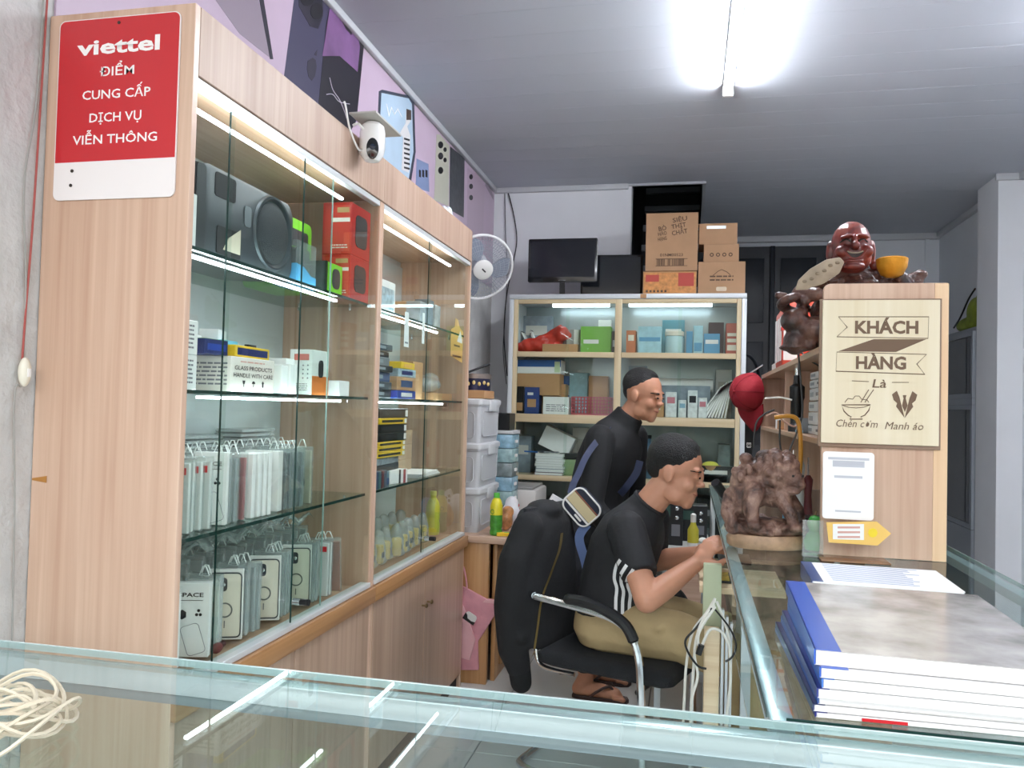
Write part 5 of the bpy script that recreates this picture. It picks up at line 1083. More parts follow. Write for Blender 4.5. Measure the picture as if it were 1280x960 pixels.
# ================================================================ OAK SHELF UNIT ON THE COUNTER
YP = 2.20
su = thing('shelf_unit', 'oak shelf unit standing on the side counter with a signboard end', 'shelf', (.50, 3.1, .9105), world=True)
xl, xr = P(1027, 550, Y=YP).x, P(1183, 550, Y=YP).x; zt = P(1110, 354, Y=YP).z
Fp = frame(((xl+xr)/2, YP, .911), RX, RZ); wp, hp = xr-xl, zt-.911
pp = [(-wp/2, 0), (wp/2, 0), (wp/2, hp), (-wp/2+.014, hp), (-wp/2+.004, hp-.005), (-wp/2, hp-.016)]
MB().prism(pp, Fp, -.018, 0).build('end_panel', OAK, su, bev=.001, seg=1)
MB().box(xr-.03, xr+.002, YP-.0022, YP-.0006, .911, zt-.002).build('edge_strip', wood('pale_strip', '#d9b188', '#e6c49e', 'z'), su)
zs1, zs2 = 1.205, 1.452
XS = xl+.004
MB().box(XS, xr-.002, YP+.019, 4.08, zs2-.018, zs2).build('top_board', OAKY, su, bev=.001, seg=1)
MB().box(XS, xr-.002, YP+.019, 4.08, zs1-.016, zs1).build('shelf_board', OAKY, su, bev=.001, seg=1)
MB().box(XS, xr-.002, 4.062, 4.08, .911, zs2-.019).build('end_board', OAK, su)
MB().box(XS+.02, xr-.02, 3.25, 3.268, zs1+.001, zs2-.019).build('upright_board', OAK, su)
MB().box(xr-.017, xr-.003, YP+.019, 4.06, .911, zs2-.019).build('back_board', OAK, su)
# signboard
sb = thing('signboard', 'pale engraved wooden signboard with dark lettering on the shelf end', 'sign', ((xl+xr)/2, YP-.02, 1.19), world=True)
a0, a1 = P(1029, 375, Y=YP-.02), P(1174, 558, Y=YP-.02)
sxc, szc, sw_, sh_ = (a0.x+a1.x)/2, (a0.z+a1.z)/2, a1.x-a0.x, a0.z-a1.z
Fs = frame((sxc, YP-.0015, szc), RX, RZ); SD = mat('sign_brown', '#6e5642', .6)
MB().prism([(-sw_/2-.006, -sh_/2-.010), (sw_/2+.006, -sh_/2-.010), (sw_/2+.006, sh_/2+.004), (-sw_/2-.006, sh_/2+.004)], Fs, 0, .008).build('backing', mat('sign_back', '#8d7461', .5), sb, bev=.001, seg=1)
MB().prism([(-sw_/2, -sh_/2), (sw_/2, -sh_/2), (sw_/2, sh_/2), (-sw_/2, sh_/2)], Fs, .008, .016).build('face', wood('sign_face', '#dfd0b0', '#e8dcc2', 'z', rough=.6, coat=0), sb, bev=.001, seg=1)
Ft = frame((sxc, YP-.0178, szc), RX, RZ)
def S(px, py):
    """engraving coordinates on the sign from the photo"""
    p = P(px, py, Y=YP-.0178); return (p.x-sxc, p.z-szc)
def line(pts, r=.0012, closed=False): MB().tube([Ft @ Vector((a, b, 0)) for a, b in [S(*q) for q in pts]], r, 4, closed).build('engraved_line', SD, sb)
line([(1048, 396), (1161, 396), (1160, 423), (1046, 421), (1059, 409)], closed=True)
line([(1046, 440), (1158, 443), (1146, 455), (1156, 468), (1045, 464)], closed=True)
MB().prism([S(1092, 424), S(1158, 424), S(1120, 440), S(1048, 439)], Ft, -.0002, .0004).build('ribbon_fold', SD, sb)
for s, px, py, h, w in (('KHÁCH', 1108, 410, 14, 68), ('HÀNG', 1101, 454.5, 14, 54)):
    x, z = S(px, py); text(s, Ft @ Matrix.Translation((x, z, 0)), h*YP/FPX, SD, sb, bold=.035, w=w*YP/FPX)
x, z = S(1099, 480); text('Là', Ft @ Matrix.Translation((x, z, 0)), .021, SD, sb, bold=.012, w=.033, shear=.15)
line([(1065, 476), (1086, 477)]); line([(1115, 478), (1136, 478)])
for s, px, py, w in (('Chén cơm', 1071, 530, 45), ('Manh áo', 1130, 533, 41)):
    x, z = S(px, py); text(s, Ft @ Matrix.Translation((x, z, 0)), .0185, SD, sb, bold=0, w=w*YP/FPX, shear=.25)
bowl = [(1052, 506), (1055, 514), (1060, 519), (1064, 521), (1062, 524), (1078, 524), (1076, 521), (1081, 519), (1086, 513), (1088, 506)]
line(bowl, .0014, True)
line([(1052, 506), (1060, 509), (1070, 510), (1080, 509), (1088, 506)], .0012)
line([(1056, 503), (1060, 498), (1066, 499), (1069, 495), (1074, 495), (1077, 499), (1084, 500), (1086, 503)], .0012)
line([(1076, 503), (1086, 487)], .0014); line([(1081, 503), (1092, 487)], .0014)
for sgn in (1, -1):
    pts = [(1115, 493), (1121, 488.5), (1124.5, 497), (1130.5, 522), (1120, 508), (1121.5, 504), (1117, 500)]
    MB().prism([S(a if sgn > 0 else 2261.5-a, b+(0 if sgn > 0 else .4)) for a, b in pts][::sgn], Ft, -.0002, .0005).build('engraved_lapel', SD, sb)
MB().prism([S(1128.5, 494), S(1133, 494), S(1132, 498), S(1134.5, 507), S(1131, 515), S(1127.5, 507), S(1129.5, 498)], Ft, -.0002, .0005).build('engraved_tie', SD, sb)

# payment card stand (code panel left plain)
YQ = 2.13
ps = thing('card_stand', 'white payment card stand with a yellow arrow before the shelf end', 'stand', (.40, YQ+.02, .9105), world=True)
q0, q1 = P(1029, 564, Y=YQ), P(1092, 651, Y=YQ); qw, qh, qx, qz = q1.x-q0.x, q0.z-q1.z, (q0.x+q1.x)/2, (q0.z+q1.z)/2
Fq = frame((qx, YQ, qz), RX, RZ)
MB().prism(rrect(qw, qh, .008), Fq, -.003, 0).build('card', mat('card_white', '#f6f5f3', .35), ps)
for v, w, hh in ((.40, .8, .006), (.345, .62, .008), (.30, .62, .008), (.13, .55, .006), (-.38, .5, .004)):
    MB().prism([(-qw*w/2, v*qh-hh/2), (qw*w/2, v*qh-hh/2), (qw*w/2, v*qh+hh/2), (-qw*w/2, v*qh+hh/2)], Fq, .0002, .0005).build('printed_line', mat('pale_ink', '#c3c4cc', .6), ps)
arr = [P(a, b, Y=YQ-.012) for a, b in ((1033, 653), (1096, 652), (1114, 667), (1097, 682), (1036, 678))]
MB().prism([(p.x, p.z) for p in arr], frame((0, YQ-.012, 0), RX, RZ), -.003, 0).build('arrow_plate', mat('arrow_amber', '#f0c46a', .4), ps)
arr2 = [P(a, b, Y=YQ-.0125) for a, b in ((1041, 655), (1080, 655), (1080, 675), (1041, 674))]
MB().prism([(p.x, p.z) for p in arr2], frame((0, YQ-.0125, 0), RX, RZ), 0, .0006).build('arrow_label', PAPER, ps)
for k in range(3):
    b = [P(a, c+k*6, Y=YQ-.0135) for a, c in ((1047, 658), (1075, 658), (1075, 660.5), (1047, 660.5))]
    MB().prism([(p.x, p.z) for p in b], frame((0, YQ-.0135, 0), RX, RZ), 0, .0005).build('printed_line', mat('pale_red_ink'), ps)
arr3 = [P(1091+6*math.cos(t*.785), 666+6*math.sin(t*.785), Y=YQ-.0125) for t in range(8)]
MB().prism([(p.x, p.z) for p in arr3], frame((0, YQ-.0125, 0), RX, RZ), 0, .0008).build('sun_mark', mat('sun_yellow', '#f2d430', .4), ps)
MB().box(qx-qw/2, qx+qw/2+.008, YQ+.001, YQ+.003, .915, qz).build('clear_plate', clear('film', '#ffffff', .6), ps)
MB().box(qx-qw/2-.005, qx+qw/2+.035, YQ-.03, YQ+.05, .9108, .915).build('clear_base', mat('base_brown', '#8a6446', .25), ps, bev=.001)
gh = thing('glass_ornament', 'green glass gourd ornament beside the payment card stand', 'ornament', (P(1018, 690, z=.911).x, P(1018, 690, z=.911).y, .911))
MB().lathe([(.012, 0), (.024, .006), (.029, .028), (.022, .046), (.014, .054), (.019, .066), (.02, .078), (.012, .092), (.003, .096)], n=20).build('gourd', mat('green_glass', '#3f9a48', .12, coat=.6), gh); MB().cyl((0, 0, .095), (.004, 0, .108), .003, n=8).build('stem', mat('stem_brown', '#6a5233', .5), gh)
cb_ = thing('acrylic_block', 'clear acrylic card holder behind the green ornament', 'holder', (.315, 2.17, .911)); MB().box(-.03, .02, -.004, .004, 0, .09).build('plate', SLEEVE, cb_, bev=.001); MB().box(-.03, .02, -.02, .02, 0, .004).build('foot', SLEEVE, cb_)

# ---- goods in the shelf unit
zz = zs1+.001
for k, (h, w, l) in enumerate(((.030, .20, .34), (.042, .205, .36), (.034, .20, .34), (.040, .205, .30), (.028, .19, .30), (.026, .18, .32))):
    t = thing('network_box', f'{["lowest", "second", "third", "fourth", "fifth", "topmost"][k]} white network box of the stack in the shelf unit', 'device', (.375+w/2+.004*(k % 3), 2.62-.01*(k % 2), zz), .02*(k % 3-1))
    MB().box(-w/2, w/2, -l/2, l/2, 0, h-.002).build('case', mat('device_white', '#d9d9d6', .4), t, bev=.004)
    for j in range(4): MB().box(-w/2-.0008, -w/2, -l/2+.03+j*.03, -l/2+.045+j*.03, h*.35, h*.6).build('port', DGREY, t)
    MB().box(-w/2-.0006, -w/2, l/2-.1, l/2-.02, h*.3, h*.65).build('vent', GREYC, t); zz += h
hg = thing('heat_gun', 'black hot air tool standing on the middle shelf of the shelf unit', 'tool', (.365, 3.02, zs1+.001), world=True)
MB().lathe([(.03, 0), (.03, .02), (.022, .03), (.022, .11), (.026, .12), (.026, .16), (.014, .17), (.012, .20)], (.372, 3.02, zs1+.001), 18).build('tool_body', BLACK, hg)
MB().cyl((.372, 3.02, zs1+.20), (.372, 3.02, zs1+.235), .009, n=12).build('nozzle', CHROME, hg)
carton('white_block', 'small white plug block at the front of the middle shelf', 'plug', (.365, 3.45, zs1+.001), (.04, .05, .05), PAPER); carton('carton', 'small brown box beside the white plug block', 'box', (.365, 3.38, zs1+.001), (.04, .06, .035), KRAFT)
carton('grey_device', 'grey flat device under the hot air tool', 'device', (.39, 2.86, zs1+.001), (.07, .09, .05), mat('dev_grey', '#8f9496', .4), prints=[('x-', .1, .6, .3, .7, DGREY)])
t = thing('clip', 'pale blue plastic clip on the middle shelf', 'clip', (.352, 2.80, zs1+.001)); MB().box(-.008, .008, -.04, .03, 0, .012).build('jaw', mat('clip_blue', '#7fb9d6', .4), t, bev=.003); MB().box(-.006, .006, -.035, .02, .013, .024).build('jaw', mat('clip_blue'), t, bev=.003); MB().cyl((-.009, -.005, .0125), (.009, -.005, .0125), .006, n=8).build('pivot', CHROME, t)
zc2 = .9108
t = thing('spray_bottle', 'white bottle with a blue label standing in the lower shelf', 'bottle', (P(991, 615, Y=2.62).x, 2.62, zc2))
MB().lathe([(.026, 0), (.029, .006), (.029, .09), (.027, .12), (.015, .145), (.012, .15)], n=22).build('bottle_body', mat('bottle_white', '#dfe3e4', .35), t); MB().lathe([(.0294, .025), (.0294, .075)], n=22, cap=False).build('label', mat('label_blue', '#5f9fc4', .4), t); MB().lathe([(.014, .15), (.014, .17), (.006, .175), (.004, .195)], n=14).build('nozzle', BLACK, t)
MB().prism([(-.01, 0), (.01, 0), (.01, .014), (-.01, .014)], frame((-.006, -.0296, .09), RX, RZ), 0, .0008).build('printed_mark', INK, t)
oc = thing('orange_hose', 'orange hose looping from the middle shelf down to the counter', 'hose', (.345, 2.55, .912), world=True)
MB().tube(bez([P(a, b, Y=2.52) for a, b in ((968, 522), (985, 520), (996, 524), (1000, 540), (1001, 570), (999, 595), (993, 612), (984, 622))]), .0065, 8).build('hose', mat('orange_hose', '#c88a2c', .4), oc)
wv = thing('wire_tangle', 'loose thin wires hanging from the shelf unit', 'wire', (.35, 2.8, .95), world=True)
for k, (pts, c) in enumerate((([(942, 560), (945, 530), (955, 518), (968, 512)], CB), ([(998, 440), (1001, 480), (1003, 510), (1000, 530), (990, 555), (980, 580)], CB), ([(975, 525), (975, 555), (980, 580)], CB), ([(958, 520), (970, 516), (978, 525), (992, 533), (1000, 528)], mat('cable_pink', '#c9a08c', .5)), ([(956, 498), (975, 497), (990, 500)], CW), ([(1001, 440), (1012, 450), (1025, 458)], CB))):
    MB().tube(bez([P(a, b, Y=2.60+.02*k) for a, b in pts]), .003, 6).build('wire', c, wv)
for k, (px, h, r, c, l) in enumerate(((962, .17, .016, '#2a2226', 'dark screwdriver handle'), (968, .20, .014, '#b9bcc0', 'steel tweezers bundle'), (975, .15, .016, '#5a1f24', 'maroon tool handle'))):
    p = P(px, 600, Y=3.0); t = thing('hand_tool', f'{l} standing in the lower shelf', 'tool', (max(p.x, .36)+.02*k, 3.0-.04*k, zc2)); MB().lathe([(r*.8, 0), (r, .02), (r*.7, h*.55), (r, h*.9), (r*.4, h)], n=12).build('handle', mat('tool%d' % k, c, .4), t); MB().cyl((0, 0, h), (0, 0, h+.06), .003, n=6).build('shaft', CHROME, t)
m_ = MB().box(-.05, .05, -.05, .05, 0, .12).ell((0, 0, .12), (.05, .045, .03)); t = thing('pouch', 'dark grey pouch behind the signboard in the lower shelf', 'pouch', (.425, 2.42, zc2)); remesh(m_, .006, 4, 'pouch_body', mat('pouch_grey', '#4d4c4c', .7, bump=.4), t); MB().tube([(-.051, -.04, .10), (-.053, 0, .105), (-.051, .04, .10)], .003, 5).build('zip', GREYC, t)
carton('flat_box', 'dark flat case lying under the grey pouch', 'case', (.40, 2.62+.12, zc2), (.08, .10, .03), BLACK)

# ---- red cap and black strap at the far end of the unit
cp = thing('baseball_hat', 'dark red baseball cap hanging at the far end of the shelf unit', 'cap', (.27, 4.0, 1.2), world=True)
REDCAP = mat('cap_red', '#9a1a28', .75, bump=.2, bscale=120)
c0 = P(930, 490, Y=4.0); RC = Matrix.Rotation(.75, 3, 'Z')
def cv(x, y, z): return c0+RC @ Vector((x, y, z))
def cap_r(ph): return math.cos(ph)**.75
rings = []
for j in range(9):
    ph = math.pi*.5*j/8; rr_ = max(cap_r(ph), .03)
    rings.append([cv(.05-.115*math.sin(ph), math.cos(t*.2618)*.080*rr_, math.sin(t*.2618)*.095*rr_) for t in range(24)])
crn = MB().loft(rings).build('crown', REDCAP, cp, smooth=60)
for k in range(3):
    a = k*math.pi/3
    MB().tube([cv(.05-.1165*math.sin(p_), math.cos(a)*.0812*s_*max(cap_r(abs(p_)), .02), math.sin(a)*.0962*s_*max(cap_r(abs(p_)), .02)) for p_, s_ in [(q*math.pi/16, 1) for q in range(8)]+[(math.pi/2, 1)]+[(q*math.pi/16, -1) for q in range(7, -1, -1)]], .0012, 5).build('seam', mat('cap_dark', '#7a1420', .8), crn)
br = []
for j in range(7):
    s = j/6; br.append([cv(.045+.030*s*s-.005*k, yy*.080*(1-.55*s**3), -.085-.105*s+.030*yy*yy) for k in (0, 1) for yy in ((-1, -.6, -.2, .2, .6, 1) if k == 0 else (1, .6, .2, -.2, -.6, -1))])
MB().loft(br).build('brim', REDCAP, cp, smooth=60)
MB().ell(cv(-.067, 0, 0), (.006, .006, .006), None, 8, 6).build('button', REDCAP, cp)
MB().cyl(cv(.035, .0, .09), Vector((.34, 4.07, 1.50)), .004, n=8).build('hook', CHROME, cp)
sp_ = thing('black_strap', 'black strap with white letters hanging below the red cap', 'strap', (.29, 4.05, .95), world=True)
s0, s1 = P(940, 515, Y=4.075), P(934, 590, Y=4.075)
MB().prism([(-.018, 0), (.018, 0), (.03, s0.z-s1.z), (-.006, s0.z-s1.z)], frame((s1.x, 4.075, s1.z), RX, RZ), 0, .006).build('strap', BLACKM, sp_)
text('E3', frame((s1.x+.004, 4.067, s1.z+.13), RZ*-1, RX), .02, CARDW, sp_, bold=.02)
# ---- red and white bag on the top board
rp = thing('gift_pack', 'red and white checked pack on top of the shelf unit behind the statue', 'pack', (.43, 3.35, zs2+.001))
m_ = MB().box(-.09, .09, -.12, .12, 0, .22).ell((0, 0, .22), (.085, .11, .045))
remesh(m_, .008, 5, 'pack_body', mat('pack_red', '#d0452f', .4, var=.08), rp)
for y in (-.08, .0, .08): MB().box(-.0935, -.0905, y-.022, y+.022, .02, .19).build('white_band', CARDW, rp)
for x in (-.06, .06): MB().box(x-.025, x+.025, -.1235, -.1205, .02, .2).build('white_band', CARDW, rp)
for z in (.07, .14): MB().box(-.0942, .09, -.1242, -.10, z-.006, z+.006).build('red_tape', RED2, rp)
carton('flat_box', 'pale flat box lying on the shelf unit top beside the red pack', 'box', (.40, 3.62, zs2+.001), (.1, .2, .03), CARDW)

# ================================================================ LAUGHING STATUE
bu = thing('laughing_statue', 'carved laughing monk statue with a fan and golden bowl on the shelf unit', 'statue', (.455, 2.55, zs2+.0005))
CARV = bpy.data.materials.new('carved_wood'); CARV.use_nodes = True
def carved(m, dark, mid, hi, sc=14, rough=.38, coat=.35, bump=.5):
    nt = m.node_tree; b = nt.nodes['Principled BSDF']; t = nt.nodes.new('ShaderNodeTexCoord')
    n = nt.nodes.new('ShaderNodeTexNoise'); n.inputs['Scale'].default_value = sc; n.inputs['Detail'].default_value = 8; n.inputs['Distortion'].default_value = 1.2
    r = nt.nodes.new('ShaderNodeValToRGB'); r.color_ramp.elements[0].position = .36; r.color_ramp.elements[1].position = .68
    r.color_ramp.elements[0].color = lin(dark); r.color_ramp.elements[1].color = lin(hi); e = r.color_ramp.elements.new(.5); e.color = lin(mid)
    nt.links.new(t.outputs['Object'], n.inputs['Vector']); nt.links.new(n.outputs['Fac'], r.inputs[0]); nt.links.new(r.outputs[0], b.inputs['Base Color'])
    n2 = nt.nodes.new('ShaderNodeTexNoise'); n2.inputs['Scale'].default_value = sc*5; n2.inputs['Detail'].default_value = 4; n2.inputs['Distortion'].default_value = 1.5
    bp = nt.nodes.new('ShaderNodeBump'); bp.inputs['Strength'].default_value = bump; bp.inputs['Distance'].default_value = .006
    nt.links.new(t.outputs['Object'], n2.inputs['Vector']); nt.links.new(n2.outputs['Fac'], bp.inputs['Height']); nt.links.new(bp.outputs[0], b.inputs['Normal'])
    b.inputs['Roughness'].default_value = rough; b.inputs['Coat Weight'].default_value = coat; b.inputs['Coat Roughness'].default_value = .2
carved(CARV, '#2a1d1a', '#4a2a22', '#6b4a3c')
FACE = bpy.data.materials.new('carved_face'); FACE.use_nodes = True; carved(FACE, '#40150f', '#6e2318', '#8a3a26', 9, .4, .3, .12)
m_ = MB(); rg = random.Random(2)
m_.ell((0, .0, .03), (.15, .09, .035)); m_.ell((0, -.01, .12), (.11, .085, .08)); m_.ell((0, 0, .19), (.105, .07, .055))
m_.ell((-.075, 0, .215), (.045, .05, .04)).ell((.075, 0, .215), (.045, .05, .04))
m_.ell((-.09, -.06, .065), (.07, .05, .04)).ell((.09, -.06, .065), (.07, .05, .04)).ell((.02, -.075, .175), (.06, .03, .035))
m_.limb([((-.10, -.01, .21), .032), ((-.14, -.04, .17), .028), ((-.10, -.085, .165), .02)])
m_.limb([((.10, -.01, .21), .03), ((.15, -.03, .19), .026), ((.13, -.06, .215), .02)])
for k in range(26):
    s = -1 if k % 2 else 1; a = rg.random(); m_.ell((s*(.10+.08*a), rg.uniform(-.08, .02), .02+.16*rg.random()*(1-a*.5)), (rg.uniform(.012, .03), rg.uniform(.012, .03), rg.uniform(.012, .026)))
for k in range(16):   # the pot and figure at the left end
    a = k*.4; m_.ell((-.165+.03*math.cos(a), -.05+.03*math.sin(a), .11+.004*k % .05), (.016, .016, .014))
m_.ell((-.16, -.06, .09), (.04, .038, .035)).ell((-.155, -.05, .03), (.035, .04, .04)).ell((-.185, -.03, .15), (.015, .018, .03)).ell((-.2, -.03, .17), (.014, .014, .012)).ell((-.15, -.04, -.0+.012), (.05, .05, .012))
for k in range(8): m_.ell((.17+.006*k, -.02, .17+.012*math.sin(k*1.3)), (.014, .016, .014))
m_.ell((.16, -.03, .165), (.03, .028, .022)).ell((.155, 0, .06), (.05, .06, .06))
m_.cyl((0, -.01, .19), (0, -.02, .26), .04, n=14); m_.ell((0, .0, .222), (.115, .055, .036))
for k in range(10): m_.ell((.150+.005*k, -.03+.004*(k % 3), .205+.014*math.sin(k*1.7)+.002*k), (.015, .015, .012))
for k in range(12): m_.ell((-.06+.011*k, -.062+.004*(k % 3), .205+.006*math.sin(k*2.1)), (.013, .012, .010), Matrix.Rotation(k*.5, 3, 'Y'))
remesh(m_, .004, 3, 'body', CARV, bu)
m_ = MB(); hc = Vector((0, -.035, .308))
m_.ell(hc+Vector((0, .008, .012)), (.056, .058, .068)).ell(hc+Vector((0, -.012, -.03)), (.054, .048, .05))
for s in (-1, 1):
    m_.ell(hc+Vector((s*.033, -.043, -.018)), (.02, .018, .018)).ell(hc+Vector((s*.059, .01, -.012)), (.010, .016, .036)).ell(hc+Vector((s*.066, .004, -.052)), (.016, .014, .014)).ell(hc+Vector((s*.024, -.05, .024)), (.018, .012, .006), Matrix.Rotation(s*.25, 3, 'Y'))
m_.ell(hc+Vector((0, -.062, -.004)), (.013, .014, .012)).ell(hc+Vector((0, -.054, .012)), (.007, .010, .02)).ell(hc+Vector((0, -.048, -.062)), (.030, .018, .013)).ell(hc+Vector((0, -.055, -.048)), (.024, .012, .005))
hd = remesh(m_, .003, 3, 'head', FACE, bu)
bvh = BVHTree.FromPolygons([v.co for v in hd.data.vertices], [p.vertices[:] for p in hd.data.polygons])
def onface(x, z, d=.001):
    h = bvh.ray_cast(hc+Vector((x, -.3, z)), RY)[0]
    return (h if h is not None else hc+Vector((x, -.05, z)))-RY*d
sm_ = [(-.032+.064*k/12) for k in range(13)]
up_ = [onface(x, -.026+.013*(x/.032)**2) for x in sm_]; lo_ = [onface(x, -.042+.029*(x/.032)**2) for x in sm_]
MB().add(up_+lo_, [(i, i+1, 14+i, 13+i) for i in range(12)]).build('mouth', mat('mouth_dark', '#1d0d0b', .5), hd)
MB().tube([p-RY*.001 for p in up_[2:11]], .002, 5).build('teeth', mat('teeth', '#8f8472', .5), hd)
MB().tube(lo_, .0028, 6).build('lower_lip', FACE, hd); MB().tube(up_, .0022, 6).build('upper_lip', FACE, hd)
for s in (-1, 1):
    MB().tube([onface(s*(.011+.026*k/6), .010+.007*math.sin(math.pi*k/6), .0004) for k in range(7)], .0026, 6).build('eye', mat('eye_dark', '#201713', .4), hd)
fan_ = MB(); Ff = frame((-.095, -.105, .215), Vector((.93, -.15, .36)), Vector((-.34, -.1, .93)))
fan_.prism([(-.078, -.012), (-.05, -.022), (.0, -.024), (.05, -.012), (.072, .012), (.066, .03), (.03, .038), (-.02, .03), (-.06, .012)], Ff, -.004, .004)
fo = fan_.build('fan', mat('fan_bone', '#a89a86', .6, var=.15, vscale=30), bu, bev=.003)
for k in range(6): MB().ell(Ff @ Vector((-.045+.02*k, .002+.004*k-.004*(k % 2), .004)), (.007, .003, .005), None, 8, 6).build('carved_leaf', mat('fan_bone_dark', '#8a7c68', .6), fo)
MB().lathe([(.016, 0), (.030, .008), (.040, .028), (.043, .052), (.036, .056), (.030, .048), (.004, .044)], (.100, -.085, .212), 26).build('golden_bowl', mat('gold_leaf', '#c98a1e', .4, .45, bump=.3), bu)

# ================================================================ CARVED LION ON THE COUNTER
li = thing('lion_statue', 'brown carved lion statue on an oval base at the counter edge', 'statue', (.205, 2.27, .9108), rz=.1)
LION = bpy.data.materials.new('carved_lion'); LION.use_nodes = True; carved(LION, '#3a2620', '#6f5044', '#a08070', 16, .5, .15, .8)
m_ = MB(); rg = random.Random(9)
m_.ell((0, 0, .05), (.10, .06, .03))
for k in range(60):     # carved rocks and waves
    a = rg.uniform(0, 6.28); r = rg.uniform(.5, 1); m_.ell((math.cos(a)*.10*r, math.sin(a)*.06*r, .04+.045*rg.random()*(1.1-r*.6)), (rg.uniform(.008, .022), rg.uniform(.008, .018), rg.uniform(.006, .012)), Euler((rg.uniform(-.6, .6), rg.uniform(-.6, .6), rg.uniform(0, 3))).to_matrix())
m_.ell((-.035, .005, .165), (.062, .045, .065)).ell((-.06, .0, .125), (.045, .042, .05)).ell((.02, -.005, .155), (.05, .042, .05))
m_.ell((.035, -.02, .205), (.048, .042, .045)).ell((.062, -.035, .185), (.028, .026, .024)).ell((.075, -.042, .172), (.017, .018, .014)).ell((.06, -.04, .155), (.02, .018, .010))
m_.limb([((-.04, -.035, .15), .03), ((-.05, -.05, .11), .022), ((-.045, -.06, .075), .017)]); m_.ell((-.042, -.068, .066), (.02, .022, .013))
m_.limb([((.03, -.03, .14), .024), ((.05, -.05, .10), .018), ((.06, -.055, .07), .015)]); m_.ell((.063, -.062, .062), (.018, .02, .012))
m_.limb([((.05, .02, .14), .026), ((.085, .02, .10), .018), ((.09, .01, .06), .016)]); m_.limb([((-.085, .01, .13), .028), ((-.10, -.01, .09), .022), ((-.09, -.02, .06), .018)])
for k in range(70):     # curls of the mane
    u = rg.uniform(-1, 1); a = rg.uniform(0, 6.28); s = math.sqrt(1-u*u); d = Vector((s*math.cos(a), s*math.sin(a), u))
    if d.x > .55 and d.z < .3: continue
    p = Vector((.022, -.012, .205))+Vector((d.x*.055, d.y*.047, d.z*.05)); m_.ell(p, (rg.uniform(.009, .015), rg.uniform(.008, .012), rg.uniform(.009, .016)))
for k in range(34):
    a = rg.uniform(-2.6, .2); p = Vector((-.035+math.cos(a)*.06*rg.uniform(.6, 1), rg.uniform(-.045, .0), .165-math.sin(a)*.06*rg.uniform(.3, 1)*.9)); m_.ell(p, (rg.uniform(.006, .014), .01, rg.uniform(.008, .02)), Matrix.Rotation(rg.uniform(-1, 1), 3, 'Y'))
m_.ell((-.055, -.0, .235), (.018, .02, .016)).ell((.02, -.01, .255), (.016, .014, .012)).ell((.0, .0, .245), (.03, .03, .016))
remesh(m_, .0035, 1, 'lion_body', LION, li)
MB().lathe([(.095, 0), (.102, .008), (.104, .024), (.096, .036)], n=36, sy=.62).build('oval_base', mat('lion_base', '#a58569', .5, var=.25, vscale=40), li)
for a, b in ((.056, -.058), (.082, -.05)): MB().ell((a, b, .196), (.0035, .0035, .0035), None, 8, 6).build('eye', BLACK, li)

# ================================================================ DOCUMENT STACK
BLU = [mat('doc_blue%d' % k, c, .35, coat=.3) for k, c in enumerate(('#1f55b8', '#2a2f7a', '#27337e', '#2f63b4', '#23305f', '#3a6fc0', '#29457f', '#2a55a0'))]
def document(label, x, y, z, w, l, h, rz, spine, top, band=.022, cat='document'):
    t = thing('document', label, cat, (x, y, z), rz, 'documents on the side counter')
    MB().box(0, w, -l/2, l/2, .0006, h-.0012).build('pages', mat('doc_pages', '#efeeee', .7, var=.03, vscale=200, stretch=(1, 1, 40)), t, bev=.0008, seg=1)
    MB().box(-.0012, w, -l/2-.001, l/2+.001, 0, .0006).build('back_cover', CARDW, t)
    if top: MB().box(0, w+.001, -l/2-.001, l/2+.001, h-.0012, h-.0004).build('front_cover', top, t)
    MB().box(-.0016, band, -l/2-.0008, l/2+.0008, h-.0004, h+.0003).build('spine_tape', spine, t); MB().box(-.0022, -.0005, -l/2-.0008, l/2+.0008, 0, h+.0003).build('spine', spine, t)
    return t
PHOTO = mat('cover_photo', '#b3aeab', .25, var=.45, vscale=14, coat=.5)
names = ['lowest slim document with a red edge', 'second document from the bottom of the pile', 'third document from the bottom of the pile', 'fourth document from the bottom of the pile', 'fifth document from the bottom of the pile', 'sixth document from the bottom of the pile']
z = .9107
for k, h in enumerate((.006, .008, .010, .011, .011, .012)):
    document(names[k]+' on the side counter', .150+.003*k-.004*(k % 2), 1.215+.004*(k % 3)-.01*k*.3, z, .275, .38, h, .02-.008*k, BLU[(k*3+1) % 8], None, .012 if k < 5 else .03); z += h+.0006
t = bpy.data.objects['document']; MB().box(.05, .10, -.1925, -.191, .0005, .004).build('red_edge', REDP, t)
document('thick topmost document with a glossy grey photo cover and blue spine', .158, 1.225, z, .285, .40, .018, -.03, BLU[0], PHOTO, .028); z += .0185
document('printed white document with a blue spine lying behind the glossy one', .245, 1.79, .9107, .27, .21, .032, -.03, BLU[6], PAPER, .02)
t = bpy.data.objects['document.007']; fp = MB()
for k in range(13):
    y = .09-k*.0145
    fp.box(.04, .04+.2*random.uniform(.75, 1), y, y+.0035, .0318, .0322)
fp.build('fine_print', mat('print_blue', '#9aa6c4', .6), t)

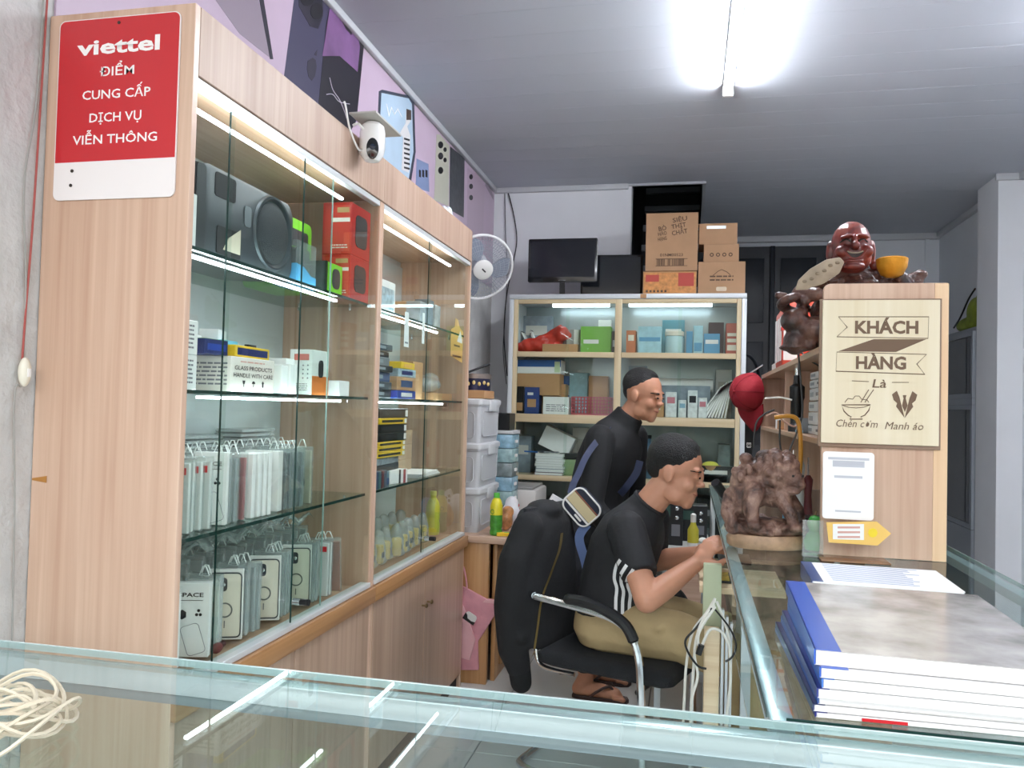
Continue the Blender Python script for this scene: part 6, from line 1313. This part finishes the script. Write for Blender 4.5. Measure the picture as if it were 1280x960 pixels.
# ================================================================ GREY GLASS CABINET AT THE RIGHT WALL
gcab = thing('wall_cabinet', 'grey glass fronted cabinet against the right wall behind the pilaster', 'cabinet', (1.86, 6.3, 0), world=True)
GF = mat('grey_frame', '#9aa0a8', .4, .3)
XC = 1.785
MB().box(XC+.02, 1.935, 5.74, 6.95, 1.84, 1.866).build('top', GF, gcab, bev=.003)
MB().box(XC+.02, 1.935, 5.74, 5.76, 0, 1.839).build('side', GF, gcab); MB().box(XC+.02, 1.935, 6.93, 6.95, 0, 1.839).build('side', GF, gcab)
MB().box(1.915, 1.93, 5.761, 6.929, 0, 1.839).build('back', mat('dark_back', '#3c4148', .6), gcab)
for z0, z1 in ((1.40, 1.838), (.55, 1.355)):
    for a, b in ((5.745, 6.34), (6.35, 6.945)):
        d = MB().box(XC, XC+.02, a, a+.035, z0, z1).box(XC, XC+.02, b-.035, b, z0, z1).box(XC, XC+.02, a+.0351, b-.0351, z0, z0+.03).box(XC, XC+.02, a+.0351, b-.0351, z1-.03, z1).build('door', GF, gcab)
        MB().box(XC+.008, XC+.012, a+.036, b-.036, z0+.031, z1-.031).build('door_glass', clear('smoked_glass', '#6b7680', 1.1), d)
MB().box(XC, XC+.02, 5.745, 6.945, 1.357, 1.398).build('middle_rail', GF, gcab); MB().box(XC+.001, XC+.02, 5.745, 6.945, .02, .545).build('base_panel', GF, gcab)
gb_ = thing('green_bag', 'olive green bag lying on top of the grey wall cabinet', 'bag', (1.87, 6.0, 1.8665))
m_ = MB().ell((0, .1, .05), (.05, .22, .05)).ell((0, -.05, .12), (.045, .14, .10)).ell((0, -.14, .15), (.035, .06, .10)); remesh(m_, .01, 3, 'bag_body', mat('olive', '#8a9a3a', .6, var=.3, vscale=12, bump=.5, bscale=18), gb_)
MB().tube(bez([(-.05, .25, .04), (-.052, .1, .10), (-.05, -.05, .2), (-.04, -.15, .26)]), .006, 6).build('piping', BLACK, gb_)
# ================================================================ OFFICE CHAIR AND JACKET
CF, CL = Vector((math.cos(.314), -math.sin(.314), 0)), Vector((math.sin(.314), math.cos(.314), 0))
CC = Vector((-.22, 2.90, 0))
def ch(f, l, z): return CC+CF*f+CL*l+RZ*z
chair = thing('office_chair', 'black office chair with chrome sled frame under the seated man', 'chair', tuple(CC), world=True)
SEATM = mat('seat_fabric', '#15171b', .8, bump=.5, bscale=300); 
def roundbox(f0, f1, w, z0, z1, r=.03, lift=0):
    rings = []
    for t, k in ((0, .88), (.25, 1), (.75, 1), (1, .90)):
        z = z0+(z1-z0)*t; rings.append([ch((f0+f1)/2+a*k, b*k, z+lift*max(0, a)) for a, b in rrect(f1-f0, 2*w, r)])
    return rings
MB().loft(roundbox(-.22, .265, .235, .385, .445)).build('seat', SEATM, chair, smooth=60)
rings = []
for t in range(7):
    z = .44+.47*t/6; f = -.225-.07*t/6; w = .215-.02*abs(t-3)/3
    rings.append([ch(f+a, b, z) for a, b in rrect(.03, 2*w, .012)])
MB().loft(rings).build('backrest', mat('back_mesh', '#1b1e24', .75, bump=.4, bscale=400), chair, smooth=60)
for s in (-1, 1):
    MB().tube(bez([ch(-.215, s*.255, .625), ch(-.10, s*.26, .617), ch(.05, s*.26, .600), ch(.125, s*.26, .565), ch(.163, s*.26, .49), ch(.175, s*.26, .36), ch(.18, s*.255, .18), ch(.18, s*.25, .05), ch(.15, s*.245, .018), ch(.0, s*.235, .016), ch(-.22, s*.215, .016), ch(-.29, s*.19, .016), ch(-.31, s*.15, .016), ch(-.31, 0, .016)], 6), .0135, 10).build('arm_leg_tube', CHROME, chair)
    MB().tube(bez([ch(-.10, s*.26, .633), ch(-.02, s*.26, .632), ch(.06, s*.26, .612), ch(.12, s*.26, .578), ch(.15, s*.26, .53)], 5), [.012]+[.019]*19+[.012], 10).build('arm_pad', BLACK, chair)
    MB().tube(bez([ch(-.235, s*.20, .62), ch(-.235, s*.21, .50), ch(-.225, s*.215, .41), ch(-.19, s*.215, .378), ch(-.08, s*.215, .374)], 6), .008, 8).build('seat_tube', CHROME, chair)
    MB().tube([ch(-.215, s*.26, .628), ch(-.245, s*.235, .628), ch(-.25, s*.20, .628)], .012, 8).build('back_joint', CHROME, chair)
MB().tube([ch(.16, -.25, .372), ch(.16, .25, .372)], .010, 8).build('cross_bar', BLACK, chair)
jk = thing('jacket', 'black zip jacket draped over the chair back', 'jacket', tuple(ch(-.28, 0, .43)), world=True)
JM = mat('jacket_black', '#121316', .85, var=.15, vscale=9, bump=.6, bscale=14)
m_ = MB(); rings = []
for z, w, d, f in ((.905, .11, .030, -.300), (.888, .165, .055, -.298), (.85, .195, .068, -.294), (.78, .205, .072, -.288), (.68, .21, .074, -.282), (.57, .21, .074, -.272), (.47, .205, .07, -.262), (.43, .20, .066, -.258)):
    rings.append([ch(f+math.sin(t*.2618)*d*(1+.06*math.sin(z*40+t)), -.055+math.cos(t*.2618)*w, z+.01*math.sin(t*1.3)) for t in range(24)])
m_.loft(rings)
m_.limb([(ch(-.285, -.19, .845), .055), (ch(-.305, -.245, .73), .058), (ch(-.315, -.255, .58), .057), (ch(-.305, -.24, .43), .055), (ch(-.285, -.23, .36), .042)])
m_.ell(ch(-.295, -.05, .895), (.07, .09, .035))
for k in range(7): m_.limb([(ch(-.31+.008*k, -.27+.01*(k % 3), .78-.05*k), .02), (ch(-.29+.008*k, -.16, .76-.055*k), .012)])
jb = remesh(m_, .008, 5, 'jacket_body', JM, jk)
m_ = MB().limb([(ch(-.285, -.23, .365), .040), (ch(-.278, -.226, .315), .038)]); remesh(m_, .006, 3, 'cuff', mat('cuff_black', '#0f1012', .9), jk)
# ================================================================ PEOPLE
SKIN = mat('skin', '#bb8468', .5, var=.05, vscale=20, sss=.08)
SKIN2 = mat('skin_light', '#c78f74', .5, var=.05, vscale=20, sss=.08)
HAIR = mat('hair_black', '#0c0b0c', .6, bump=.9, bscale=220)
def basis(f, u):
    f = Vector(f).normalized(); u = Vector(u); u = (u-f*u.dot(f)).normalized(); return f, u.cross(f), u
def rot3(f, l, u):
    M = Matrix.Identity(3)
    for i in range(3): M[i][0], M[i][1], M[i][2] = f[i], l[i], u[i]
    return M
def head(mb, c, f, u, s, neck, nr=.052):
    f, l, u = basis(f, u); M = rot3(f, l, u); c = Vector(c)
    def e(p, r, R=None): mb.ell(c+(f*p[0]+l*p[1]+u*p[2])*s, tuple(k*s for k in r), M if R is None else M @ R, 18, 12)
    e((-.008, 0, .035), (.096, .076, .090)); e((.028, 0, -.03), (.064, .060, .086)); e((.028, 0, -.072), (.056, .053, .043)); e((.066, 0, -.100), (.022, .026, .017)); e((.068, 0, -.078), (.024, .030, .030))
    e((.094, 0, .004), (.010, .010, .030)); e((.103, 0, -.018), (.013, .015, .010))
    for k in (-1, 1):
        e((.080, k*.028, .032), (.013, .026, .009)); e((.060, k*.036, -.028), (.027, .023, .028)); e((.100, k*.013, -.021), (.010, .008, .008)); e((-.006, k*.078, -.004), (.019, .008, .031), Matrix.Rotation(-.2, 3, 'Y')); e((.088, k*.031, .009), (.008, .014, .008))
        e((.02, k*.048, -.07), (.035, .012, .03))
    e((.087, 0, -.053), (.010, .024, .006)); e((.083, 0, -.066), (.010, .020, .007))
    mb.limb([(c+(f*-.022-u*.05)*s, nr*1.02*s), (Vector(neck), nr*1.08)])
    return f, l, u
def face_parts(body, c, f, l, u, s, hair_r=1.0, smile=True):
    bv = BVHTree.FromPolygons([v.co for v in body.data.vertices], [p.vertices[:] for p in body.data.polygons]); c = Vector(c); M = rot3(f, l, u)
    def surf(a, b):
        h = bv.ray_cast(c+f*.3+(l*a+u*b)*s, -f)[0]
        return h if h is not None else c+f*.09*s+(l*a+u*b)*s
    for k in (-1, 1):
        MB().ell(surf(k*.031, .008)+f*.0002, (.0035*s, .012*s, .0042*s), M, 12, 8).build('eye', mat('eye_black', '#17100e', .25), body)
        MB().tube([surf(k*(.016+.009*j), .026+.004*math.sin(j*.8))+f*.0008 for j in range(5)], [.002, .0034, .0036, .003, .0015], 6).build('eyebrow', HAIR, body)
    pts = [surf(-.024+.008*j, -.059+(.005*((j-3)/3)**2 if smile else 0))+f*.0006 for j in range(7)]
    MB().tube(pts, [.0008, .0022, .003, .003, .003, .0022, .0008], 6).build('lips', mat('lips', '#9a5148', .45), body)
def hair(body, c, f, l, u, s, spec):
    M = rot3(f, l, u); m_ = MB(); c = Vector(c)
    for p, r in spec: m_.ell(c+(f*p[0]+l*p[1]+u*p[2])*s, tuple(k*s for k in r), M, 28, 18)
    return remesh(m_, .0035, 1, 'hair', HAIR, body)
def torso(mb, pts, lat, infl=0, n=24):
    rings = []; C = [Vector(p[0]) for p in pts]
    for i, (c, w, d) in enumerate(pts):
        t = (C[min(i+1, len(C)-1)]-C[max(i-1, 0)]).normalized(); la = (lat-t*lat.dot(t)).normalized(); de = t.cross(la)
        rings.append([C[i]+la*(math.copysign(abs(math.cos(a))**.8, math.cos(a))*(w+infl))+de*(math.copysign(abs(math.sin(a))**.9, math.sin(a))*(d+infl)) for a in [2*math.pi*k/n for k in range(n)]])
    mb.loft(rings)
def hand(mb, wrist, d, nrm, curl=.5, s=1.0, thumb=1):
    """palm, four fingers of unequal length and a thumb leaving the side of the palm; nrm points out of the palm"""
    d = Vector(d).normalized(); nrm = Vector(nrm); nrm = (nrm-d*nrm.dot(d)).normalized(); sd = d.cross(nrm); w = Vector(wrist)
    mb.ell(w+d*.045*s, (.050*s, .036*s, .015*s), rot3(d, sd, nrm)); mb.limb([(w, .024*s), (w+d*.03*s, .024*s)])
    for i, L in enumerate((.9, 1.05, 1.0, .8)):
        p = w+d*.075*s+sd*((i-1.5)*.0185*s*thumb); q = d.copy(); pts = [(p, .0092*s)]
        for k, seg in enumerate((.040, .026, .020)):
            q = (Matrix.Rotation(curl*(.7 if k == 0 else 1), 3, sd.cross(Vector((0, 0, 0))) if False else d.cross(nrm)) @ q).normalized() if False else (q*math.cos(curl*.8)+nrm*math.sin(curl*.8) if k == 0 else (q+nrm*math.tan(min(curl*.6, .9))).normalized())
            p = p+q*seg*L*s; pts.append((p, (.0086-.0008*k)*s))
        mb.limb(pts, 10)
    t0 = w+d*.02*s-sd*.028*s*thumb; t1 = t0+(d*.6-sd*.7*thumb+nrm*.35).normalized()*.042*s; t2 = t1+(d*.85-sd*.1*thumb+nrm*.5).normalized()*.03*s
    mb.limb([(t0, .012*s), (t1, .0105*s), (t2, .009*s)], 10)
def foot(mb, ankle, d, s=1.0):
    a = Vector(ankle); d = Vector(d).normalized(); g = Vector((a.x, a.y, 0)); sd = RZ.cross(d)
    mb.limb([(a, .036*s), (g-d*.03*s+RZ*.035, .032*s), (g+d*.06*s+RZ*.036, .034*s), (g+d*.13*s+RZ*.028, .030*s)])
    for i in range(5): mb.limb([(g+d*(.13+.004*(2-abs(i-1)))*s+sd*(i-2)*.0165*s+RZ*.024, .011*s), (g+d*(.172-.006*i)*s+sd*(i-2)*.017*s+RZ*.021, (.0115 if i == 0 else .009)*s)], 8)
def flipflop(name_parent, ankle, d, s, m):
    g = Vector((ankle[0], ankle[1], 0)); d = Vector(d).normalized(); M = frame(g+d*.06*s, d, RZ.cross(d))
    sole = [(-.115, -.03), (-.10, -.036), (.02, -.04), (.09, -.045), (.125, -.03), (.132, 0), (.12, .03), (.08, .042), (0, .036), (-.10, .034), (-.118, .02)]
    o = MB().prism([(a*s, b*s) for a, b in sole], M, .001, .017).build('flip_flop', m, name_parent, bev=.003)
    for k in (-1, 1): MB().tube(bez([M @ Vector((.075*s, 0, .02)), M @ Vector((.05*s, k*.02*s, .066)), M @ Vector((0, k*.041*s, .045)), M @ Vector((-.03*s, k*.042*s, .018))], 6), .006, 8).build('strap', m, o)
def ribbon(body, pts, w, dirn, m, name, parent, lift=.0022):
    """a flat band laid on the surface of body along points given in the room, projected along dirn"""
    bv = BVHTree.FromPolygons([v.co for v in body.data.vertices], [p.vertices[:] for p in body.data.polygons]); L = []; dirn = Vector(dirn).normalized()
    pts = bez(pts, 8)
    for i, p in enumerate(pts):
        t = (pts[min(i+1, len(pts)-1)]-pts[max(i-1, 0)]).normalized(); sdv = t.cross(dirn).normalized()
        for k in (-1, 1):
            h = bv.ray_cast(p+sdv*k*w/2-dirn*.4, dirn)[0]; L.append((h if h is not None else p)-dirn*lift)
    fs = [(2*i, 2*i+1, 2*i+3, 2*i+2) for i in range(len(pts)-1)]
    return MB().add(L, fs).build(name, m, parent, smooth=60)

ribbon(jb, [P(a, b, Y=2.7) for a, b in ((690, 678), (688, 700), (680, 728), (672, 755), (668, 790), (664, 822))], .006, (0, 1, 0), mat('zip_brass', '#9a8350', .4, .8), 'zip', jk)
# ---------------- seated man
sm = thing('person', 'man in a black striped polo shirt and khaki trousers bent over work at the counter', 'person', (-.25, 2.91, .445), world=True)
f0 = Vector((.978, -.208, 0)); l0 = Vector((.208, .978, 0))
HC = Vector((-.046, 2.88, 1.055)); HS = .97
hip = Vector((-.245, 2.91, .535)); nb = Vector((-.146, 2.895, .918))
Rs, Ls = nb+Vector((-.022, 0, -.052))-l0*.155, nb+Vector((-.015, 0, -.05))+l0*.155
Re, Rw = Vector((-.122, 2.60, .668)), Vector((.030, 2.735, .770))
Le, Lw = Vector((-.13, 3.09, .70)), Vector((.03, 2.95, .765))
Rk, Lk = Vector((.19, 2.735, .47)), Vector((.18, 3.0, .475)); Ra, La = Vector((.20, 2.74, .09)), Vector((.23, 3.02, .09))
spine = [(hip-Vector((.015, 0, .05)), .155, .105), (hip, .170, .120), (hip+Vector((-.005, 0, .08)), .158, .112), (hip+Vector((.005, -.002, .16)), .150, .105), (hip+Vector((.03, -.006, .245)), .160, .108), (hip+Vector((.062, -.01, .315)), .160, .098), (hip+Vector((.085, -.013, .355)), .115, .075), (nb, .062, .058)]
m_ = MB(); fv = head(m_, HC, (.955, -.19, -.23), (.235, -.05, .97), HS, nb)
torso(m_, spine, l0)
m_.limb([(Rs, .050), (Re, .040)]); m_.limb([(Re, .040), (Re.lerp(Rw, .35), .040), (Rw, .026)]); m_.limb([(Ls, .05), (Le, .04)]); m_.limb([(Le, .04), (Le.lerp(Lw, .35), .04), (Lw, .026)])
hand(m_, Rw, (.55, .12, .72), (.5, .7, -.5), .75, .98, 1); hand(m_, Lw, (.7, -.25, .35), (.3, -.8, -.4), .7, .98, -1)
for k, kn, an in ((-1, Rk, Ra), (1, Lk, La)):
    m_.limb([(hip+l0*k*.085-RZ*.01, .085), (hip.lerp(kn, .5)+l0*k*.03, .075), (kn, .055)]); m_.limb([(kn, .055), (kn.lerp(an, .35), .052), (an, .034)]); foot(m_, an, (.97, -.2, 0))
body = remesh(m_, .0042, 4, 'body', SKIN2, sm)
face_parts(body, HC, *fv, HS)
hair(body, HC, *fv, HS, [((-.018, 0, .050), (.097, .0790, .089)), ((.000, 0, .094), (.066, .056, .040)), ((-.055, 0, .015), (.056, .066, .06))])
m_ = MB(); SHIRT = mat('shirt_black', '#16171b', .75, var=.1, vscale=10, bump=.35, bscale=22)
torso(m_, [(spine[0][0]+Vector((0, 0, .005)), .165, .118)]+spine[1:7]+[(nb, .066, .060), (nb.lerp(HC, .16), .056, .054)], l0, .011)
for s_, e_ in ((Rs, Re), (Ls, Le)):
    m_.limb([(s_, .066), (s_.lerp(e_, .35), .064)]); m_.cyl(s_.lerp(e_, .3), s_.lerp(e_, .66), .064, .062, 18)
m_.ell(hip+Vector((.075, 0, .03)), (.06, .12, .055)).ell(hip+Vector((-.075, 0, .02)), (.06, .13, .06))
shirt = remesh(m_, .006, 5, 'shirt', SHIRT, body)
nd = (HC-nb).normalized(); nl = l0; nf = nl.cross(nd)
MB().tube([nb.lerp(HC, .16)+nl*math.cos(t*.3927)*.064+nf*math.sin(t*.3927)*.062 for t in range(16)], .008, 8, True).build('collar', SHIRT, shirt)
STR = mat('stripe_white', '#e9e9ea', .6)
for k in range(3):
    ribbon(shirt, [P(a+k*8.2, b+k*4.5, Y=2.75) for a, b in ((779, 692), (771, 706), (768, 722), (771, 735), (770, 748), (770, 763))], .0105, (0, 1, 0), STR, 'side_stripe', shirt)
m_ = MB(); KHAKI = mat('khaki', '#b09a72', .8, var=.08, vscale=12, bump=.5, bscale=16)
torso(m_, [(hip-Vector((.01, 0, .085)), .15, .10), (hip-Vector((.01, 0, .05)), .172, .125), (hip, .180, .130), (hip+Vector((-.004, 0, .045)), .170, .122)], l0, .004)
for k, kn, an in ((-1, Rk, Ra), (1, Lk, La)):
    m_.limb([(hip+l0*k*.088-RZ*.012, .098), (hip.lerp(kn, .5)+l0*k*.03+RZ*.006, .088), (kn, .072)]); m_.limb([(kn, .072), (kn.lerp(an, .5), .068), (an+RZ*.06, .058)])
for k in range(4): m_.limb([(hip.lerp(Rk, .12+.10*k)-l0*.11+RZ*.04, .02), (hip.lerp(Rk, .20+.11*k)-l0*.05+RZ*.075, .014)])
tr = remesh(m_, .0065, 5, 'trousers', KHAKI, body)
SND = mat('sandal_dark', '#2c1f1c', .6)
for an in (Ra, La): flipflop(body, an, (.97, -.2, 0), 1, SND)

# ---------------- standing man
tm_ = thing('person', 'man in a black long sleeved top leaning forward behind the seated man', 'person', (-.39, 3.58, 0), world=True)
f1 = Vector((.93, -.36, 0)).normalized(); l1 = Vector((.36, .93, 0)).normalized()
HC2 = Vector((-.203, 3.59, 1.330)); HS2 = .90
hip2 = Vector((-.385, 3.62, .765)); nb2 = Vector((-.286, 3.605, 1.205))
spine2 = [(hip2-Vector((0, 0, .07)), .145, .10), (hip2, .160, .112), (hip2+Vector((-.005, 0, .09)), .146, .102), (hip2+Vector((.005, 0, .18)), .152, .105), (hip2+Vector((.035, -.004, .27)), .168, .112), (hip2+Vector((.062, -.01, .36)), .165, .10), (hip2+Vector((.082, -.013, .41)), .118, .080), (nb2, .06, .058)]
Rs2, Ls2 = nb2+Vector((-.03, 0, -.065))-l1*.160, nb2+Vector((-.02, 0, -.06))+l1*.160
Re2, Rw2 = Vector((-.395, 3.36, .865)), Vector((-.245, 3.36, .72)); Le2, Lw2 = Vector((-.25, 3.82, .85)), Vector((-.12, 3.70, .74))
Rk2, Lk2 = Vector((-.36, 3.54, .43)), Vector((-.34, 3.76, .43)); Ra2, La2 = Vector((-.425, 3.575, .085)), Vector((-.43, 3.80, .085))
m_ = MB(); fv2 = head(m_, HC2, (.90, -.38, -.20), (.20, -.06, .97), HS2, nb2, .05)
torso(m_, spine2, l1)
m_.limb([(Rs2, .048), (Re2, .038)]); m_.limb([(Re2, .038), (Re2.lerp(Rw2, .35), .038), (Rw2, .025)]); m_.limb([(Ls2, .048), (Le2, .038)]); m_.limb([(Le2, .038), (Lw2, .025)])
hand(m_, Rw2, (.75, .1, -.6), (-.3, .9, -.3), .5, .92, 1); hand(m_, Lw2, (.8, -.3, -.5), (-.3, -.8, -.3), .5, .92, -1)
for k, kn, an in ((-1, Rk2, Ra2), (1, Lk2, La2)):
    m_.limb([(hip2+l1*k*.085-RZ*.03, .085), (kn, .055)]); m_.limb([(kn, .055), (kn.lerp(an, .35), .050), (an, .033)]); foot(m_, an, (.99, -.1, 0), 1.0)
body2 = remesh(m_, .0042, 4, 'body', SKIN, tm_)
face_parts(body2, HC2, *fv2, HS2)
hair(body2, HC2, *fv2, HS2, [((-.024, 0, .055), (.094, .0755, .083)), ((-.006, 0, .100), (.062, .052, .034)), ((-.06, 0, .018), (.046, .058, .052))])
m_ = MB(); TOP = mat('top_black', '#0f1013', .8, var=.1, vscale=8, bump=.3, bscale=16)
torso(m_, spine2[:7]+[(nb2, .066, .062), (nb2.lerp(HC2, .22), .056, .054), (nb2.lerp(HC2, .36), .054, .052)], l1, .011)
for s_, e_, w_ in ((Rs2, Re2, Rw2), (Ls2, Le2, Lw2)): m_.limb([(s_, .064), (s_.lerp(e_, .5), .060), (e_, .052), (w_, .038)])
top2 = remesh(m_, .0065, 5, 'top', TOP, body2)
m_ = MB(); DTR = mat('dark_trousers', '#191b20', .8, bump=.3, bscale=20)
torso(m_, [(hip2-Vector((0, 0, .10)), .13, .10), (hip2-Vector((0, 0, .07)), .152, .112), (hip2, .165, .118)], l1, .004)
for k, kn, an in ((-1, Rk2, Ra2), (1, Lk2, La2)): m_.limb([(hip2+l1*k*.085-RZ*.03, .096), (kn, .074), (an+RZ*.075, .06)])
remesh(m_, .0065, 5, 'trousers', DTR, body2)
for an in (Ra2, La2): flipflop(body2, an, (.99, -.1, 0), 1.0, mat('sandal_brown', '#3a2622', .6))

# ---------------- shoulder bag
bgc = P(727, 634, Y=3.02)
hb = thing('shoulder_bag', 'navy shoulder bag with beige stripes and white piping behind the chair', 'bag', tuple(bgc), world=True)
Fb = frame(bgc, Vector((.72, -.05, .68)), Vector((-.68, .0, .73)))
NAVYF = mat('bag_navy', '#1c2336', .7, bump=.2, bscale=200)
MB().prism(rrect(.108, .132, .03, 6), Fb, -.04, 0).build('bag_body', NAVYF, hb, bev=.006)
MB().tube([Fb @ Vector((a, b, .001)) for a, b in rrect(.106, .130, .03, 6)], .0035, 6, True).build('piping', CARDW, hb)
for b0, b1, c, k in ((.006, .046, mat('bag_beige', '#cdbd95', .7), 'stripe'), (-.004, .004, CARDW, 'stripe'), (.048, .052, mat('bag_rust', '#9a5a3c', .7), 'stripe')):
    MB().prism([(-.026+0*b0, -.074), (-.026+0, -.074)] and [(b0-.026, -.062), (b1-.026, -.062), (b1-.026, .062), (b0-.026, .062)], Fb, 0, .0012).build(k, c, hb)
MB().prism(rrect(.008, .035, .003, 3, -.038, -.02), Fb, 0, .002).build('logo_tab', CARDW, hb)
s1 = [Fb @ Vector((.0, .066, -.02)), P(717, 604, Y=3.08), P(723, 592, Y=3.18), P(733, 570, Y=3.32), P(748, 550, Y=3.40), P(766, 536, Y=3.50)]
def strap(pts, w, m, name):
    q = bez(pts, 6); L = []
    for i, p in enumerate(q):
        t = (q[min(i+1, len(q)-1)]-q[max(i-1, 0)]).normalized(); sdv = t.cross(Vector((0, 1, 0))).normalized()*w/2; e = Vector((0, .002, 0)); L.append([p-sdv-e, p+sdv-e, p+sdv+e, p-sdv+e])
    return MB().loft(L).build(name, m, hb)
strap(s1, .026, mat('strap_navy', '#232c48', .7), 'strap')
strap([Fb @ Vector((-.03, -.06, -.02)), P(724, 672, Y=3.05), P(731, 700, Y=3.06), P(736, 722, Y=3.07)], .034, mat('strap_blue', '#6f84b4', .7), 'strap_end')
strap([P(800, 576, Y=3.40), P(795, 592, Y=3.40), P(782, 610, Y=3.40), P(775, 618, Y=3.42)], .03, mat('strap_navy'), 'strap')
# ---------------- clutter behind the counter near the hands
mc = thing('microscope', 'black eyepiece stand of a repair microscope in front of the seated man', 'microscope', (.16, 3.22, .72), world=True)
MB().cyl((.10, 3.18, 1.0), (.15, 3.24, .93), .018, n=14).build('eyepiece', BLACK, mc); MB().cyl((.15, 3.24, .93), (.18, 3.26, .88), .026, n=14).build('head', BLACK, mc); MB().cyl((.18, 3.28, .70), (.18, 3.28, .90), .012, n=12).build('column', CHROME, mc); MB().box(.12, .24, 3.2, 3.36, .69, .705).build('base', BLACK, mc, bev=.003)
sh_ = thing('work_bench', 'low black work bench behind the seated man beside the side counter', 'bench', (-.0, 3.55, 0), world=True)
MB().box(-.12, .096, 3.24, 3.95, .66, .688).build('bench_top', mat('bench_white', '#c9c9c6', .5), sh_, bev=.003)
for a in (-.105, .08):
    for b in (3.26, 3.93): MB().box(a-.012, a+.012, b-.012, b+.012, 0, .66).build('leg', ALU, sh_)
for b0 in (3.4, 3.75): MB().box(-.09, .07, b0-.01, b0+.01, .2, .22).build('brace', ALU, sh_)
for k, (px, c, l) in enumerate(((866, '#c4b838', 'yellow labelled spray bottle on the work bench'),)):
    p = P(px, 690, Y=3.3+.1*k); t = thing('spray_bottle', l, 'bottle', (min(p.x, .07), 3.3+.1*k, .6885)); MB().lathe([(.02, 0), (.022, .005), (.022, .11), (.012, .13), (.010, .14)], n=16).build('bottle_body', mat('spray%d' % k, c, .4), t); MB().lathe([(.011, .14), (.011, .17), (.005, .175)], n=12).build('cap', CARDW, t); MB().lathe([(.0224, .03), (.0224, .06)], n=16, cap=False).build('label', CARDW, t)
for k, (x, y, w, h, c, l) in enumerate(((-.08, 3.62, .12, .20, '#1b1d20', 'tall black repair station on the work bench'), (.02, 3.75, .13, .16, '#232629', 'black power supply at the back of the work bench'), (-.06, 3.85, .12, .24, '#2c2f33', 'dark audio box at the end of the work bench'))):
    t = carton('repair_station', l, 'device', (x, y, .6885), (w, .1, h), mat('station%d' % k, c, .4), prints=[('y-', .1, .55, .6, .85, mat('station_screen', '#3a5a52', .3)), ('y-', .6, .9, .2, .45, GREYINK)])
    for j in range(2): MB().lathe([(.009, 0), (.009, .01), (.006, .012)], (w*.28, -.051, h*(.6+.2*j)), 12, axis=-RY).build('dial', CHROME, t)
m_ = MB()
for k in range(12): m_.ell((random.uniform(-.02, .02), random.uniform(-.02, .02), .02+random.uniform(0, .05)), (.018, .018, .014))
t = thing('tissue', 'crumpled white tissue between the seated man and the carved lion', 'tissue', (.075, 3.28, .6885)); remesh(m_, .005, 1, 'paper', PAPER, t)
pb = thing('phone', 'opened phone coloured yellow to look lit under the hands of the seated man', 'phone', (.105, 2.76, .7205)); MB().box(-.035, .035, -.075, .075, 0, .008).build('phone_body', BLACK, pb, bev=.003); MB().box(-.03, .03, -.07, .07, .008, .0086).build('inner_board', mat('board_painted_light', '#c9b04a', .4, var=.4, vscale=60), pb)  # yellow light on the phone is painted as the board colour
